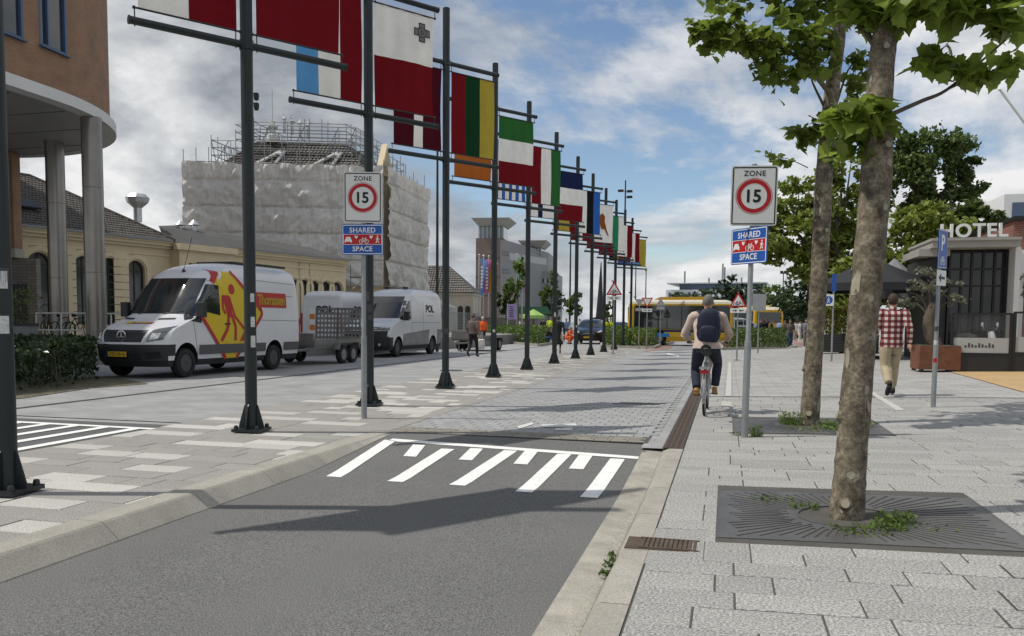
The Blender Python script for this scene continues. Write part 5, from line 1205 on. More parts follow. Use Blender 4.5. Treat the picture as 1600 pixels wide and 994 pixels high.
# ---- tower block with flared roofs
TD = 128.0; q0 = AD(743, 490, TD); ks = TD/F
tb_ = empty('tower_block', (q0.x, q0.y, 0), .10, 'brown and grey office tower with glass lantern and flared roofs', 'building')
m_mar = M('cladding_brown', (.175,.125,.105), .6, var=.1, vs=.2); m_gry = M('cladding_grey', (.235,.24,.25), .6, var=.1, vs=.2); m_lgry = M('cladding_pale', (.42,.43,.44), .6)
def X_(x): return (x-743)*ks
def Z_(y): return CAMZ+(502.5-y)*ks
m_ = MB(); m_.b2((X_(743),0,0), (X_(781),9,Z_(373))); m_.build('brown_wing', m_mar, tb_)
for y in (404, 433, 462): m_ = MB(); m_.b2((X_(743),-.03,Z_(y)), (X_(781),-.002,Z_(y)+.08)); m_.build('cladding_joint', m_black, tb_)
m_ = MB(); m_.add([(X_(781),.6,0),(X_(838),16,0),(X_(838),16,Z_(382)),(X_(781),.6,Z_(373.5)),(X_(781),14,0),(X_(781),14,Z_(373.5)),(X_(838),26,0),(X_(838),26,Z_(382))], [(0,1,2,3),(3,2,7,5),(1,6,7,2)]); m_.build('grey_wing', m_gry, tb_)
def gw_(x0, x1, y0, y1, mt, nm):
    f = lambda x: .6+(x-781)*(15.4/57)-.05; q = MB(); q.add([(X_(x0),f(x0),Z_(y1)),(X_(x1),f(x1),Z_(y1)),(X_(x1),f(x1),Z_(y0)),(X_(x0),f(x0),Z_(y0))], [(0,1,2,3)]); return q.build(nm, mt, tb_, recalc=False)
gw_(791,836,393,404,m_lgry,'pale_band')
for y in (391, 395.5, 419, 423.5, 447, 451): gw_(783,791,y,y+3.2,m_glass,'window')
m_ = MB(); m_.b2((X_(829),14,0), (X_(850),30,Z_(416))); m_.build('rear_wing', m_gry, tb_)
for y in (428, 453):
    for k in range(5): m_ = MB(); m_.b2((X_(831+k*3.7),13.95,Z_(y+7)), (X_(834+k*3.7),13.99,Z_(y))); m_.build('window', m_lgry if k % 2 else m_glass, tb_)
def lantern(x0, x1, yb, yt, fx0, fx1, fy, y0):
    m_ = MB(); m_.b2((X_(x0),y0+.6,Z_(yb)), (X_(x1),y0+5,Z_(yt))); ln = m_.build('lantern', M('lantern_glass', (.20,.25,.28), .1, spec=.8), tb_)
    for k in range(7): q = MB(); xx = X_(x0)+(X_(x1)-X_(x0))*k/6; q.b2((xx-.09,y0+.5,Z_(yb)), (xx+.09,y0+.59,Z_(yt))); q.build('mullion', m_lgry, ln)
    q = MB(); a = [(X_(x0)-.1,y0+.3,Z_(yt)),(X_(x1)+.1,y0+.3,Z_(yt)),(X_(x1)+.1,y0+5.3,Z_(yt)),(X_(x0)-.1,y0+5.3,Z_(yt))]; b = [(X_(fx0),y0-1.0,Z_(fy)),(X_(fx1),y0-1.0,Z_(fy)),(X_(fx1),y0+6.6,Z_(fy)),(X_(fx0),y0+6.6,Z_(fy))]
    q.add(a+b, [(0,1,5,4),(1,2,6,5),(2,3,7,6),(3,0,4,7),(4,5,6,7)]); q.build('flared_roof', M('roof_underside', (.33,.32,.30), .6), tb_)
lantern(747,785,373,354,737,797,343,0); lantern(802,830,388,377,792,841,366,12)

# ---- far pale office behind the buses
FD = 230.0; q0 = AD(1040, 480, FD); kf = FD/F; fo = empty('far_office', (q0.x, q0.y, 0), -.1, 'distant white office block with dark glass top storey behind the trees', 'building')
XF = lambda x: (x-1040)*kf; ZF = lambda y: CAMZ+(505-y)*kf
m_ = MB(); m_.b2((XF(1040),0,0), (XF(1190),20,ZF(453))); m_.build('wall', M('far_white', (.58,.60,.62), .6), fo); m_ = MB(); m_.b2((XF(1060),1,ZF(453)), (XF(1190),19,ZF(444))); m_.build('glass_storey', M('far_glass', (.08,.11,.16), .2), fo); m_ = MB(); m_.b2((XF(1042),-1,ZF(444)), (XF(1075),20,ZF(442.5))); m_.b2((XF(1075),.2,ZF(443.9)), (XF(1190),20,ZF(442))); m_.build('roof_edge', m_lgry, fo)
for k in range(14): m_ = MB(); m_.b2((XF(1044+k*10),-.1,ZF(470)), (XF(1048+k*10),-.01,ZF(457))); m_.build('window', MATS['far_glass'], fo)
for x, h_ in ((1062,4),(1121,6),(1124,5),(1100,2),(1150,2)): m_ = MB(); m_.tube([(XF(x),8,ZF(444)), (XF(x),8,ZF(444)+h_)], .25, 5); m_.build('roof_mast', m_gry, fo)

# ---- hotel
HY = 31.0; hz = .20; h0 = gy(1443, HY); kx = dep(h0)/F
ht = empty('hotel', (h0.x, HY, hz), 0, 'hotel front with dark glazing, pale canopy and letters on the roof', 'building')
XH = lambda x: gy(x, HY).x-h0.x; ZH = lambda y: CAMZ-hz+(508.5-y)*kx
m_can = M('canopy_pale', (.33,.315,.285), .7, var=.1, vs=1); m_hw = M('white_wall', (.68,.68,.66), .7, var=.06, vs=1); m_hg = M('hotel_glass', (.012,.014,.016), .05, spec=.5, var=.3, vs=.6)
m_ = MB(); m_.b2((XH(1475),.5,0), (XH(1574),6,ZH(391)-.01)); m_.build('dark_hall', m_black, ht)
gl_ = MB(); gl_.b2((XH(1482),.40,.1), (XH(1570),.46,ZH(394))); gl = gl_.build('glazing', m_hg, ht)
for x in (1476,1482,1501,1517,1535,1553,1571): m_ = MB(); m_.b2((XH(x)-.035,.33,0), (XH(x)+.035,.52,ZH(392))); m_.build('mullion', m_black, gl)
for y in (421, 447, 395): m_ = MB(); m_.b2((XH(1476),.345,ZH(y)-.03), (XH(1571),.39,ZH(y)+.03)); m_.build('transom', m_black, gl)
m_ = MB(); m_.b2((XH(1443),-.6,ZH(391)), (XH(1576),3,ZH(381))); m_.b2((XH(1441),-.7,ZH(381)), (XH(1577),3.1,ZH(377))); m_.build('canopy', m_can, ht)
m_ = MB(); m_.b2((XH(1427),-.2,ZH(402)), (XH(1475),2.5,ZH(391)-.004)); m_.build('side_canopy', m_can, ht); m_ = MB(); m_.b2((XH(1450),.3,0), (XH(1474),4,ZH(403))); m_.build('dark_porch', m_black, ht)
m_ = MB(); m_.b2((XH(1574)+.003,-.3,0), (XH(1583),.5,ZH(391)-.003)); m_.build('white_post', m_hw, ht)
me = text_mesh('HOTEL', .62, .08, .014, 1.12, m_signw, width=XH(1559)-XH(1456)); lt = link('roof_letters', me, ht, ((XH(1559)+XH(1456))/2, -.45, ZH(374)-.02))
m_ = MB(); m_.b2((XH(1455),-.40,ZH(376.8)), (XH(1562),-.34,ZH(375))); m_.build('letter_rail', m_can, ht)
m_ = MB(); m_.tube([(XH(1520),2,ZH(250)), (XH(1570),-1.5,ZH(148)), (XH(1600),-2.5,ZH(190))], .05, 6)
fp = empty('roof_pole', AD(1562, 140, 24), label='slim white leaning pole against the sky above the hotel', cat='pole'); a = AD(1564,140,24); b = AD(1640,242,24); m_ = MB(); m_.tube([Vector((0,0,0)), b-a], .035, 8); m_.lathe([(0,-.06),(.06,0),(0,.06)], n=8); m_.build('shaft', m_hw, fp)
h1 = gy(1575, 31.6); bw = empty('brick_house', (h1.x, 31.6, .2), 0, 'red brick house with white shopfront beside the hotel', 'building'); k2 = dep(h1)/F; XB = lambda x: gy(x,31.6).x-h1.x; ZB2 = lambda y: CAMZ-.2+(509-y)*k2
m_ = MB(); m_.b2((XB(1577),.2,0), (8,7,ZB2(346))); q = m_.build('wall', MATS['red_brick'], bw); boxuv(q.data, facade_uv); m_ = MB(); m_.b2((XB(1573),-.1,ZB2(346)), (8.2,7.2,ZB2(340))); m_.build('coping', m_black, bw)
m_ = MB(); m_.b2((XB(1580),-.5,ZB2(432)), (8,.19,ZB2(393))); m_.build('shop_fascia', m_hw, bw); m_ = MB(); m_.b2((XB(1574),-.3,0), (XB(1581),.19,ZB2(377))); m_.build('pilaster', m_hw, bw)
m_ = MB(); m_.b2((XB(1584),-.02,.2), (XB(1594),.195,ZB2(434))); m_.build('door', m_hw, bw)
h2 = AD(1564, 420, 62); wb = empty('white_block', (h2.x, h2.y, 0), 0, 'tall white block with blue glass windows behind the hotel', 'building'); k3 = 62/F
m_ = MB(); m_.b2((0,0,0), (14,9,1.4+(509-305)*k3)); m_.build('wall', m_hw, wb)
for k in range(3):
    for zz_ in (0, 2.9): g = MB(); g.b2((.55+2.3*k,-.06,1.4+(509-350)*k3-zz_), (2.65+2.3*k,-.004,1.4+(509-318)*k3-zz_)); g.build('window', M('blue_glass', (.035,.07,.14), .12, spec=.8), wb)
# hotel terrace: ochre ground, glass screens
m_och = M('ochre_terrace', (.43,.29,.14), .9, var=.14, vs=2, grain=.25, gs=60)
tr = MB(); q = [GR(1487,582), GR(1600,613), GR(1760,650), GR(1800,575), GR(1500,560)]; tr.add([(p.x,p.y,zr(p.x)+.006) for p in q], [tuple(range(5))]); o = tr.build('terrace', m_och, recalc=False); o['kind'] = 'structure'
m_frost = M('frosted_glass', (.42,.43,.42), .4, alpha=.85); m_clear = M('screen_glass', (.10,.11,.11), .03, alpha=.16, spec=.6)
SCW = 1.45; s0 = GR(1483, 581)
for k in range(4):
    s = empty('glass_screen', (s0.x+k*SCW, s0.y-.1*k, zr(s0.x+k*SCW)), -.06, ['glass terrace screen beside the rust planter','glass terrace screen in front of the scooter','glass terrace screen before the brick house','glass terrace screen at the far end by the olive'][k], 'screen', 'glass screens round the hotel terrace')
    m_ = MB(); m_.b2((0,-.03,0), (.07,.03,1.58)); m_.b2((SCW-.075,-.03,0), (SCW-.005,.03,1.58)); m_.b2((.07,-.03,1.53), (SCW-.075,.03,1.58)); m_.b2((.07,-.03,.46), (SCW-.075,.03,.52)); m_.build('frame', m_black, s)
    m_ = MB(); m_.b2((.07,-.02,.02), (SCW-.075,.02,.46)); m_.build('base_panel', M('screen_base', (.02,.021,.023), .5), s)
    m_ = MB(); m_.b2((.07,-.004,.92), (SCW-.075,.004,1.53)); m_.build('pane', m_clear, s); m_ = MB(); m_.b2((.07,-.005,.52), (SCW-.075,.005,.918)); m_.build('frosted_band', m_frost, s)
    for q_ in range(9):
        m_ = MB(); m_.b2((.34+.08*q_,-.009,.66), (.34+.08*q_+.05,-.0055,.72+.03*((q_*5) % 3))); m_.build('band_print', m_stick2, s)
# corten planter with olive, black planters, parasol
def planter(base, w, d, h, mat, label, name='planter', rz=0, group=None):
    t = empty(name, base, rz, label, 'planter', group); m_ = MB(); m_.b2((-w/2,-d/2,.06), (w/2,d/2,h)); m_.build('box', mat, t); m_ = MB(); m_.b2((-w/2+.04,-d/2+.04,h), (w/2-.04,d/2-.04,h+.012)); m_.build('soil', MATS['bed_soil'], t)
    for sx_ in (-1,1):
        for sy_ in (-1,1): q = MB(); q.box((sx_*(w/2-.08),sy_*(d/2-.08),.03), (.1,.1,.06)); q.build('foot', m_black, t)
    return t
pb = GR(1460, 580); m_cor = M('corten', (.155,.062,.032), .8, var=.3, vs=5, grain=.2, gs=40)
planter(pb, 1.02, .9, .70, m_cor, 'square rust-coloured steel planter holding a gnarled olive tree', rz=.05)
def small_tree(name, base, label, z0, trunk, blobs, mat, n_, size, seed, cat='tree'):
    rr = random.Random(seed); t = empty(name, base, label=label, cat=cat); m_, C_, R_ = trunk_mesh([Vector(p) for p in trunk[0]], trunk[1], seed, 10, .25); m_.build('trunk', m_bark2, t, smooth=True, ang=80)
    for c, rad in blobs:
        b = MB(); h_ = C_[-1]; cp = curve_pts([tuple(C_[len(C_)*2//3]), tuple((h_+Vector(c))*.5), tuple(c)], 4); b.tube(cp, [.035*(1-.8*i/(len(cp)-1)) for i in range(len(cp))], 5); b.build('limb', m_bark2, t, smooth=True)
    crown_mesh(blobs, n_, size, rr).build('crown', mat, t, recalc=False)['kind'] = 'stuff'; return t
m_olive = leafmat('olive_foliage', (.135,.14,.095), .2, .3, 2)
small_tree('olive_tree', pb+Vector((0,0,.7)), 'gnarled olive tree with sparse grey foliage in the rust planter', .7, ([(0,0,-.05),(-.12,0,.35),(-.18,0,.75),(-.05,0,1.15)], [.20,.17,.16,.11]), [((-.75,0,1.45),(.42,.4,.42)),((-.35,.1,1.75),(.5,.45,.4)),((.25,0,1.55),(.4,.4,.35)),((-.95,0,1.1),(.3,.3,.3)),((.55,.1,1.2),(.28,.3,.25))], m_olive, 1500, .09, 91)
pq = gy(1608, 25.5, zr(8)); small_tree('olive_tree', pq, 'olive foliage hanging beside the red brick house', 0, ([(0.5,0,0),(.55,0,.9),(.4,0,1.6)], [.12,.1,.07]), [((.2,0,2.6),(.5,.4,.6)),((.0,0,2.2),(.35,.3,.35)),((.4,0,3.0),(.4,.3,.4))], m_olive, 1300, .10, 92)
m_bam = leafmat('bamboo_foliage', (.23,.22,.045), .35, .3, 2)
for k, (x, yb, w) in enumerate(((1296,552,1.15),(1326,549,1.0),(1350,552,1.0))):
    b = GR(x, yb); planter(b, w, .9, .82, M('planter_dark', (.035,.035,.036), .7), ['dark slatted planter with bamboo behind the slimmer tree','dark slatted planter with bamboo between the tree trunks','dark slatted planter with bamboo beside the walking man'][k], group='dark bamboo planters')
    for q_ in range(6): m_ = MB(); m_.b2((-w/2-.012,-.465,.1+.12*q_), (w/2+.012,-.451,.19+.12*q_)); m_.build('slat', M('slat_dark', (.05,.05,.05), .7), bpy.data.objects[[o.name for o in col.objects if o.name.startswith('planter')][-1]])
    hedge('bamboo', ['bright yellow-green bamboo behind the slimmer tree','yellow-green bamboo between the tree trunks','yellow-green bamboo beside the walking man'][k], [(b.x-w*.55,b.y-.4),(b.x+w*.55,b.y-.4),(b.x+w*.55,b.y+.4),(b.x-w*.55,b.y+.4)], 1.15, 1300, .13, m_bam, 95+k, z0=b.z+.83, cat='plant', hump=.5)
def parasol(base, h, R_, label, hh=.9, mat=None, group=None):
    t = empty('parasol', base, label=label, cat='parasol', group=group); m_ = MB(); n_ = 8; r = [(R_*math.cos(math.pi/8+k*math.pi/4), R_*math.sin(math.pi/8+k*math.pi/4)) for k in range(n_)]
    m_.add([(0,0,h+hh)]+[(a,b,h) for a, b in r]+[(a,b,h-.28) for a, b in r], [(0,1+i,1+(i+1)%n_) for i in range(n_)]+[(1+i,9+i,9+(i+1)%n_,1+(i+1)%n_) for i in range(n_)]); m_.build('canopy', mat, t, recalc=False)
    m_ = MB(); m_.tube([(0,0,0),(0,0,h+hh+.08)], .035, 8); m_.build('pole', m_black, t); m_ = MB(); m_.box((0,0,.05), (.7,.7,.1)); m_.build('base', m_black, t)
    for k in range(n_): m_ = MB(); m_.tube([(0,0,h+hh-.05),(r[k][0]*.98,r[k][1]*.98,h-.02)], .014, 5); m_.build('rib', m_black, t)
m_par = M('parasol_black', (.022,.023,.026), .85); m_par2 = M('tent_grey', (.20,.20,.205), .8)
parasol(gy(1358, 33, .15), 2.75, 2.1, 'large black parasol on the hotel terrace behind the tree trunks', 1.0, m_par); parasol(gy(1392, 36, .15), 2.6, 1.4, 'grey parasol behind the walking man', 1.35, m_par2)

# ---- banners, poles, lamps, sculpture and fences on the square
m_bp = M('pole_white', (.55,.55,.55), .4, metal=.4)
for k, (x, yt, yb, c, lb) in enumerate(((748,403,458,(.28,.42,.72),'light blue'),(755,404,455,(.62,.24,.50),'pink'),(763,405,455,(.62,.30,.05),'orange'),(807,402,455,(.30,.50,.34),'pale green'),(815,406,455,(.60,.34,.52),'pink and white'))):
    D_ = 70.0; b = AD(x, 520, D_); b.z = 0; kk = D_/F; t = empty('banner', b, .2*k, 'limp %s banner flag on a slim white pole before the tower block' % lb, 'banner', 'banner flags on the square'); zt = CAMZ+(502-yt)*kk; zb = CAMZ+(502-yb)*kk
    m_ = MB(); m_.tube([(0,0,0),(0,0,zt+.2)], .055, 8); m_.lathe([(0,-.1),(.1,0),(0,.1)], (0,0,zt+.25), 8); m_.build('pole', m_bp, t); m_ = MB()
    m_.grid(8, 14, lambda u, v: (.08+u*(.62-.25*v)+.1*math.sin(v*4+k), .16*math.sin(u*7+v*3+k), zt-(zt-zb)*v-.25*u)); m_.build('cloth', M('banner_'+lb.replace(' ','_'), c, .8, transl=.3), t, smooth=True, recalc=False)
    for q_ in range(7): m_ = MB(); m_.b2((.22,-.22,zt-.9-.28*q_), (.40,-.21,zt-.74-.28*q_)); m_.build('banner_print', m_signw, t)
def lamp(x, yb, yt, D_, label, kind='lamp', r=.07, mat=None):
    b = AD(x, yb, D_); zt = AD(x, yt, D_).z; b.z = 0; t = empty('lamp_post' if kind == 'lamp' else ('camera_mast' if kind == 'cam' else 'floodlight_mast'), b, label=label, cat='lamp post' if kind == 'lamp' else 'mast')
    m_ = MB(); m_.tube([(0,0,0),(0,0,zt*.5),(0,0,zt)], [r,r*.85,r*.6], 10); m_.build('post', mat or m_mast, t, smooth=True)
    if kind == 'cam':
        zc = zt-.7
        for s_, z in ((1,zc),(-1,zc+.05),(1,zc-.35)): m_ = MB(); m_.box((s_*.28,-.1,z), (.34,.16,.14)); m_.tube([(0,0,z),(s_*.2,0,z)], .02, 6); m_.build('camera', m_black, t)
    elif kind == 'lamp': m_ = MB(); m_.box((.0,-.35,zt+.02), (.22,.8,.09)); m_.build('lamp_head', m_black, t)
    else:
        for s_ in (-1, 1): m_ = MB(); m_.box((s_*.3,-.2,zt), (.5,.25,.5)); m_.build('floodlight', m_black, t)
lamp(397, 480, -30, 25.0, 'tall slim camera mast beside the white-red flag mast', 'lamp', .075)
t_ = [o for o in col.objects if o.name.startswith('lamp_post')][-1]
for z, s_ in ((9.0,1),(8.55,1)):
    zc = AD(403, 158 if z == 9.0 else 173, 25).z; m_ = MB(); m_.lathe([(.06,-.1),(.08,0),(.08,.1),(0,.14)], (.17,0,zc), 10); m_.tube([(0,0,zc+.1),(.17,0,zc+.12)], .018, 5); m_.build('camera', m_black, t_, smooth=True)
lamp(683, 545, 200, 38.0, 'slim mast with small cameras behind the maroon flag', 'lamp', .075)
lamp(973, 545, 285, 52.0, 'slim mast topped by cameras rising among the far flags', 'cam', .07)
for x, yt, D_, lb in ((890,345,80,'slim post between the far masts'),(992,414,110,'thin lamp post beyond the last masts'),(1008,424,115,'thin lamp post above the yield sign'),(957,440,95,'thin lamp post left of the warning triangle')): lamp(x, 510, yt, D_, lb, 'lamp', .10)
lamp(1222, 500, 426, 140, 'distant floodlight mast above the tree row', 'flood', .12); lamp(1306, 545, 170, 46, 'tall dark lamp post behind the slimmer plane tree', 'lamp', .09)
for k in range(7): lamp(985+7*k, 515, 458+7*k, 75+14*k, 'slim dark post in the far row beyond the masts', 'lamp', .08); [o for o in col.objects if o.name.startswith('lamp_post')][-1]['group'] = 'far row of dark posts'
b = AD(937, 525, 75); b.z = 0; sc2 = empty('sculpture', b, label='dark tapering steel needle sculpture among the far masts', cat='sculpture'); ks_ = 75/F
m_ = MB(); m_.tube([(0,0,0),(.1,0,1.2),(-.05,0,1.9)], [.10,.16,.45], 9); m_.tube([(-.05,0,1.8),(0,0,3.6),(.03,0,6.9)], [.36,.26,.04], 9); m_.tube([(-.4,0,1.9),(-.2,0,1.0),(-.3,0,.4)], [.3,.2,.05], 8); m_.build('body', M('patina_steel', (.05,.052,.055), .5, metal=.6), sc2, smooth=True)
b = AD(800, 520, 62); b.z = 0; nb_ = empty('notice_board', b, .1, 'lilac information board on a post beside the young tree', 'board'); m_ = MB(); m_.b2((-.30,0,1.6), (.30,.06,2.75)); q = m_.build('panel', M('lilac', (.36,.28,.55), .6), nb_); m_ = MB(); m_.tube([(-.36,.03,0),(-.36,.03,2.8)], .04, 8); m_.build('post', m_bp, nb_)
for q_ in range(6): m_ = MB(); m_.b2((-.22,-.012,2.55-.15*q_), (.05+.03*(q_ % 3),-.002,2.60-.15*q_)); m_.build('print', m_stick2, q)
# mesh fence panels and low wall in front of the hall
m_mesh = M('fence_wire', (.32,.33,.34), .5, metal=.6)
for k in range(3):
    a, b2_ = AD(690+k*19, 500, 58+2.2*k), AD(709+k*19, 500, 60.2+2.2*k); a.z = b2_.z = 0; d = (b2_-a); t = empty('fence_panel', a, math.atan2(d.y,d.x), ['wire mesh fence panel beside the grey-white van','middle wire mesh fence panel before the hall','wire mesh fence panel next to the walking man'][k], 'fence', 'site fence panels'); L = d.length; m_ = MB()
    for q_ in range(int(L/.14)): m_.tube([(.14*q_,0,.15),(.14*q_,0,2.0)], .010, 3, cap=False)
    for q_ in range(13): m_.tube([(0,0,.2+.15*q_),(L,0,.2+.15*q_)], .008, 3, cap=False)
    o = m_.build('wires', m_mesh, t, recalc=False); o['kind'] = 'stuff'; m_ = MB(); m_.tube([(0,0,0),(0,0,2.05),(L,0,2.05),(L,0,0)], .03, 6); m_.build('frame', m_mesh, t); m_ = MB(); m_.box((L/2,.1,.08), (L*.9,.3,.16)); m_.build('foot', m_conc, t)
a, b2_ = AD(745, 500, 68), AD(905, 500, 82); lw = empty('low_wall', (a.x,a.y,0), math.atan2((b2_-a).y,(b2_-a).x), 'low grey wall behind the left hedge bed', 'wall'); m_ = MB(); m_.b2((0,0,0), ((b2_-a).length*.55,.4,1.75)); q = m_.build('wall', MATS['grey_brick'], lw); boxuv(q.data, facade_uv); m_ = MB(); m_.b2((-.05,-.05,1.75), ((b2_-a).length*.55+.05,.45,1.85)); m_.build('coping', m_conc, lw)
lawn = MB(); q = [G(1232,529), G(1262,529.5), G(1262,520), G(1225,520)]; lawn.add([(p.x,p.y,.012) for p in q], [(0,1,2,3)]); o = lawn.build('lawn', M('grass_lawn', (.075,.12,.03), .9, var=.3, vs=1, grain=.3, gs=20), recalc=False); o['kind'] = 'structure'
for pts in ([(1000,551),(1045,546),(1052,541),(1035,541)], [(1232,542),(1262,541),(1262,531),(1226,532)]):
    q = [G(*p) for p in pts]; s_ = sheet('red_paving', [(p.x,p.y) for p in q], .016, MATS['red_clinker'])
# ------------------------------------------------------------------ vehicles (local: front at y=0 facing -y, rear at y=L, x to the left side of the vehicle)
m_vwhite = M('van_white', (.62,.63,.645), .28, var=.03, vs=2, coat=.4); m_plast = M('black_plastic', (.022,.023,.025), .55, var=.1, vs=5); m_rubber = M('tyre_rubber', (.016,.016,.017), .8, var=.2, vs=8)
m_rim = M('steel_rim', (.085,.088,.09), .45, metal=.5); m_alloy = M('alloy_rim', (.30,.31,.32), .35, metal=.8); m_vglass = M('vehicle_glass', (.018,.022,.024), .04, spec=.9, var=.3, vs=1.5)
m_chrome = M('chrome', (.62,.63,.64), .15, metal=1.0); m_lamp = M('headlamp', (.55,.56,.56), .08, spec=.9, var=.5, vs=14); m_lampd = M('headlamp_dark', (.10,.105,.11), .12, spec=.9); m_plate = M('number_plate', (.62,.40,.02), .45); m_tail = M('tail_lamp', (.35,.01,.012), .2)
m_strip = M('side_strip', (.085,.088,.092), .55); m_vyel = M('decal_yellow', (.60,.44,.020), .35); m_vred = M('decal_red', (.40,.022,.022), .35)
def lerp_tab(tab, z):
    if z <= tab[0][0]: return tab[0][1]
    for (a, va), (b, vb) in zip(tab, tab[1:]):
        if z <= b: return va+(vb-va)*((z-a)/(b-a) if b > a else 1)
    return tab[-1][1]
class Body:
    def __init__(s, yf, yr, w, bul, p=3.0, rb=.10):
        s.yf, s.yr, s.w, s.b, s.p, s.rb = yf, yr, w, bul, p, rb
    def side_x(s, y, z):
        yf, b, w = lerp_tab(s.yf, z), lerp_tab(s.b, z), lerp_tab(s.w, z); yr = lerp_tab(s.yr, z); x = w
        if y < yf+b: x = w*max(0., (y-yf)/b)**(1/s.p)
        if y > yr-s.rb: x = min(x, w-s.rb*(1-math.sqrt(max(0., 1-((y-yr+s.rb)/s.rb)**2))))
        return x
    def front_y(s, x, z): return lerp_tab(s.yf, z)+lerp_tab(s.b, z)*(min(1., abs(x)/lerp_tab(s.w, z)))**s.p
    def ring(s, z, nf=9, ns=22):
        w, yr = lerp_tab(s.w, z), lerp_tab(s.yr, z); P = []
        for i in range(nf+1): t = 1-(1-i/nf)**1.8; P.append((w*t, s.front_y(w*t, z)))
        y0 = P[-1][1]
        for i in range(1, ns+1): y = y0+(yr-s.rb-y0)*i/ns; P.append((w, y))
        for i in range(1, 6): a = math.pi/2*i/5; P.append((w-s.rb*(1-math.cos(a)), yr-s.rb+s.rb*math.sin(a)))
        P.append((0, yr)); return P+[(-x, y) for x, y in reversed(P[1:-1])]
    def mesh(s, zs, matfn, mats, wheels=(), wr=.40, wx=.62, name='body'):
        m_ = MB(); R_ = [s.ring(z) for z in zs]; n = len(R_[0])
        for z, r in zip(zs, R_): m_.v += [(x, y, z) for x, y in r]
        for i in range(len(zs)-1):
            for j in range(n):
                k = (j+1) % n; f = (i*n+j, i*n+k, (i+1)*n+k, (i+1)*n+j); m_.f.append(f); c = [sum(m_.v[q][t] for q in f)/4 for t in range(3)]; m_.m.append(matfn(*c))
        m_.f.append(tuple(reversed(range(n)))); m_.m.append(1); e = (len(zs)-1)*n; m_.f.append(tuple(e+j for j in range(n))); m_.m.append(0)
        me = m_.mesh(name, mats)
        if wheels:
            o = bpy.data.objects.new('tmpb', me); col.objects.link(o); c = MB()
            for (y, z) in wheels:
                for sg in (-1, 1):
                    q = MB(); q.lathe([(wr, wx), (wr, 1.4)], (0, y, z), 28, axis='x'); c.add([(v[0]*sg, v[1], v[2]) for v in q.v], q.f)
            cm = c.mesh('cut', m_plast); co = bpy.data.objects.new('tmpc', cm); col.objects.link(co)
            md = o.modifiers.new('b', 'BOOLEAN'); md.object = co; md.operation = 'DIFFERENCE'; md.solver = 'EXACT'; md.material_mode = 'TRANSFER'
            me2 = bpy.data.meshes.new_from_object(o.evaluated_get(bpy.context.evaluated_depsgraph_get())); bpy.data.objects.remove(o); bpy.data.objects.remove(co); me = me2; me.name = name
        me.polygons.foreach_set('use_smooth', [True]*len(me.polygons)); me.set_sharp_from_angle(angle=math.radians(28)); return me
    def side(s, quads, mat, name, parent, off=.005, n=6, sg=1):
        m_ = MB()
        for q in quads:
            a, b, c, d = [Vector(p) for p in q]
            def fn(u, v):
                p = (a.lerp(b, u)).lerp(d.lerp(c, u), v); return (sg*(s.side_x(p.x, p.y)+off), p.x, p.y)
            m_.grid(n, n, fn)
        return m_.build(name, mat, parent, recalc=False, smooth=True, ang=40)
    def front(s, quads, mat, name, parent, off=.006, n=10, lift=0.0):
        m_ = MB()
        for q in quads:
            a, b, c, d = [Vector(p) for p in q]
            def fn(u, v):
                p = (a.lerp(b, u)).lerp(d.lerp(c, u), v); return (p.x, s.front_y(p.x, p.y)-off, p.y+lift)
            m_.grid(n, n, fn)
        return m_.build(name, mat, parent, recalc=False, smooth=True, ang=60)
def wheel(parent, x, y, r, w=.22, rim=None, spokes=True):
    sg = 1 if x > 0 else -1; h = empty('wheel', (x, y, r)); h.parent = parent
    t = MB(); t.lathe([(r*.62,-w/2),(r*.80,-w/2),(r*.95,-w/2+.012),(r,-w/2+.04),(r,w/2-.04),(r*.95,w/2-.012),(r*.80,w/2),(r*.62,w/2)], n=28, axis='x', cap=False); t.build('tyre', m_rubber, h, smooth=True)
    q = MB(); q.lathe([(r*.64,sg*w*.42),(r*.58,sg*w*.40),(r*.52,sg*w*.22),(r*.30,sg*w*.30),(r*.22,sg*w*.40),(r*.10,sg*w*.42),(0,sg*w*.42)], n=24, axis='x'); rm = q.build('rim', rim or m_rim, h, smooth=True)
    if spokes:
        for k in range(10):
            a = 2*math.pi*k/10; b = MB(); b.lathe([(r*.055,sg*w*.25),(r*.055,sg*w*.285),(0,sg*w*.285)], (0,r*.41*math.cos(a),r*.41*math.sin(a)), 8, axis='x'); b.build('rim_hole', m_dark, rm)
    return h
def levels(tabs, extra=()):
    z = sorted(set([t[0] for tb_ in tabs for t in tb_]+list(extra))); out = [z[0]]
    for a, b in zip(z, z[1:]):
        n = max(1, int((b-a)/.09)); out += [a+(b-a)*(i+1)/n for i in range(n)]
    return out
def place(o, P_local, P_world, rz):
    c, s = math.cos(rz), math.sin(rz); o.rotation_euler.z = rz; o.location = (P_world[0]-(P_local[0]*c-P_local[1]*s), P_world[1]-(P_local[0]*s+P_local[1]*c), P_world[2] if len(P_world) > 2 else 0)
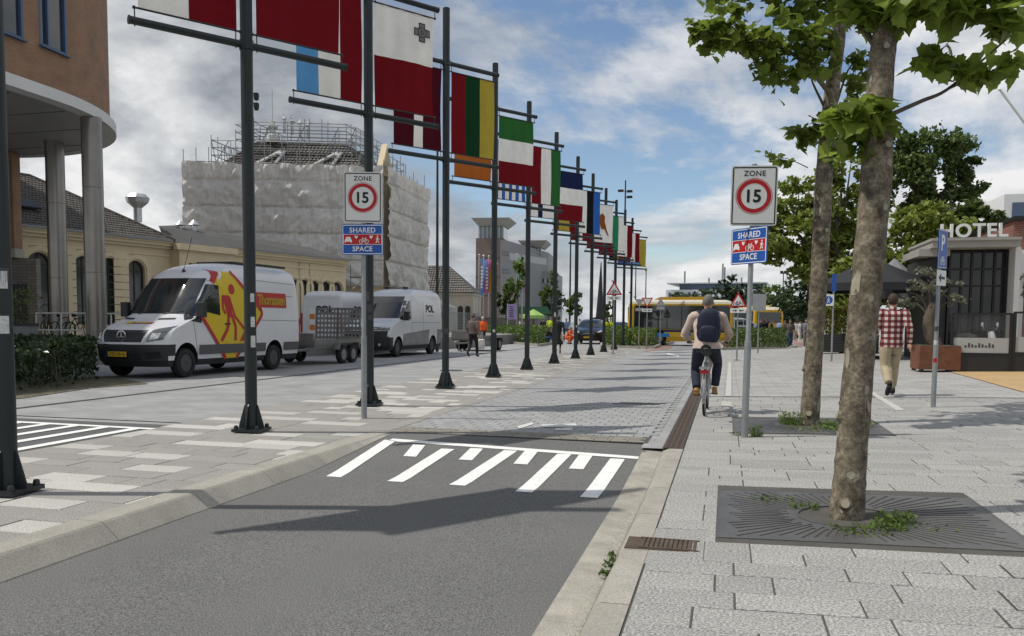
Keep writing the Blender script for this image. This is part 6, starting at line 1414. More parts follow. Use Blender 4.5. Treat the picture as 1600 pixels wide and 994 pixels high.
# ---- delivery van bodies
YF = [(.26,.16),(.40,.05),(.70,.0),(.90,.03),(1.02,.10),(1.10,.22),(1.18,.45),(1.30,.82),(1.40,1.06),(1.70,1.32),(2.05,1.63),(2.32,1.88),(2.44,2.08),(2.56,2.40),(2.63,2.72),(2.68,3.05)]
YR = [(.26,5.86),(.5,5.93),(1.4,5.92),(2.3,5.86),(2.55,5.80),(2.68,5.55)]
WW = [(.26,.90),(.40,.955),(.75,.985),(1.05,.99),(1.4,.985),(1.8,.965),(2.2,.93),(2.42,.89),(2.55,.82),(2.63,.72),(2.68,.55)]
BB = [(.26,.30),(.7,.34),(1.02,.38),(1.2,.40),(1.4,.34),(1.8,.26),(2.3,.30),(2.68,.4)]
sprinter = Body(YF, YR, WW, BB, 3.2, .10)
def van_common(v, B, base_white, yfw=.98, yrw=4.62, wr=.345, glass_top=2.30):
    zs = levels([B.yf, B.w])
    me = B.mesh(zs, lambda x, y, z: 1 if (z < .36 or (z < .80 and y < .48) or (y > 5.75 and z < .52)) else 0, [base_white, m_plast], [(yfw,wr+.02),(yrw,wr+.02)], wr+.075, .60)
    link('body', me, v)
    for x in (-.86, .86):
        for y in (yfw, yrw): wheel(v, x, y, wr)
def mirror(v, B, y, z, sg):
    m_ = MB(); x = B.side_x(y, z); m_.add([(v_[0]*sg, v_[1], v_[2]) for v_ in MB().box((x+.17,y-.02,z), (.20,.13,.34)).v], [(3,2,1,0),(4,5,6,7),(0,1,5,4),(1,2,6,5),(2,3,7,6),(3,0,4,7)]); m_.tube([(sg*(x-.02),y,z-.12),(sg*(x+.12),y,z-.10)], .025, 6); o = m_.build('mirror', m_plast, v)
    b = o.modifiers.new('bev','BEVEL'); b.width = .035; b.segments = 3
    return o
v = empty('delivery_van', label='white van with yellow diamond and red digging figure marking on its side', cat='van')
van_common(v, sprinter, m_vwhite); B = sprinter
v.scale = (1.06,1.0,1.08)
for w_ in v.children:
    if w_.name.startswith('wheel'): w_.scale = (1,1,.95); w_.location.z *= .95
place(v, (1.02,.98), G(292,590), -.055)
gl = B.front([[(-.88,1.43),(.88,1.43),(.79,2.26),(-.79,2.26)]], m_vglass, 'windscreen', v, .012, 14); 
for s_ in (-.45, .25): m_ = MB(); m_.tube([(s_,B.front_y(s_,1.42)-.03,1.42),(s_+.45,B.front_y(s_+.45,1.50)-.03,1.50)], .010, 5); m_.build('wiper', m_plast, gl)
for sg in (-1, 1):
    dw = B.side([[(1.52,1.50),(2.22,1.40),(2.22,2.10),(1.92,2.12)],[(1.22,1.38),(1.54,1.36),(1.94,2.12),(1.88,2.12)]], m_vglass, 'door_window', v, .019, 5, sg)
    B.side([[(1.02,1.28),(1.50,1.22),(1.60,1.48),(1.36,1.52)]], m_plast, 'quarter_panel', v, .007, 4, sg)
    B.side([[(1.42,.50),(4.18,.50),(4.18,.72),(1.42,.72)],[(5.06,.50),(5.82,.50),(5.82,.72),(5.06,.72)]], m_strip, 'side_moulding', v, .022, 8, sg)
    mirror(v, B, 1.42, 1.52, sg)
    for (y0, z0, y1, z1) in ((2.30,.40,2.30,2.18),(3.55,.40,3.55,2.40),(2.30,2.18,1.95,2.20),(1.40,.40,1.22,1.25),(3.60,1.95,5.60,1.93),(3.60,1.30,5.85,1.28),(3.60,2.30,5.7,2.26)):
        m_ = MB(); N = 8; pts = [(sg*(B.side_x(y0+(y1-y0)*i/N, z0+(z1-z0)*i/N)+.001), y0+(y1-y0)*i/N, z0+(z1-z0)*i/N) for i in range(N+1)]; m_.tube(pts, .006, 4, cap=False); m_.build('panel_seam', M('seam', (.10,.10,.10), .7), v)
    m_ = MB(); x = B.side_x(2.42, 1.18); m_.box((sg*(x+.02),2.50,1.20), (.04,.20,.035)); m_.build('door_handle', m_plast, v)
# grille, lamps, plate, emblem
g = B.front([[(-.50,.80),(.50,.80),(.60,1.06),(-.60,1.06)]], m_plast, 'grille', v, .012, 10)
for z in (.845,.895,.945,.995): B.front([[(-.52-(z-.8)*.35,z),(.52+(z-.8)*.35,z),(.52+(z-.8)*.35,z+.016),(-.52-(z-.8)*.35,z+.016)]], M('grille_bar', (.05,.05,.052), .4, metal=.5), 'grille_bar', g, .026, 10)
for e in (-1, 1): B.front([[(e*.50,.78),(e*.55,.78),(e*.68,1.09),(e*.60,1.09)]], m_vwhite, 'grille_frame', g, .022, 8)
yf = B.front_y(0, .94)-.05
m_ = MB()
for i in range(28):
    a, b = 2*math.pi*i/28, 2*math.pi*(i+1)/28; q = [(r*math.cos(t), r*math.sin(t)) for r, t in ((.100,a),(.122,a),(.122,b),(.100,b))]; m_.ext(q, 'y', yf, yf+.014)
for k in range(3):
    a = math.pi/2+k*2*math.pi/3; c, s = math.cos(a), math.sin(a); m_.ext([(c*.11,s*.11),(-s*.018-c*.01,c*.018-s*.01),(s*.018-c*.01,-c*.018-s*.01)], 'y', yf, yf+.012)
m_.build('star_emblem', m_chrome, g, loc=(0,0,.93))
for e in (-1, 1):
    B.front([[(e*.60,.80),(e*.90,.86),(e*.955,1.16),(e*.69,1.08)]], m_lampd, 'headlamp', v, .014, 8); hl = [o for o in v.children if o.name.startswith('headlamp')][-1]
    B.front([[(e*.66,.85),(e*.82,.88),(e*.84,1.0),(e*.69,1.0)]], m_lamp, 'reflector', hl, .020, 6); B.front([[(e*.60,.44),(e*.86,.46),(e*.84,.60),(e*.58,.58)]], m_dark, 'fog_recess', v, .004, 5)
B.front([[(-.45,.40),(.45,.40),(.45,.56),(-.45,.56)]], m_dark, 'air_intake', v, .003, 8)
m_ = MB(); y = B.front_y(0,.55)-.035; m_.b2((-.26,y-.012,.50), (.26,y,.61)); pl = m_.build('number_plate', m_plate, v, loc=(-.12,0,-.02)); m_ = MB(); m_.b2((-.26,y-.0135,.50), (-.225,y-.0115,.61)); m_.build('plate_band', m_signb, pl)
link('plate_text', text_mesh('VZS-24-G', .1, .002, .001, 1, m_signk, width=.42), pl, (.015,y-.0135,.525))
for e in (-1, 1):
    m_ = MB(); zz_ = 1.24
    m_.grid(6, 2, lambda u, w: (e*(.34+.36*u), B.front_y(e*(.34+.36*u), 1.285+.03*w+.01*u)-.012, 1.285+.03*w+.01*u+.008)); m_.build('bonnet_vent', m_plast, v, recalc=False)
def hood_grid(u0, u1, z0, z1, mat, nm, off):
    m_ = MB(); m_.grid(10, 6, lambda u, w: (u0+(u1-u0)*u, B.front_y(u0+(u1-u0)*u, z0+(z1-z0)*w)-off, z0+(z1-z0)*w+off*.5)); return m_.build(nm, mat, v, recalc=False)
hb = hood_grid(-.16,.40,1.195,1.228,m_vred,'bonnet_badge',.012); hood_grid(-.30,-.12,1.19,1.235,m_vyel,'bonnet_badge',.016); hood_grid(-.06,.34,1.204,1.219,m_vyel,'bonnet_badge',.018)
m_ = MB(); m_.lathe([(.05,0),(.05,.02),(0,.09)], (.1,2.05,2.42), 8); m_.tube([(.1,2.05,2.45),(.12,2.35,3.25)], .007, 5); m_.build('aerial', m_plast, v)
m_ = MB(); m_.box((0,3.9,2.72), (1.1,1.0,.05)); m_.b2((-.9,3.9,2.66), (-.86,5.3,2.72)); m_.b2((.86,3.9,2.66), (.9,5.3,2.72)); m_.build('roof_rack', m_plast, v)
for sg in (1, -1):
    def quadfan(P, c): return [[c, P[i], tuple((Vector(P[i])*.5+Vector(P[(i+1)%len(P)])*.5)), P[(i+1)%len(P)]] for i in range(len(P))]
    ye = B.side(quadfan([(1.50,1.38),(2.46,.38),(2.90,.38),(3.98,1.42),(3.98,1.52),(2.78,2.44),(2.26,2.44),(1.98,2.14)], (2.75,1.45)), m_vyel, 'yellow_marking', v, .010, 5, sg)
    rd = lambda P, w, nm='red_line': B.side([[tuple(q) for q in bar2(P[i], P[i+1], w)] for i in range(len(P)-1)], m_vred, nm, ye, .016, 5, sg)
    rd([(1.47,1.42),(2.45,.38)], .10); rd([(2.90,.38),(3.98,1.40),(4.02,1.50),(3.95,1.58)], .10); rd([(3.97,1.55),(2.78,2.46)], .10); rd([(2.30,2.46),(2.02,2.16)], .10)
    B.side(quadfan(circ(.125,16,2.74,2.03), (2.74,2.03)), m_vred, 'figure_head', ye, .016, 2, sg)
    B.side([[(2.34,1.88),(2.62,1.88),(2.74,1.36),(2.52,1.36)]], m_vred, 'figure_torso', ye, .016, 5, sg)
    rd([(2.62,1.84),(2.82,1.38),(3.30,1.00)], .07, 'figure_arm'); rd([(2.36,1.86),(2.34,1.56),(2.44,1.44)], .08, 'figure_arm'); rd([(2.56,1.40),(2.52,1.10),(2.26,.80)], .10, 'figure_leg'); rd([(2.70,1.40),(2.84,1.12),(2.83,.80)], .10, 'figure_leg')
    B.side([[(3.00,.78),(3.42,.78),(3.36,1.02),(3.18,1.00)]], m_vred, 'figure_heap', ye, .016, 4, sg)
    rp = B.side([[(3.78,1.62),(5.22,1.62),(5.22,2.00),(3.78,2.00)]], m_vred, 'name_panel', v, .010, 8, sg)
    me = text_mesh('Thomassen', .36, .004, .010, .9, M('decal_letters', (.66,.52,.06), .4), width=1.30)
    for q in me.vertices: yy = 4.50+q.co.x if sg > 0 else 4.50-q.co.x; zz_ = 1.70+q.co.z*1.0; q.co = Vector((sg*(B.side_x(yy, zz_)+.014), yy, zz_))
    me.update(); link('name_lettering', me, rp)
for e in (-1, 1): m_ = MB(); m_.b2((e*.93-.04,5.90,.75), (e*.93+.04,5.95,1.35)); m_.build('tail_lamp', m_tail, v)
# ---- grey-white van (POL) and its twin
YF2 = [(.26,.14),(.42,.03),(.75,.0),(1.02,.02),(1.14,.10),(1.22,.30),(1.34,.72),(1.44,1.02),(1.75,1.32),(2.10,1.66),(2.36,1.96),(2.46,2.15),(2.56,2.5),(2.62,2.8)]
YR2 = [(.26,5.62),(.5,5.68),(1.5,5.67),(2.4,5.60),(2.62,5.4)]; WW2 = [(.26,.92),(.45,.98),(.9,1.01),(1.3,1.01),(1.8,.985),(2.2,.95),(2.42,.90),(2.54,.82),(2.62,.62)]; BB2 = [(.26,.24),(.8,.26),(1.1,.30),(1.44,.32),(1.9,.26),(2.62,.4)]
master = Body(YF2, YR2, WW2, BB2, 3.6, .10)
def pol_van(label, paint, text=True, group='white vans lettered POL'):
    v = empty('panel_van', label=label, cat='van', group=group); B = master; van_common(v, B, paint, 1.0, 4.58, .345)
    gl = B.front([[(-.90,1.46),(.90,1.46),(.80,2.30),(-.80,2.30)]], m_vglass, 'windscreen', v, .012, 12)
    B.front([[(-.95,.50),(.95,.50),(.95,.98),(-.95,.98)]], m_plast, 'front_panel', v, .008, 12); B.front([[(-.60,1.02),(.60,1.02),(.60,1.12),(-.60,1.12)]], m_plast, 'grille', v, .010, 8)
    B.front([[(-.55,1.06),(.55,1.06),(.55,1.075),(-.55,1.075)]], m_chrome, 'grille_bar', v, .018, 8)
    for e in (-1, 1):
        B.front([[(e*.60,1.00),(e*.96,1.00),(e*.97,1.13),(e*.58,1.13)]], m_lampd, 'headlamp', v, .014, 6); h = [o for o in v.children if o.name.startswith('headlamp')][-1]; B.front([[(e*.66,1.09),(e*.95,1.09),(e*.95,1.12),(e*.66,1.12)]], m_lamp, 'light_line', h, .020, 4); B.front([[(e*.90,.78),(e*.955,.78),(e*.965,1.0),(e*.92,1.0)]], m_lamp, 'light_hook', h, .020, 4)
        m_ = MB(); m_.lathe([(.05,0),(.05,.02),(0,.02)], (e*.62,B.front_y(e*.62,.5)-.02,.48), 12, axis='y'); m_.build('fog_lamp', m_lamp, v)
        B.side([[(1.50,1.50),(2.18,1.42),(2.18,2.12),(1.90,2.14)],[(1.18,1.40),(1.52,1.38),(1.92,2.14),(1.86,2.14)]], m_vglass, 'door_window', v, .006, 5, e); mirror(v, B, 1.42, 1.54, e)
        B.side([[(1.42,.42),(4.12,.42),(4.12,1.02),(1.42,.86)],[(5.04,.42),(5.6,.42),(5.6,1.02),(5.04,1.02)]], M('lower_decal', (.20,.205,.21), .25, var=.3, vs=2), 'lower_panel', v, .006, 8, e)
        for (y0, z0, y1, z1) in ((2.28,.40,2.28,2.2),(3.5,.40,3.5,2.35),(2.3,1.30,5.6,1.30)):
            m_ = MB(); N = 6; m_.tube([(e*(B.side_x(y0+(y1-y0)*i/N, z0+(z1-z0)*i/N)+.001), y0+(y1-y0)*i/N, z0+(z1-z0)*i/N) for i in range(N+1)], .006, 4, cap=False); m_.build('panel_seam', MATS['seam'], v)
        if text:
            me = text_mesh('POL', .40, .004, .012, .95, m_signk, width=.88)
            for q in me.vertices: yy = 4.25+q.co.x if e > 0 else 4.25-q.co.x; zz_ = 1.72+q.co.z; q.co = Vector((e*(B.side_x(yy, zz_)+.008), yy, zz_))
            me.update(); link('lettering', me, v)
            B.side([[(3.85,1.56),(4.65,1.56),(4.65,1.60),(3.85,1.60)]], M('print_grey', (.35,.36,.37), .5), 'small_print', v, .007, 3, e)
        m_ = MB(); m_.b2((e*.95-.05,5.64,.9), (e*.95+.03,5.70,1.7)); m_.build('tail_lamp', m_tail, v)
    if text:
        me = text_mesh('POL', .40, .004, .012, .95, m_signk, width=.8)
        for q in me.vertices: q.co = Vector((-q.co.x-.2, 5.685, 1.72+q.co.z))
        me.update(); link('lettering', me, v)
    m_ = MB(); y = B.front_y(0,.55)-.03; m_.b2((-.26,y-.012,.50), (.26,y,.61)); m_.build('number_plate', m_plate, v)
    for q_ in (-.4, .4): m_ = MB(); m_.box((q_,3.0,2.66), (.16,.2,.09)); m_.build('roof_beacon', m_plast, v)
    return v
v = pol_van('white and grey van lettered POL parked behind the ramp trailer', m_vwhite); v.scale = (1,1,1.04); place(v, (.97,1.0), G(622,558), -.03)
v = pol_van('white van lettered POL turned away behind the trailer worker', m_vwhite); v.rotation_euler.z = math.pi-.10; v.location = (-15.6, 36.4, 0)
v = pol_van('blue van showing between the two white vans', M('van_blue', (.03,.14,.32), .3, coat=.4), False, None); v.location = (-17.6, 39.5, 0); v.rotation_euler.z = -.05
# ---- trailers
m_tr = M('trailer_grey', (.20,.195,.185), .6, metal=.4, var=.2, vs=3)
def trailer(label, L, W, ramp, bh=.55):
    t = empty('trailer', label=label, cat='trailer', group='flat trailers'); m_ = MB(); m_.b2((-W/2,0,bh), (W/2,L,bh+.07)); m_.build('deck', m_tr, t)
    for sg in (-1, 1): m_ = MB(); m_.b2((sg*W/2-.03,0,bh+.071), (sg*W/2+.03,L,bh+.25)); m_.build('side_rail', m_tr, t)
    m_ = MB(); m_.b2((-W/2,-.03,bh+.07), (W/2,.03,bh+.45)); m_.build('headboard', m_tr, t)
    for sg in (-1, 1): m_ = MB(); m_.tube([(sg*W*.4,0,bh-.06),(0,-1.4,bh-.1)], .05, 6); m_.build('drawbar', m_tr, t)
    m_ = MB(); m_.tube([(.0,-1.1,.02),(.0,-1.1,bh+.2)], .035, 8); m_.build('jockey_wheel', m_tr, t)
    for sg in (-1, 1):
        for k in (0, 1): wheel(t, sg*(W/2+.10), L*.52+.68*k, .30, .18, M('trailer_rim', (.25,.25,.25), .5, metal=.5), False)
        m_ = MB(); x0, x1 = sorted((sg*(W/2+.0), sg*(W/2+.22))); yb = L*.52-.40; m_.ext([(yb,bh-.08),(yb+.10,bh+.16),(yb+1.38,bh+.16),(yb+1.48,bh-.08),(yb+1.44,bh-.08),(yb+1.36,bh+.13),(yb+.12,bh+.13),(yb+.04,bh-.08)], 'x', x0, x1); m_.build('mudguard', m_tr, t)
    if ramp:
        rp = empty('ramp', (0,L+.02,bh+.05), 0); rp.parent = t; rp.rotation_euler.x = -.06; fr = MB()
        for x in (-W/2+.03, W/2-.03, -.02, .0): fr.b2((x-.03,-.02,0), (x+.03,.03,1.25))
        for z in (.03, 1.22): fr.b2((-W/2,-.02,z-.03), (W/2,.03,z+.03))
        fr.build('frame', m_tr, rp); pn = MB(); nx, nz = 12, 7; cw, ch = (W-.1)/nx, 1.16/nz
        for i in range(nx):
            for j in range(nz):
                cx_, cz_ = -W/2+.05+cw*(i+.5), .05+ch*(j+.5)+(ch*.25 if i % 2 else -.0); sq = [(-cw/2,-ch/2),(0,-ch/2),(cw/2,-ch/2),(cw/2,0),(cw/2,ch/2),(0,ch/2),(-cw/2,ch/2),(-cw/2,0)]; hl = [(.30*cw*math.cos(-2.356+k*.7854), .30*ch*math.sin(-2.356+k*.7854)) for k in range(8)]
                pn.add([(cx_+a,.004,.05+ch*(j+.5)+b) for a, b in sq]+[(cx_+a,.004,.05+ch*(j+.5)+b) for a, b in hl], [(k,(k+1)%8,8+(k+1)%8,8+k) for k in range(8)])
        pn.build('perforated_sheet', m_tr, rp, recalc=False)
    return t
t = trailer('grey double axle trailer with perforated ramp raised behind the yellow-marked van', 3.1, 1.75, True); t.location = (-13.2, 23.0, 0); t.rotation_euler.z = -.03
bh_ = MB(); bh_.tube([(-.3,.8,.62),(-.1,1.3,.95),(.3,1.6,.62)], .04, 6); o = bh_.build('tow_frame', m_tr); o.location = (-13.2,23.0,0); tag(o, 'bent steel frame lying on the ramp trailer deck', 'frame')
t = trailer('low grey trailer behind the POL van next to the walking man', 2.4, 1.6, False, .5); t.location = (-11.9, 37.2, 0); t.rotation_euler.z = -.06
# ---- cars
def car(label, paint, group='cars on the square'):
    yf = [(.2,.12),(.35,.03),(.55,0),(.72,.05),(.80,.18),(.88,.55),(.96,1.0),(1.02,1.25),(1.2,1.55),(1.38,1.95),(1.46,2.3),(1.49,2.6)]; yr = [(.2,4.0),(.5,4.1),(.95,4.08),(1.1,3.95),(1.38,3.6),(1.49,3.2)]; w = [(.2,.80),(.4,.86),(.75,.88),(.95,.87),(1.05,.80),(1.3,.70),(1.42,.62),(1.49,.45)]; b = [(.2,.35),(.6,.42),(.9,.45),(1.05,.3),(1.49,.3)]
    B = Body(yf, yr, w, b, 2.8, .15); c = empty('parked_car', label=label, cat='car', group=group); link('body', B.mesh(levels([yf, w]), lambda x, y, z: 1 if z < .28 else 0, [paint, m_plast], [(.80,.32),(3.28,.32)], .36, .58), c)
    B.front([[(-.72,1.0),(.72,1.0),(.58,1.40),(-.58,1.40)]], m_vglass, 'windscreen', c, .012, 10)
    for e in (-1, 1):
        B.side([[(1.55,1.03),(2.5,1.03),(2.5,1.38),(2.05,1.38)],[(2.56,1.03),(3.55,1.05),(3.3,1.36),(2.56,1.38)]], m_vglass, 'side_window', c, .008, 5, e); B.front([[(e*.52,.66),(e*.80,.72),(e*.78,.84),(e*.60,.76)]], m_lamp, 'headlamp', c, .012, 5)
        m_ = MB(); m_.box((e*.93,1.45,1.02), (.18,.10,.13)); m_.build('mirror', paint, c); m_ = MB(); m_.b2((e*.72-.1,4.06,.75), (e*.72+.1,4.12,.95)); m_.build('tail_lamp', m_tail, c)
        for y in (.80, 3.28): wheel(c, e*.76, y, .31, .2, m_alloy, False)
    B.front([[(-.45,.50),(.45,.50),(.45,.62),(-.45,.62)]], m_plast, 'grille', c, .008, 6); B.front([[(-.4,.63),(.4,.63),(.4,.645),(-.4,.645)]], m_chrome, 'grille_bar', c, .014, 6)
    B.front([[(-.26,.36),(.26,.36),(.26,.47),(-.26,.47)]], m_plate, 'number_plate', c, .03, 3); B.front([[(-.7,.26),(.7,.26),(.7,.33),(-.7,.33)]], m_dark, 'air_intake', c, .006, 6); return c
c = car('black car facing the hedge beds behind the woman in black', M('car_black', (.014,.015,.017), .2, coat=.6)); place(c, (0,.8), gy(920,53.5), .06); c.scale = (1.06,1,1.1)
for k, (x, Y, p_, rz, lb) in enumerate(((972,64,(.02,.021,.024),.2,'dark car half hidden behind the masts and workers'),(1177,62,(.05,.055,.06),1.3,'dark car parked behind the right hedge bed'),(1207,66,(.28,.29,.30),1.9,'silver people carrier beside the standing group'),(1160,70,(.03,.03,.035),1.6,'black car in front of the far yellow bus'),(842,74,(.50,.06,.02),1.5,'orange red car behind the hedge and green umbrella'))):
    c = car(lb, M('car_paint_%d' % k, p_, .25, coat=.5)); c.location = gy(x, Y); c.rotation_euler.z = rz
    if 'carrier' in lb: c.scale = (1.05,1.05,1.25)
# ---- buses
m_by = M('bus_yellow', (.56,.34,.012), .35, coat=.2); m_bd = M('bus_navy', (.018,.028,.07), .35); m_bw = M('bus_cream', (.60,.57,.46), .4); m_bblue = M('bus_blue', (.02,.20,.55), .4)
def bus(label, L=7.2):
    yf = [(.28,.08),(.5,.0),(1.2,.03),(2.6,.16),(2.78,.3),(2.86,.5)]; yr = [(.28,L-.02),(.6,L),(2.6,L-.06),(2.86,L-.3)]; w = [(.28,1.18),(.5,1.25),(1.2,1.26),(2.5,1.22),(2.74,1.14),(2.86,.95)]; b = [(.28,.18),(2.86,.22)]
    B = Body(yf, yr, w, b, 4, .12); r = empty('bus', label=label, cat='bus', group='yellow buses at the stop'); link('body', B.mesh(levels([yf, w], (.85,1.0,2.62)), lambda x, y, z: 2 if z > 2.62 else (1 if .80 < z < 1.05 and .6 < y < L-1.0 else 0), [m_by, m_bd, m_bw], [(1.9,.46),(L-1.9,.46)], .52, .80), r)
    for e in (-1, 1):
        n_ = max(3, int((L-1.2)/1.15)); wd = (L-.9)/n_
        for k in range(n_): B.side([[(.45+wd*k,1.06),(.45+wd*(k+.965),1.06),(.45+wd*(k+.965),2.50),(.45+wd*k,2.50)]], m_vglass, 'side_window', r, .012, 4, e)
        B.side([[(.40,1.03),(L-.40,1.03),(L-.40,2.56),(.40,2.56)]], m_black, 'window_band', r, .007, 10, e)
        B.side([[(L-2.6,.55),(L-1.6,.55),(L-1.6,.78),(L-2.6,.78)],[(2.7,.60),(3.2,.60),(3.2,.80),(2.7,.80)]], m_bblue, 'blue_patch', r, .010, 3, e)
        for y in (1.9, L-1.9): wheel(r, e*1.10, y, .46, .28, m_alloy, False)
    B.front([[(-1.08,1.0),(1.08,1.0),(1.02,2.40),(-1.02,2.40)]], m_vglass, 'windscreen', r, .012, 8); B.front([[(-.8,2.44),(.8,2.44),(.8,2.64),(-.8,2.64)]], m_black, 'destination_sign', r, .012, 5)
    m_ = MB(); m_.ext([(L*.22,2.86),(L*.25,3.06),(L*.70,3.04),(L*.76,2.86)], 'x', -.85, .85); m_.build('roof_pod', m_by, r)
    m_ = MB(); m_.b2((-1.0,L-.04,1.5), (1.0,L+.012,2.4)); m_.build('rear_window', m_vglass, r)
    for e in (-1, 1): m_ = MB(); m_.b2((e*1.05-.08,L-.05,.8), (e*1.05+.08,L+.01,1.2)); m_.build('tail_lamp', m_tail, r)
    return r
a = gy(987, 53.2); r = bus('long yellow bus with dark glazing crossing behind the cyclist', 6.6); r.rotation_euler.z = -math.pi/2+.06; r.location = (a.x+6.6, 52.6, 0)
r.rotation_euler.z = math.pi/2+.04; r.location = (a.x+6.4, 53.3, 0)
r = bus('yellow bus seen from behind, right of the cyclist', 9.0); r.location = gy(1155, 82); r.rotation_euler.z = math.pi+.25
r = bus('yellow bus at the stop behind the standing group', 9.0); r.location = gy(1280, 92); r.rotation_euler.z = math.pi/2+.2
# ------------------------------------------------------------------ people: one continuous skin per figure
m_skin = M('skin', (.46,.27,.19), .55, var=.08, vs=20); m_skin2 = M('skin_dark', (.10,.055,.038), .55, var=.08, vs=20)
def cloth(name, c): return M('cloth_'+name, c, .85, var=.16, vs=9, bump=.3, bs=14)
def plaid_mat():
    m = bpy.data.materials.new('plaid_shirt'); m.use_nodes = True; n, l = m.node_tree.nodes, m.node_tree.links; b = n['Principled BSDF']; b.inputs['Roughness'].default_value = .9
    tc_ = n.new('ShaderNodeTexCoord'); sp = n.new('ShaderNodeSeparateXYZ'); l.new(tc_.outputs['Object'], sp.inputs[0])
    def band(o, per, off, duty):
        a = n.new('ShaderNodeMath'); a.operation = 'MULTIPLY_ADD'; l.new(o, a.inputs[0]); a.inputs[1].default_value = 1/per; a.inputs[2].default_value = off
        f = n.new('ShaderNodeMath'); f.operation = 'FRACT'; l.new(a.outputs[0], f.inputs[0]); g = n.new('ShaderNodeMath'); g.operation = 'LESS_THAN'; l.new(f.outputs[0], g.inputs[0]); g.inputs[1].default_value = duty; return g.outputs[0]
    def mix(f, c1, c2):
        k = n.new('ShaderNodeMix'); k.data_type = 'RGBA'; l.new(f, k.inputs[0])
        for i, c in ((6, c1), (7, c2)):
            if isinstance(c, tuple): k.inputs[i].default_value = (*c, 1)
            else: l.new(c, k.inputs[i])
        return k.outputs[2]
    vx, vz = band(sp.outputs[0], .105, .5, .5), band(sp.outputs[2], .105, .1, .5); s = n.new('ShaderNodeMath'); s.operation = 'ADD'; l.new(vx, s.inputs[0]); l.new(vz, s.inputs[1])
    both = n.new('ShaderNodeMath'); both.operation = 'MULTIPLY'; l.new(vx, both.inputs[0]); l.new(vz, both.inputs[1]); any_ = n.new('ShaderNodeMath'); any_.operation = 'MAXIMUM'; l.new(vx, any_.inputs[0]); l.new(vz, any_.inputs[1])
    c = mix(any_.outputs[0], (.62,.58,.52), (.26,.07,.07)); c = mix(both.outputs[0], c, (.075,.015,.02)); l.new(c, b.inputs['Base Color']); MATS['plaid_shirt'] = m; return m
plaid_mat()
def lerp3(a, b, t): return Vector(a).lerp(Vector(b), t)
POSES = {
 'stand': dict(pel=(0,0,.95), che=(0,-.01,1.27), nek=(0,.01,1.47), hed=(0,-.02,1.62), hip=((-.09,0,.92),(.09,0,.92)), kne=((-.10,-.02,.50),(.10,-.01,.50)), ank=((-.10,.02,.08),(.11,.02,.08)), sho=((-.19,.0,1.41),(.19,.0,1.41)), elb=((-.25,.04,1.13),(.25,.04,1.13)), wri=((-.25,-.04,.88),(.25,-.04,.88)), dirf=((0,-1,0),(0,-1,0))),
 'walk': dict(pel=(0,0,.95), che=(0,-.02,1.27), nek=(0,.0,1.47), hed=(0,-.03,1.62), hip=((-.09,0,.92),(.09,0,.92)), kne=((-.10,-.16,.53),(.10,.02,.50)), ank=((-.09,-.22,.09),(.09,.32,.20)), sho=((-.19,.02,1.41),(.19,-.02,1.41)), elb=((-.25,.12,1.15),(.25,-.02,1.14)), wri=((-.26,.10,.90),(.25,-.18,.92)), dirf=((0,-1,.05),(0,-.75,-.65))),
 'ride': dict(pel=(0,.28,1.03), che=(0,.16,1.36), nek=(0,.07,1.57), hed=(.0,.02,1.72), hip=((-.10,.26,1.0),(.10,.26,1.0)), kne=((-.16,-.16,.78),(.17,-.02,.66)), ank=((-.14,-.02,.36),(.14,.30,.36)), sho=((-.21,.12,1.50),(.21,.12,1.50)), elb=((-.34,.06,1.23),(.36,.04,1.22)), wri=((-.29,-.20,1.12),(.29,-.20,1.12)), dirf=((0,-1,-.15),(0,-1,-.2))),
 'crouch': dict(pel=(0,.12,.38), che=(0,-.06,.68), nek=(0,-.12,.88), hed=(0,-.20,1.00), hip=((-.10,.10,.38),(.10,.10,.38)), kne=((-.14,-.28,.50),(.14,-.28,.46)), ank=((-.12,-.02,.09),(.12,-.02,.09)), sho=((-.19,-.10,.82),(.19,-.10,.82)), elb=((-.24,-.28,.62),(.24,-.28,.62)), wri=((-.14,-.45,.52),(.14,-.45,.50)), dirf=((0,-1,0),(0,-1,0))),
 'work': dict(pel=(0,.04,.95), che=(0,-.06,1.25), nek=(0,-.12,1.44), hed=(0,-.17,1.58), hip=((-.10,.04,.92),(.10,.04,.92)), kne=((-.13,-.05,.50),(.14,.02,.50)), ank=((-.14,.02,.08),(.16,.10,.08)), sho=((-.19,-.08,1.38),(.19,-.08,1.38)), elb=((-.24,-.16,1.12),(.28,-.24,1.15)), wri=((-.16,-.38,1.02),(.22,-.45,.98)), dirf=((0,-1,0),(.2,-1,0))),
}
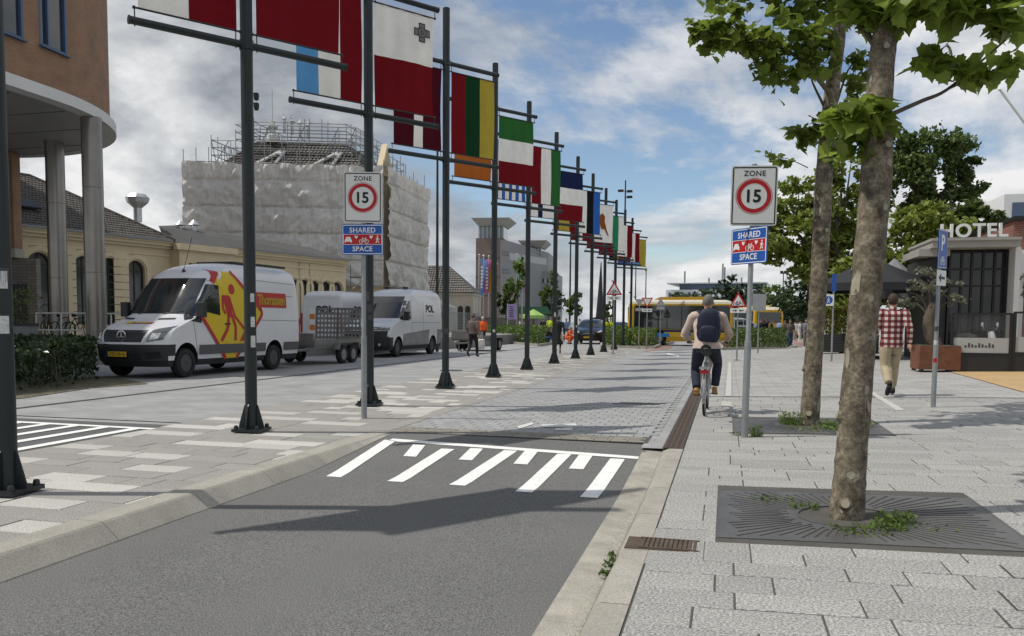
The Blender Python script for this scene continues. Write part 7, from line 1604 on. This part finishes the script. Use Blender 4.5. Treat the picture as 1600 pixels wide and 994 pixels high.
def person(label, loc, rz, h, pose, shirt, trousers, shoes, skin=None, hair=(.06,.045,.035), near=False, dress=False, sleeves=True, group=None, build=1.0, vest=None, long_hair=False, cap=None):
    P = POSES[pose]; skin = skin or m_skin; t = empty('person', loc, rz, label, 'person', group); S = h/1.75 if pose not in ('ride',) else 1.0; V3 = lambda p: Vector(p)*S
    mats = [skin, shirt, trousers, shoes]; segs = []        # (points, radii, material)
    m_ = MB(); B_ = build*S
    def et(rings, mi):                                      # torso rings: centre, rx, ry
        n = 18; k0 = len(m_.v)
        for c, rx, ry in rings:
            for j in range(n): a = 2*math.pi*j/n; m_.v.append((c.x+rx*math.cos(a), c.y+ry*math.sin(a), c.z))
        for i in range(len(rings)-1):
            for j in range(n): m_.f.append((k0+i*n+j, k0+i*n+(j+1)%n, k0+(i+1)*n+(j+1)%n, k0+(i+1)*n+j)); m_.m.append(0)
        m_.f.append(tuple(k0+j for j in reversed(range(n)))); m_.m.append(0); e = k0+(len(rings)-1)*n; m_.f.append(tuple(e+j for j in range(n))); m_.m.append(0)
        for i in range(len(rings)-1):
            for q in range(4): tt = q/4; segs.append((rings[i][0].lerp(rings[i+1][0], tt), (rings[i][1]+rings[i][2])*.5, mi))
    def lim(pts, rad, mi):
        cp = curve_pts(pts, 4); R_ = [];
        for i in range(len(cp)):
            u = i/(len(cp)-1)*(len(rad)-1); k = min(len(rad)-2, int(u)); R_.append((rad[k]+(rad[k+1]-rad[k])*(u-k))*S)
        m_.tube(cp, R_, 12)
        for c, r in zip(cp, R_): segs.append((c, r, mi))
    pel, che, nek, hed = V3(P['pel']), V3(P['che']), V3(P['nek']), V3(P['hed'])
    low = pel+Vector((0,0,-.09*S)); hem = pel+Vector((0,0,-.02*S)) if not (near and shirt.name == 'plaid_shirt') else pel+Vector((0,0,-.12*S))
    et([(low, .145*B_, .105*B_), (pel, .165*B_, .12*B_)], 2)
    et([(hem, .172*B_, .128*B_), (pel.lerp(che,.35), .165*B_, .12*B_), (pel.lerp(che,.7), .178*B_, .128*B_), (che, .192*B_, .13*B_), (che.lerp(nek,.5), .185*B_, .115*B_), (che.lerp(nek,.82), .12*B_, .085*B_), (che.lerp(nek,.97), .062*S, .06*S)], 1)
    lim([che.lerp(nek,.85), nek, hed+Vector((0,.01,-.06))*S], [.062,.055,.055], 0)
    et([(hed+Vector((0,-.012,-.115))*S, .040*S, .048*S), (hed+Vector((0,-.008,-.085))*S, .058*S, .075*S), (hed+Vector((0,0,-.04))*S, .070*S, .088*S), (hed+Vector((0,.005,.01))*S, .077*S, .096*S), (hed+Vector((0,.01,.06))*S, .073*S, .092*S), (hed+Vector((0,.012,.10))*S, .052*S, .066*S), (hed+Vector((0,.012,.118))*S, .022*S, .028*S)], 0)
    m_.tube([hed+Vector((0,-.085,.01))*S, hed+Vector((0,-.112,-.025))*S, hed+Vector((0,-.09,-.035))*S], [.010*S,.016*S,.010*S], 8)
    for e in (-1, 1): m_.tube([hed+Vector((e*.072,.01,.012))*S, hed+Vector((e*.088,.022,-.012))*S, hed+Vector((e*.074,.012,-.036))*S], [.012*S,.016*S,.010*S], 8)
    for k, e in ((0,-1),(1,1)):
        hip, kne, ank = V3(P['hip'][k]), V3(P['kne'][k]), V3(P['ank'][k]); d = Vector(P['dirf'][k]).normalized()
        wide = 1.12 if near else 1.0
        if dress: lim([hip, kne, ank], [.088,.058,.036], 0)
        else: lim([hip+Vector((0,0,.03)), hip.lerp(kne,.4), kne, kne.lerp(ank,.35), ank.lerp(kne,.12)], [.098*wide,.090*wide,.066*wide,.068*wide,.056*wide], 2)
        lim([ank+Vector((0,0,.02))-d*.03, ank-d*.055*S+Vector((0,0,-.03*S)), ], [.045,.038], 3)
        lim([ank-d*.055*S+Vector((0,0,-.035*S)), ank+d*.05*S+Vector((0,0,-.038*S)), ank+d*.13*S+Vector((0,0,-.045*S)), ank+d*.19*S+Vector((0,0,-.052*S))], [.040,.044,.042,.026], 3)
        sho, elb, wri = V3(P['sho'][k]), V3(P['elb'][k]), V3(P['wri'][k]); sm = 1 if sleeves else 0; wd = 1.18 if near else 1.0
        lim([che.lerp(nek,.55)+Vector((e*.08*S,0,0)), sho, sho.lerp(elb,.45), elb], [.075*wd,.066*wd,.056*wd,.048*wd], 1 if sleeves else (1 if not sleeves and False else 0)); lim([elb, elb.lerp(wri,.4), wri.lerp(elb,.06)], [.048*wd,.044*wd,.036*wd], sm)
        hd = (wri-elb).normalized(); sd = Vector((0,1,0)) if abs(hd.z) > .6 else Vector((1,0,0)); nrm_ = hd.cross(sd).normalized(); sd = nrm_.cross(hd)
        lim([wri, wri+hd*.045*S, wri+hd*.085*S], [.026,.036,.034], 0)
        for f in range(4):
            b0 = wri+hd*.085*S+sd*(.030-.020*f)*S; ln = (.062,.072,.068,.052)[f]*S; lim([b0-hd*.02*S, b0+hd*ln*.55+nrm_*.006*e*S, b0+hd*ln*.9+nrm_*.030*e*S], [.0105,.0100,.0085], 0)
        lim([wri+hd*.03*S+sd*.028*S, wri+hd*.06*S+sd*.058*S, wri+hd*.10*S+sd*.062*S], [.014,.0125,.010], 0)
    if dress: et([(pel+Vector((0,0,-.52*S)), .235*B_, .20*B_), (pel+Vector((0,0,-.25*S)), .21*B_, .17*B_), (pel+Vector((0,0,.02)), .17*B_, .13*B_)], 1)
    me = m_.mesh('body', mats); o = bpy.data.objects.new('tmp', me); col.objects.link(o)
    rm = o.modifiers.new('r', 'REMESH'); rm.mode = 'VOXEL'; rm.voxel_size = .0075 if near else .020; sm_ = o.modifiers.new('s', 'SMOOTH'); sm_.factor = .5; sm_.iterations = 4 if near else 2
    me2 = bpy.data.meshes.new_from_object(o.evaluated_get(bpy.context.evaluated_depsgraph_get())); bpy.data.objects.remove(o); me2.materials.clear()
    for q in mats: me2.materials.append(q)
    kd = KDTree(len(segs))
    for i, s in enumerate(segs): kd.insert(s[0], i)
    kd.balance(); idx = []
    for p in me2.polygons:
        c = p.center; best, bi = 9, 0
        for (co_, i, d) in kd.find_n(c, 7):
            v = d-segs[i][1]
            if v < best: best, bi = v, segs[i][2]
        if pose != 'crouch' and not dress:
            if bi == 2 and c.z > hem.z: bi = 1
            elif bi == 1 and c.z < hem.z and abs(c.x) < .22*S and c.z > pel.z-.25*S: bi = 2
        idx.append(bi)
    me2.polygons.foreach_set('material_index', idx); me2.polygons.foreach_set('use_smooth', [True]*len(me2.polygons)); me2.name = 'body'
    link('body', me2, t)
    # hair cap (or helmet / cap), slightly uneven
    hm = MB(); n = 18; rows = 8; rr = random.Random(int(h*1000)+len(label))
    for i in range(rows+1):
        ph = math.pi*.60*i/rows
        for j in range(n):
            a = 2*math.pi*j/n; back = .5+.5*math.sin(a); q = ph*(.72+.45*back+(.35 if long_hair else 0)*back); rj = 1.0+.05*mnoise.noise((math.cos(a)*3, math.sin(a)*3+i, h))
            hm.v.append(tuple(hed+Vector((.086*rj*math.sin(q)*math.cos(a), .010+.106*rj*math.sin(q)*math.sin(a), .020+.112*math.cos(q)*rj))*S))
    for i in range(rows):
        for j in range(n): hm.f.append((i*n+j, i*n+(j+1)%n, (i+1)*n+(j+1)%n, (i+1)*n+j)); hm.m.append(0)
    hm.build('hair' if not cap else 'cap', M('hair_%.3f_%.3f' % hair[:2], hair, .7, var=.4, vs=60, bump=.5, bs=90) if not cap else cap, t, smooth=True, ang=80)
    if vest:
        vm = MB(); n = 20; R4 = [(pel.lerp(che,.05), .186*B_, .146*B_), (pel.lerp(che,.5), .188*B_, .148*B_), (che, .206*B_, .148*B_), (che.lerp(nek,.45), .200*B_, .135*B_), (che.lerp(nek,.8), .13*B_, .10*B_)]
        for c, rx, ry in R4:
            for j in range(n): a = 2*math.pi*j/n; vm.v.append((c.x+rx*math.cos(a), c.y+ry*math.sin(a), c.z))
        for i in range(len(R4)-1):
            for j in range(n): vm.f.append((i*n+j, i*n+(j+1)%n, (i+1)*n+(j+1)%n, (i+1)*n+j)); vm.m.append(0)
        vm.build('safety_vest', vest, t, smooth=True)
    return t
c_navy, c_dk, c_bl, c_wh, c_khaki = cloth('navy', (.018,.024,.042)), cloth('black', (.014,.014,.016)), cloth('blue_shirt', (.22,.32,.50)), cloth('white', (.55,.54,.52)), cloth('khaki', (.40,.33,.22))
c_pink, c_brown, c_green, c_jean, c_or, c_hv = cloth('pale_pink', (.50,.40,.34)), cloth('brown_knit', (.125,.095,.085)), cloth('dark_green', (.022,.045,.042)), cloth('jeans', (.05,.08,.15)), cloth('orange', (.75,.13,.03)), cloth('hi_vis', (.60,.72,.03))
s_dk, s_tan, s_wh = M('shoe_dark', (.02,.018,.016), .6), M('shoe_tan', (.42,.22,.07), .6), M('shoe_white', (.55,.55,.54), .6)
# ---- cyclist and bicycle
cp_ = G(1100, 650); RZC = math.pi-.02
cyl = empty('bicycle', (0,0,0), RZC, 'silver grey city bicycle ridden along the drain channel', 'bicycle'); place(cyl, (0,.52), (cp_.x, cp_.y, .008), RZC)
m_frm = M('bike_frame', (.36,.37,.38), .35, metal=.6); m_bk = M('bike_black', (.015,.015,.015), .5)
def bwheel(y, nm='wheel'):
    h = empty(nm, (0,y,.335)); h.parent = cyl; q = MB(); N = 36
    for r, rr_, mt, n2 in ((.318,.019,m_rubber,'tyre'),(.292,.010,m_chrome,'rim')):
        q = MB(); q.tube([(0, r*math.cos(2*math.pi*i/N), r*math.sin(2*math.pi*i/N)) for i in range(N+1)], rr_, 8, cap=False); q.build(n2, mt, h, smooth=True)
    q = MB()
    for k in range(28): a = 2*math.pi*k/28; q.tube([(.03*(-1)**k,.02*math.cos(a+.6),.02*math.sin(a+.6)), (0,.29*math.cos(a),.29*math.sin(a))], .0016, 3, cap=False)
    o = q.build('spokes', m_chrome, h, recalc=False); o['kind'] = 'stuff'; q = MB(); q.tube([(-.05,0,0),(.05,0,0)], .022, 10); q.build('hub', m_chrome, h)
    q = MB(); q.tube([(0,.355*math.cos(a),.355*math.sin(a)) for a in [(-.35+i*.16 if y > 0 else .6+i*.16) for i in range(17)]], .024, 6); q.build('mudguard', m_frm, h, smooth=True)
bwheel(.52); bwheel(-.56)
fr = MB()
for a, b, r in (((0,.06,.29),(0,.26,.86),.018),((0,.06,.29),(0,-.36,.72),.022),((0,.20,.66),(0,-.37,.80),.018),((0,-.36,.68),(0,-.33,1.02),.02)): fr.tube([a, b], r, 8)
for e in (-1, 1): fr.tube([(e*.02,.06,.29),(e*.06,.52,.335)], .010, 6); fr.tube([(e*.02,.24,.80),(e*.06,.52,.335)], .009, 6); fr.tube([(e*.03,-.38,.66),(e*.05,-.56,.335)], .012, 6)
fr.build('frame', m_frm, cyl, smooth=True)
q = MB(); q.tube([(0,.26,.84),(0,.28,.95)], .014, 8); q.build('seat_post', m_chrome, cyl); q = MB(); q.tube([(0,.12,.985),(0,.22,.98),(0,.34,.985),(0,.42,.99)], [.02,.05,.10,.085], 10); sdl = q.build('saddle', m_bk, cyl, smooth=True)
q = MB(); q.tube(curve_pts([(-.30,-.12,1.09),(-.26,-.22,1.11),(-.08,-.36,1.08),(0,-.36,1.06),(.08,-.36,1.08),(.26,-.22,1.11),(.30,-.12,1.09)],4), .012, 8); q.build('handlebar', m_chrome, cyl, smooth=True)
for e in (-1, 1): q = MB(); q.tube([(e*.265,-.21,1.108),(e*.302,-.10,1.088)], .018, 8); q.build('grip', m_bk, cyl)
q = MB(); q.b2((-.075,.44,.72), (.075,.80,.735)); [q.tube([(e*.06,.70,.72),(e*.05,.54,.34)], .006, 5) for e in (-1,1)]; q.b2((-.075,.79,.735),(.075,.80,.75)); q.build('luggage_rack', m_frm, cyl)
q = MB(); q.b2((-.065,.80,.655), (.065,.83,.705)); q.build('rear_light', m_tail, cyl)
q = MB(); q.lathe([(.09,-.005),(.09,.005)], (.05,.06,.29), 20, axis='x'); q.tube([(.065,.06,.29),(.075,.23,.29)], .011, 6); q.tube([(-.065,.06,.29),(-.075,-.11,.29)], .011, 6); q.build('crank', m_chrome, cyl)
for e, yy in ((1,.23),(-1,-.11)): q = MB(); q.b2((e*.13-.045,yy-.04,.277), (e*.13+.045,yy+.04,.30)); q.build('pedal', m_bk, cyl)
q = MB(); q.lathe([(.035,0),(.03,.05),(0,.06)], (0,-.45,.90), 10, axis='y'); q.build('front_light', m_bk, cyl)
POSES['ride']['ank'] = ((-.13,-.05,.365),(.13,.29,.365))
pr = person('cyclist seen from behind in pale jacket and dark trousers with a rucksack', cyl.location, RZC, 1.75, 'ride', c_pink, c_navy, s_tan, hair=(.16,.145,.13), near=True, build=1.12)
bp = empty('rucksack', cyl.location, RZC, 'navy rucksack on the back of the cyclist', 'rucksack'); m_bag = M('bag_navy', (.014,.018,.042), .65, var=.2, vs=12, bump=.3, bs=18)
def pillow(nm, c, d, mat, par, rx=0.0):
    me_ = MB(); me_.box((0,0,0), d); o = me_.build(nm, mat, par, loc=c, rot=(rx,0,0)); sb = o.modifiers.new('b','BEVEL'); sb.width = min(d)*.42; sb.segments = 5; o.data.polygons.foreach_set('use_smooth',[True]*6); return o
def sack(nm, c, w, d, h, par, rx, taper=.28):
    q = MB(); N, Mv = 28, 14
    for i in range(Mv+1):
        v_ = -1+2*i/Mv; k = max(.02, (1-abs(v_)**4.5))**.38; ww = w/2*k*(1-taper*max(0, v_)**1.5)*(1+.03*math.sin(i*2.1)); dd = d/2*k*(1-.35*max(0, v_))
        for j in range(N):
            a_ = 2*math.pi*j/N; ca, sa = math.cos(a_), math.sin(a_); q.v.append((ww*math.copysign(abs(ca)**.6, ca), dd*math.copysign(abs(sa)**.7, sa), v_*h/2))
    for i in range(Mv):
        for j in range(N): q.f.append((i*N+j, i*N+(j+1)%N, (i+1)*N+(j+1)%N, (i+1)*N+j)); q.m.append(0)
    return q.build(nm, m_bag, par, loc=c, rot=(rx,0,.0), smooth=True, ang=70)
sack('main_pocket', (-.03,.335,1.36), .36, .24, .56, bp, -.22); sack('front_pocket', (-.03,.43,1.24), .27, .11, .26, bp, -.22, .1)
for e in (-1, 1): q = MB(); q.tube(curve_pts([(e*.13-.03,.27,1.55),(e*.155,.12,1.585),(e*.16,.0,1.45),(e*.18,.12,1.22),(e*.14,.26,1.10)],4), .018, 6); q.build('strap', m_bag, bp, smooth=True)
q = MB(); q.tube(curve_pts([(-.07,.30,1.58),(-.03,.33,1.63),(.01,.30,1.58)],4), .01, 5); q.build('haul_loop', m_bag, bp)
# ---- walkers
person('man in red plaid shirt and khaki trousers walking towards the hotel', GR(1390,618), math.pi+.06, 1.90, 'walk', MATS['plaid_shirt'], c_khaki, s_dk, hair=(.045,.028,.020), near=True, build=1.06, long_hair=True)
person('man in brown jumper and black trousers walking along the grey lane', G(739,558), math.pi-.1, 1.72, 'walk', c_brown, c_dk, s_dk, hair=(.08,.07,.06), build=1.15)
bq = G(752,556); bag = empty('shopping_bag', (bq.x, bq.y, 0), label='white carrier bag beside the man in the brown jumper', cat='bag'); pillow('bag', (0,0,.48), (.30,.16,.42), c_wh, bag); q = MB(); q.tube(curve_pts([(-.08,0,.68),(0,0,.86),(.08,0,.68)],4), .008, 5); q.build('handle', c_wh, bag)
wp = Vector((-14.0, 23.5, .62)); person('worker in black sleeveless top and dark green trousers on the ramp trailer', wp, math.pi-.6, 1.74, 'work', c_dk, c_green, s_dk, skin=m_skin2, hair=(.012,.012,.012), sleeves=False)
bb = MB(); t = empty('warning_baulk', (-13.25, 24.6, .62), .3, 'orange and white striped warning post on the trailer', 'warning post')
for k in range(6): q = MB(); q.b2((-.08,-.02,.1+.18*k), (.08,.02,.1+.18*(k+1)-.002)); q.build('band', m_signw if k % 2 else M('stripe_orange', (.6,.18,.03), .6), t)
person('woman in black dress walking past the black car', G(872,553), math.pi+.2, 1.70, 'walk', c_dk, c_dk, s_dk, hair=(.05,.03,.02), dress=True, long_hair=True)
person('person in orange jacket crouching beside the hedge bed', gy(888,52.5), 1.2, 1.75, 'crouch', c_or, c_or, s_dk, hair=(.25,.15,.06), build=1.15)
person('person in dark clothes crouching at the corner of the hedge bed', gy(854,51), 1.9, 1.75, 'crouch', c_dk, c_jean, s_wh)
person('person in yellow safety vest standing at the hedge bed', gy(860,56), .4, 1.82, 'stand', c_hv, c_dk, s_dk, vest=c_hv)
person('man in blue shirt with raised arm behind the crouching group', gy(884,58), .2, 1.78, 'work', c_bl, c_jean, s_dk, hair=(.35,.33,.30))
person('person in dark coat standing left of the black car behind the hedge', gy(848,62), .7, 1.7, 'stand', c_dk, c_dk, s_dk)
for x, Y, lb in ((946,62,'officer in yellow vest by the dark car'), (953,63,'officer in yellow vest with dark cap beside the masts')): person(lb, gy(x,Y), .3, 1.8, 'stand', c_dk, c_navy, s_dk, vest=c_hv, cap=M('cap_dark', (.02,.02,.03), .7), group='officers in yellow vests')
person('person in yellow vest and orange cap behind the cyclist', gy(1127,66), .5, 1.8, 'stand', c_hv, c_or, s_dk, vest=c_hv, cap=c_or)
person('worker in orange jacket near the wire fence', gy(754,45), .4, 1.7, 'stand', c_or, c_dk, s_dk, cap=c_wh)
CROWD = [(1233,49.5,1.70,'walk',c_brown,c_jean,s_wh,'woman in striped top and jeans walking past the right hedge bed',0),(1258,50.5,1.76,'walk',cloth('grey_top',(.20,.21,.24)),cloth('grey_trs',(.12,.12,.13)),s_wh,'person in grey and white top walking beside the slimmer tree',.1),(1216,66,1.75,'stand',c_bl,c_khaki,s_dk,'man in light blue shirt standing by the silver car',2.2),(1225,66,1.72,'stand',c_brown,c_wh,s_wh,'person in brown top and white trousers in the standing group',-2.2),
 (1241,70,1.7,'stand',c_wh,c_khaki,s_wh,'woman in cream coat near the yellow bus',.6),(1248,69,1.72,'walk',c_wh,c_wh,s_wh,'person dressed all in white beside the yellow bus',.4),(1187,60,1.74,'stand',c_dk,c_dk,s_dk,'person in black behind the right hedge bed',.3),(1196,61,1.8,'stand',c_navy,c_dk,s_dk,'person in navy behind the right hedge bed',1.0),(1170,62,1.76,'stand',c_dk,c_jean,s_dk,'person in black top and jeans near the dark parked car',-.8),(1145,64,1.75,'stand',c_jean,c_dk,s_dk,'person in denim blue by the far bus',.5),
 (812,70,1.72,'stand',c_wh,c_jean,s_wh,'person in white near the young tree and board',.3),(803,71,1.75,'stand',c_dk,c_wh,s_dk,'person in black top and white trousers by the board',-.4),(820,72,1.7,'walk',c_wh,c_wh,s_wh,'person in white walking between the banners and masts',1.2),(905,68,1.72,'stand',c_wh,c_dk,s_dk,'person in pale top behind the black car',.2),(1204,70,1.72,'walk',c_dk,c_dk,s_dk,'person in black walking by the silver car',1.5)]
for x, Y, h, po, a, b, c, lb, rz in CROWD: person(lb, gy(x, Y), rz, h, po, a, b, c, group='people on the square', long_hair='woman' in lb)
p = gy(833, 70); parasol(p, 2.0, 1.0, 'pale green sunshade behind the left hedge bed', .55, M('sunshade_green', (.30,.48,.14), .8)); p = gy(828, 78); q = MB(); kq = empty('market_stall', p, .2, 'dark green stall awning behind the red car', 'stall'); q.ext([(-2,2.2),(2,2.2),(1.7,2.9),(-1.7,2.9)], 'y', -1, 1); q.build('awning', cloth('stall_green', (.05,.16,.09)), kq)
for e in (-1, 1): q = MB(); q.tube([(e*1.8,0,0),(e*1.8,0,2.2)], .04, 6); q.build('post', m_black, kq)
# bicycles leaning on the station railing, a scooter behind the terrace glass, a litter bin by the shrub
def simple_bike(loc, rz, label):
    b = empty('parked_bicycle', loc, rz, label, 'bicycle', 'bicycles at the station railing')
    for y in (-.52, .52):
        q = MB(); q.tube([(0,y+.33*math.cos(i*.35),.34+.33*math.sin(i*.35)) for i in range(19)], .02, 6, cap=False); q.build('wheel', m_rubber, b)
    q = MB()
    for a, c in (((0,.52,.34),(0,.2,.85)),((0,.0,.3),(0,.2,.85)),((0,0,.3),(0,-.38,.80)),((0,.2,.8),(0,-.38,.85)),((0,-.52,.34),(0,-.38,1.0)),((-.25,-.30,1.02),(.25,-.30,1.02))): q.tube([a, c], .018, 6)
    q.build('frame', m_bk, b); q = MB(); q.tube([(0,.1,.92),(0,.3,.93)], [.03,.08], 8); q.build('saddle', m_bk, b)
for k in range(4): a = AD(72+26*k, 500, 32.5); simple_bike((a.x, a.y, .6), 1.0+.3*k, ['black bicycle by the grey wall','black bicycle between the steel columns','black bicycle behind the railing beside the thicker column','black bicycle behind the yellow-marked van'][k])
a = gy(1527, 28.6, .22); sk = empty('scooter', a, .7, 'white scooter with tall windshield behind the terrace glass', 'scooter')
for y in (-.6, .6): q = MB(); q.lathe([(.12,-.06),(.24,-.06),(.26,0),(.24,.06),(.12,.06)], (0,y,.26), 18, axis='x'); q.build('wheel', m_rubber, sk)
q = MB(); q.tube(curve_pts([(0,.75,.62),(0,.4,.66),(0,.1,.42),(0,-.25,.36),(0,-.45,.7),(0,-.4,1.0)],4), [.12,.17,.16,.14,.14,.12,.12,.12,.12,.14,.15,.16,.16,.15,.14,.13,.12,.11,.10,.09,.08], 10); q.build('body', m_vwhite, sk, smooth=True)
q = MB(); q.tube([(0,.05,.80),(0,.35,.84),(0,.7,.82)], [.08,.13,.09], 10); q.build('seat', m_bk, sk, smooth=True); q = MB(); q.tube([(-.33,-.36,1.05),(0,-.40,1.02),(.33,-.36,1.05)], .018, 6); q.build('handlebar', m_bk, sk); q = MB(); q.grid(6, 6, lambda u, v: (-.22+.44*u, -.46+.12*(2*u-1)**2+.12*v, 1.0+.55*v)); q.build('windshield', m_clear, sk, recalc=False)
for e in (-1, 1): q = MB(); q.lathe([(0,0),(.07,.01),(0,.02)], (e*.36,-.38,1.22), 10, axis='y'); q.tube([(e*.28,-.37,1.05),(e*.36,-.38,1.2)], .008, 5); q.build('mirror', m_chrome, sk)
a = G(40, 565); lb_ = empty('litter_bin', (a.x, a.y, 0), .2, 'grey steel litter bin behind the dark hedge', 'litter bin'); q = MB(); q.b2((-.28,-.25,.05), (.28,.25,1.15)); q.build('body', M('bin_grey', (.16,.165,.17), .5, metal=.4), lb_); q = MB(); q.b2((-.31,-.28,1.15), (.31,.28,1.24)); q.build('lid', m_black, lb_)
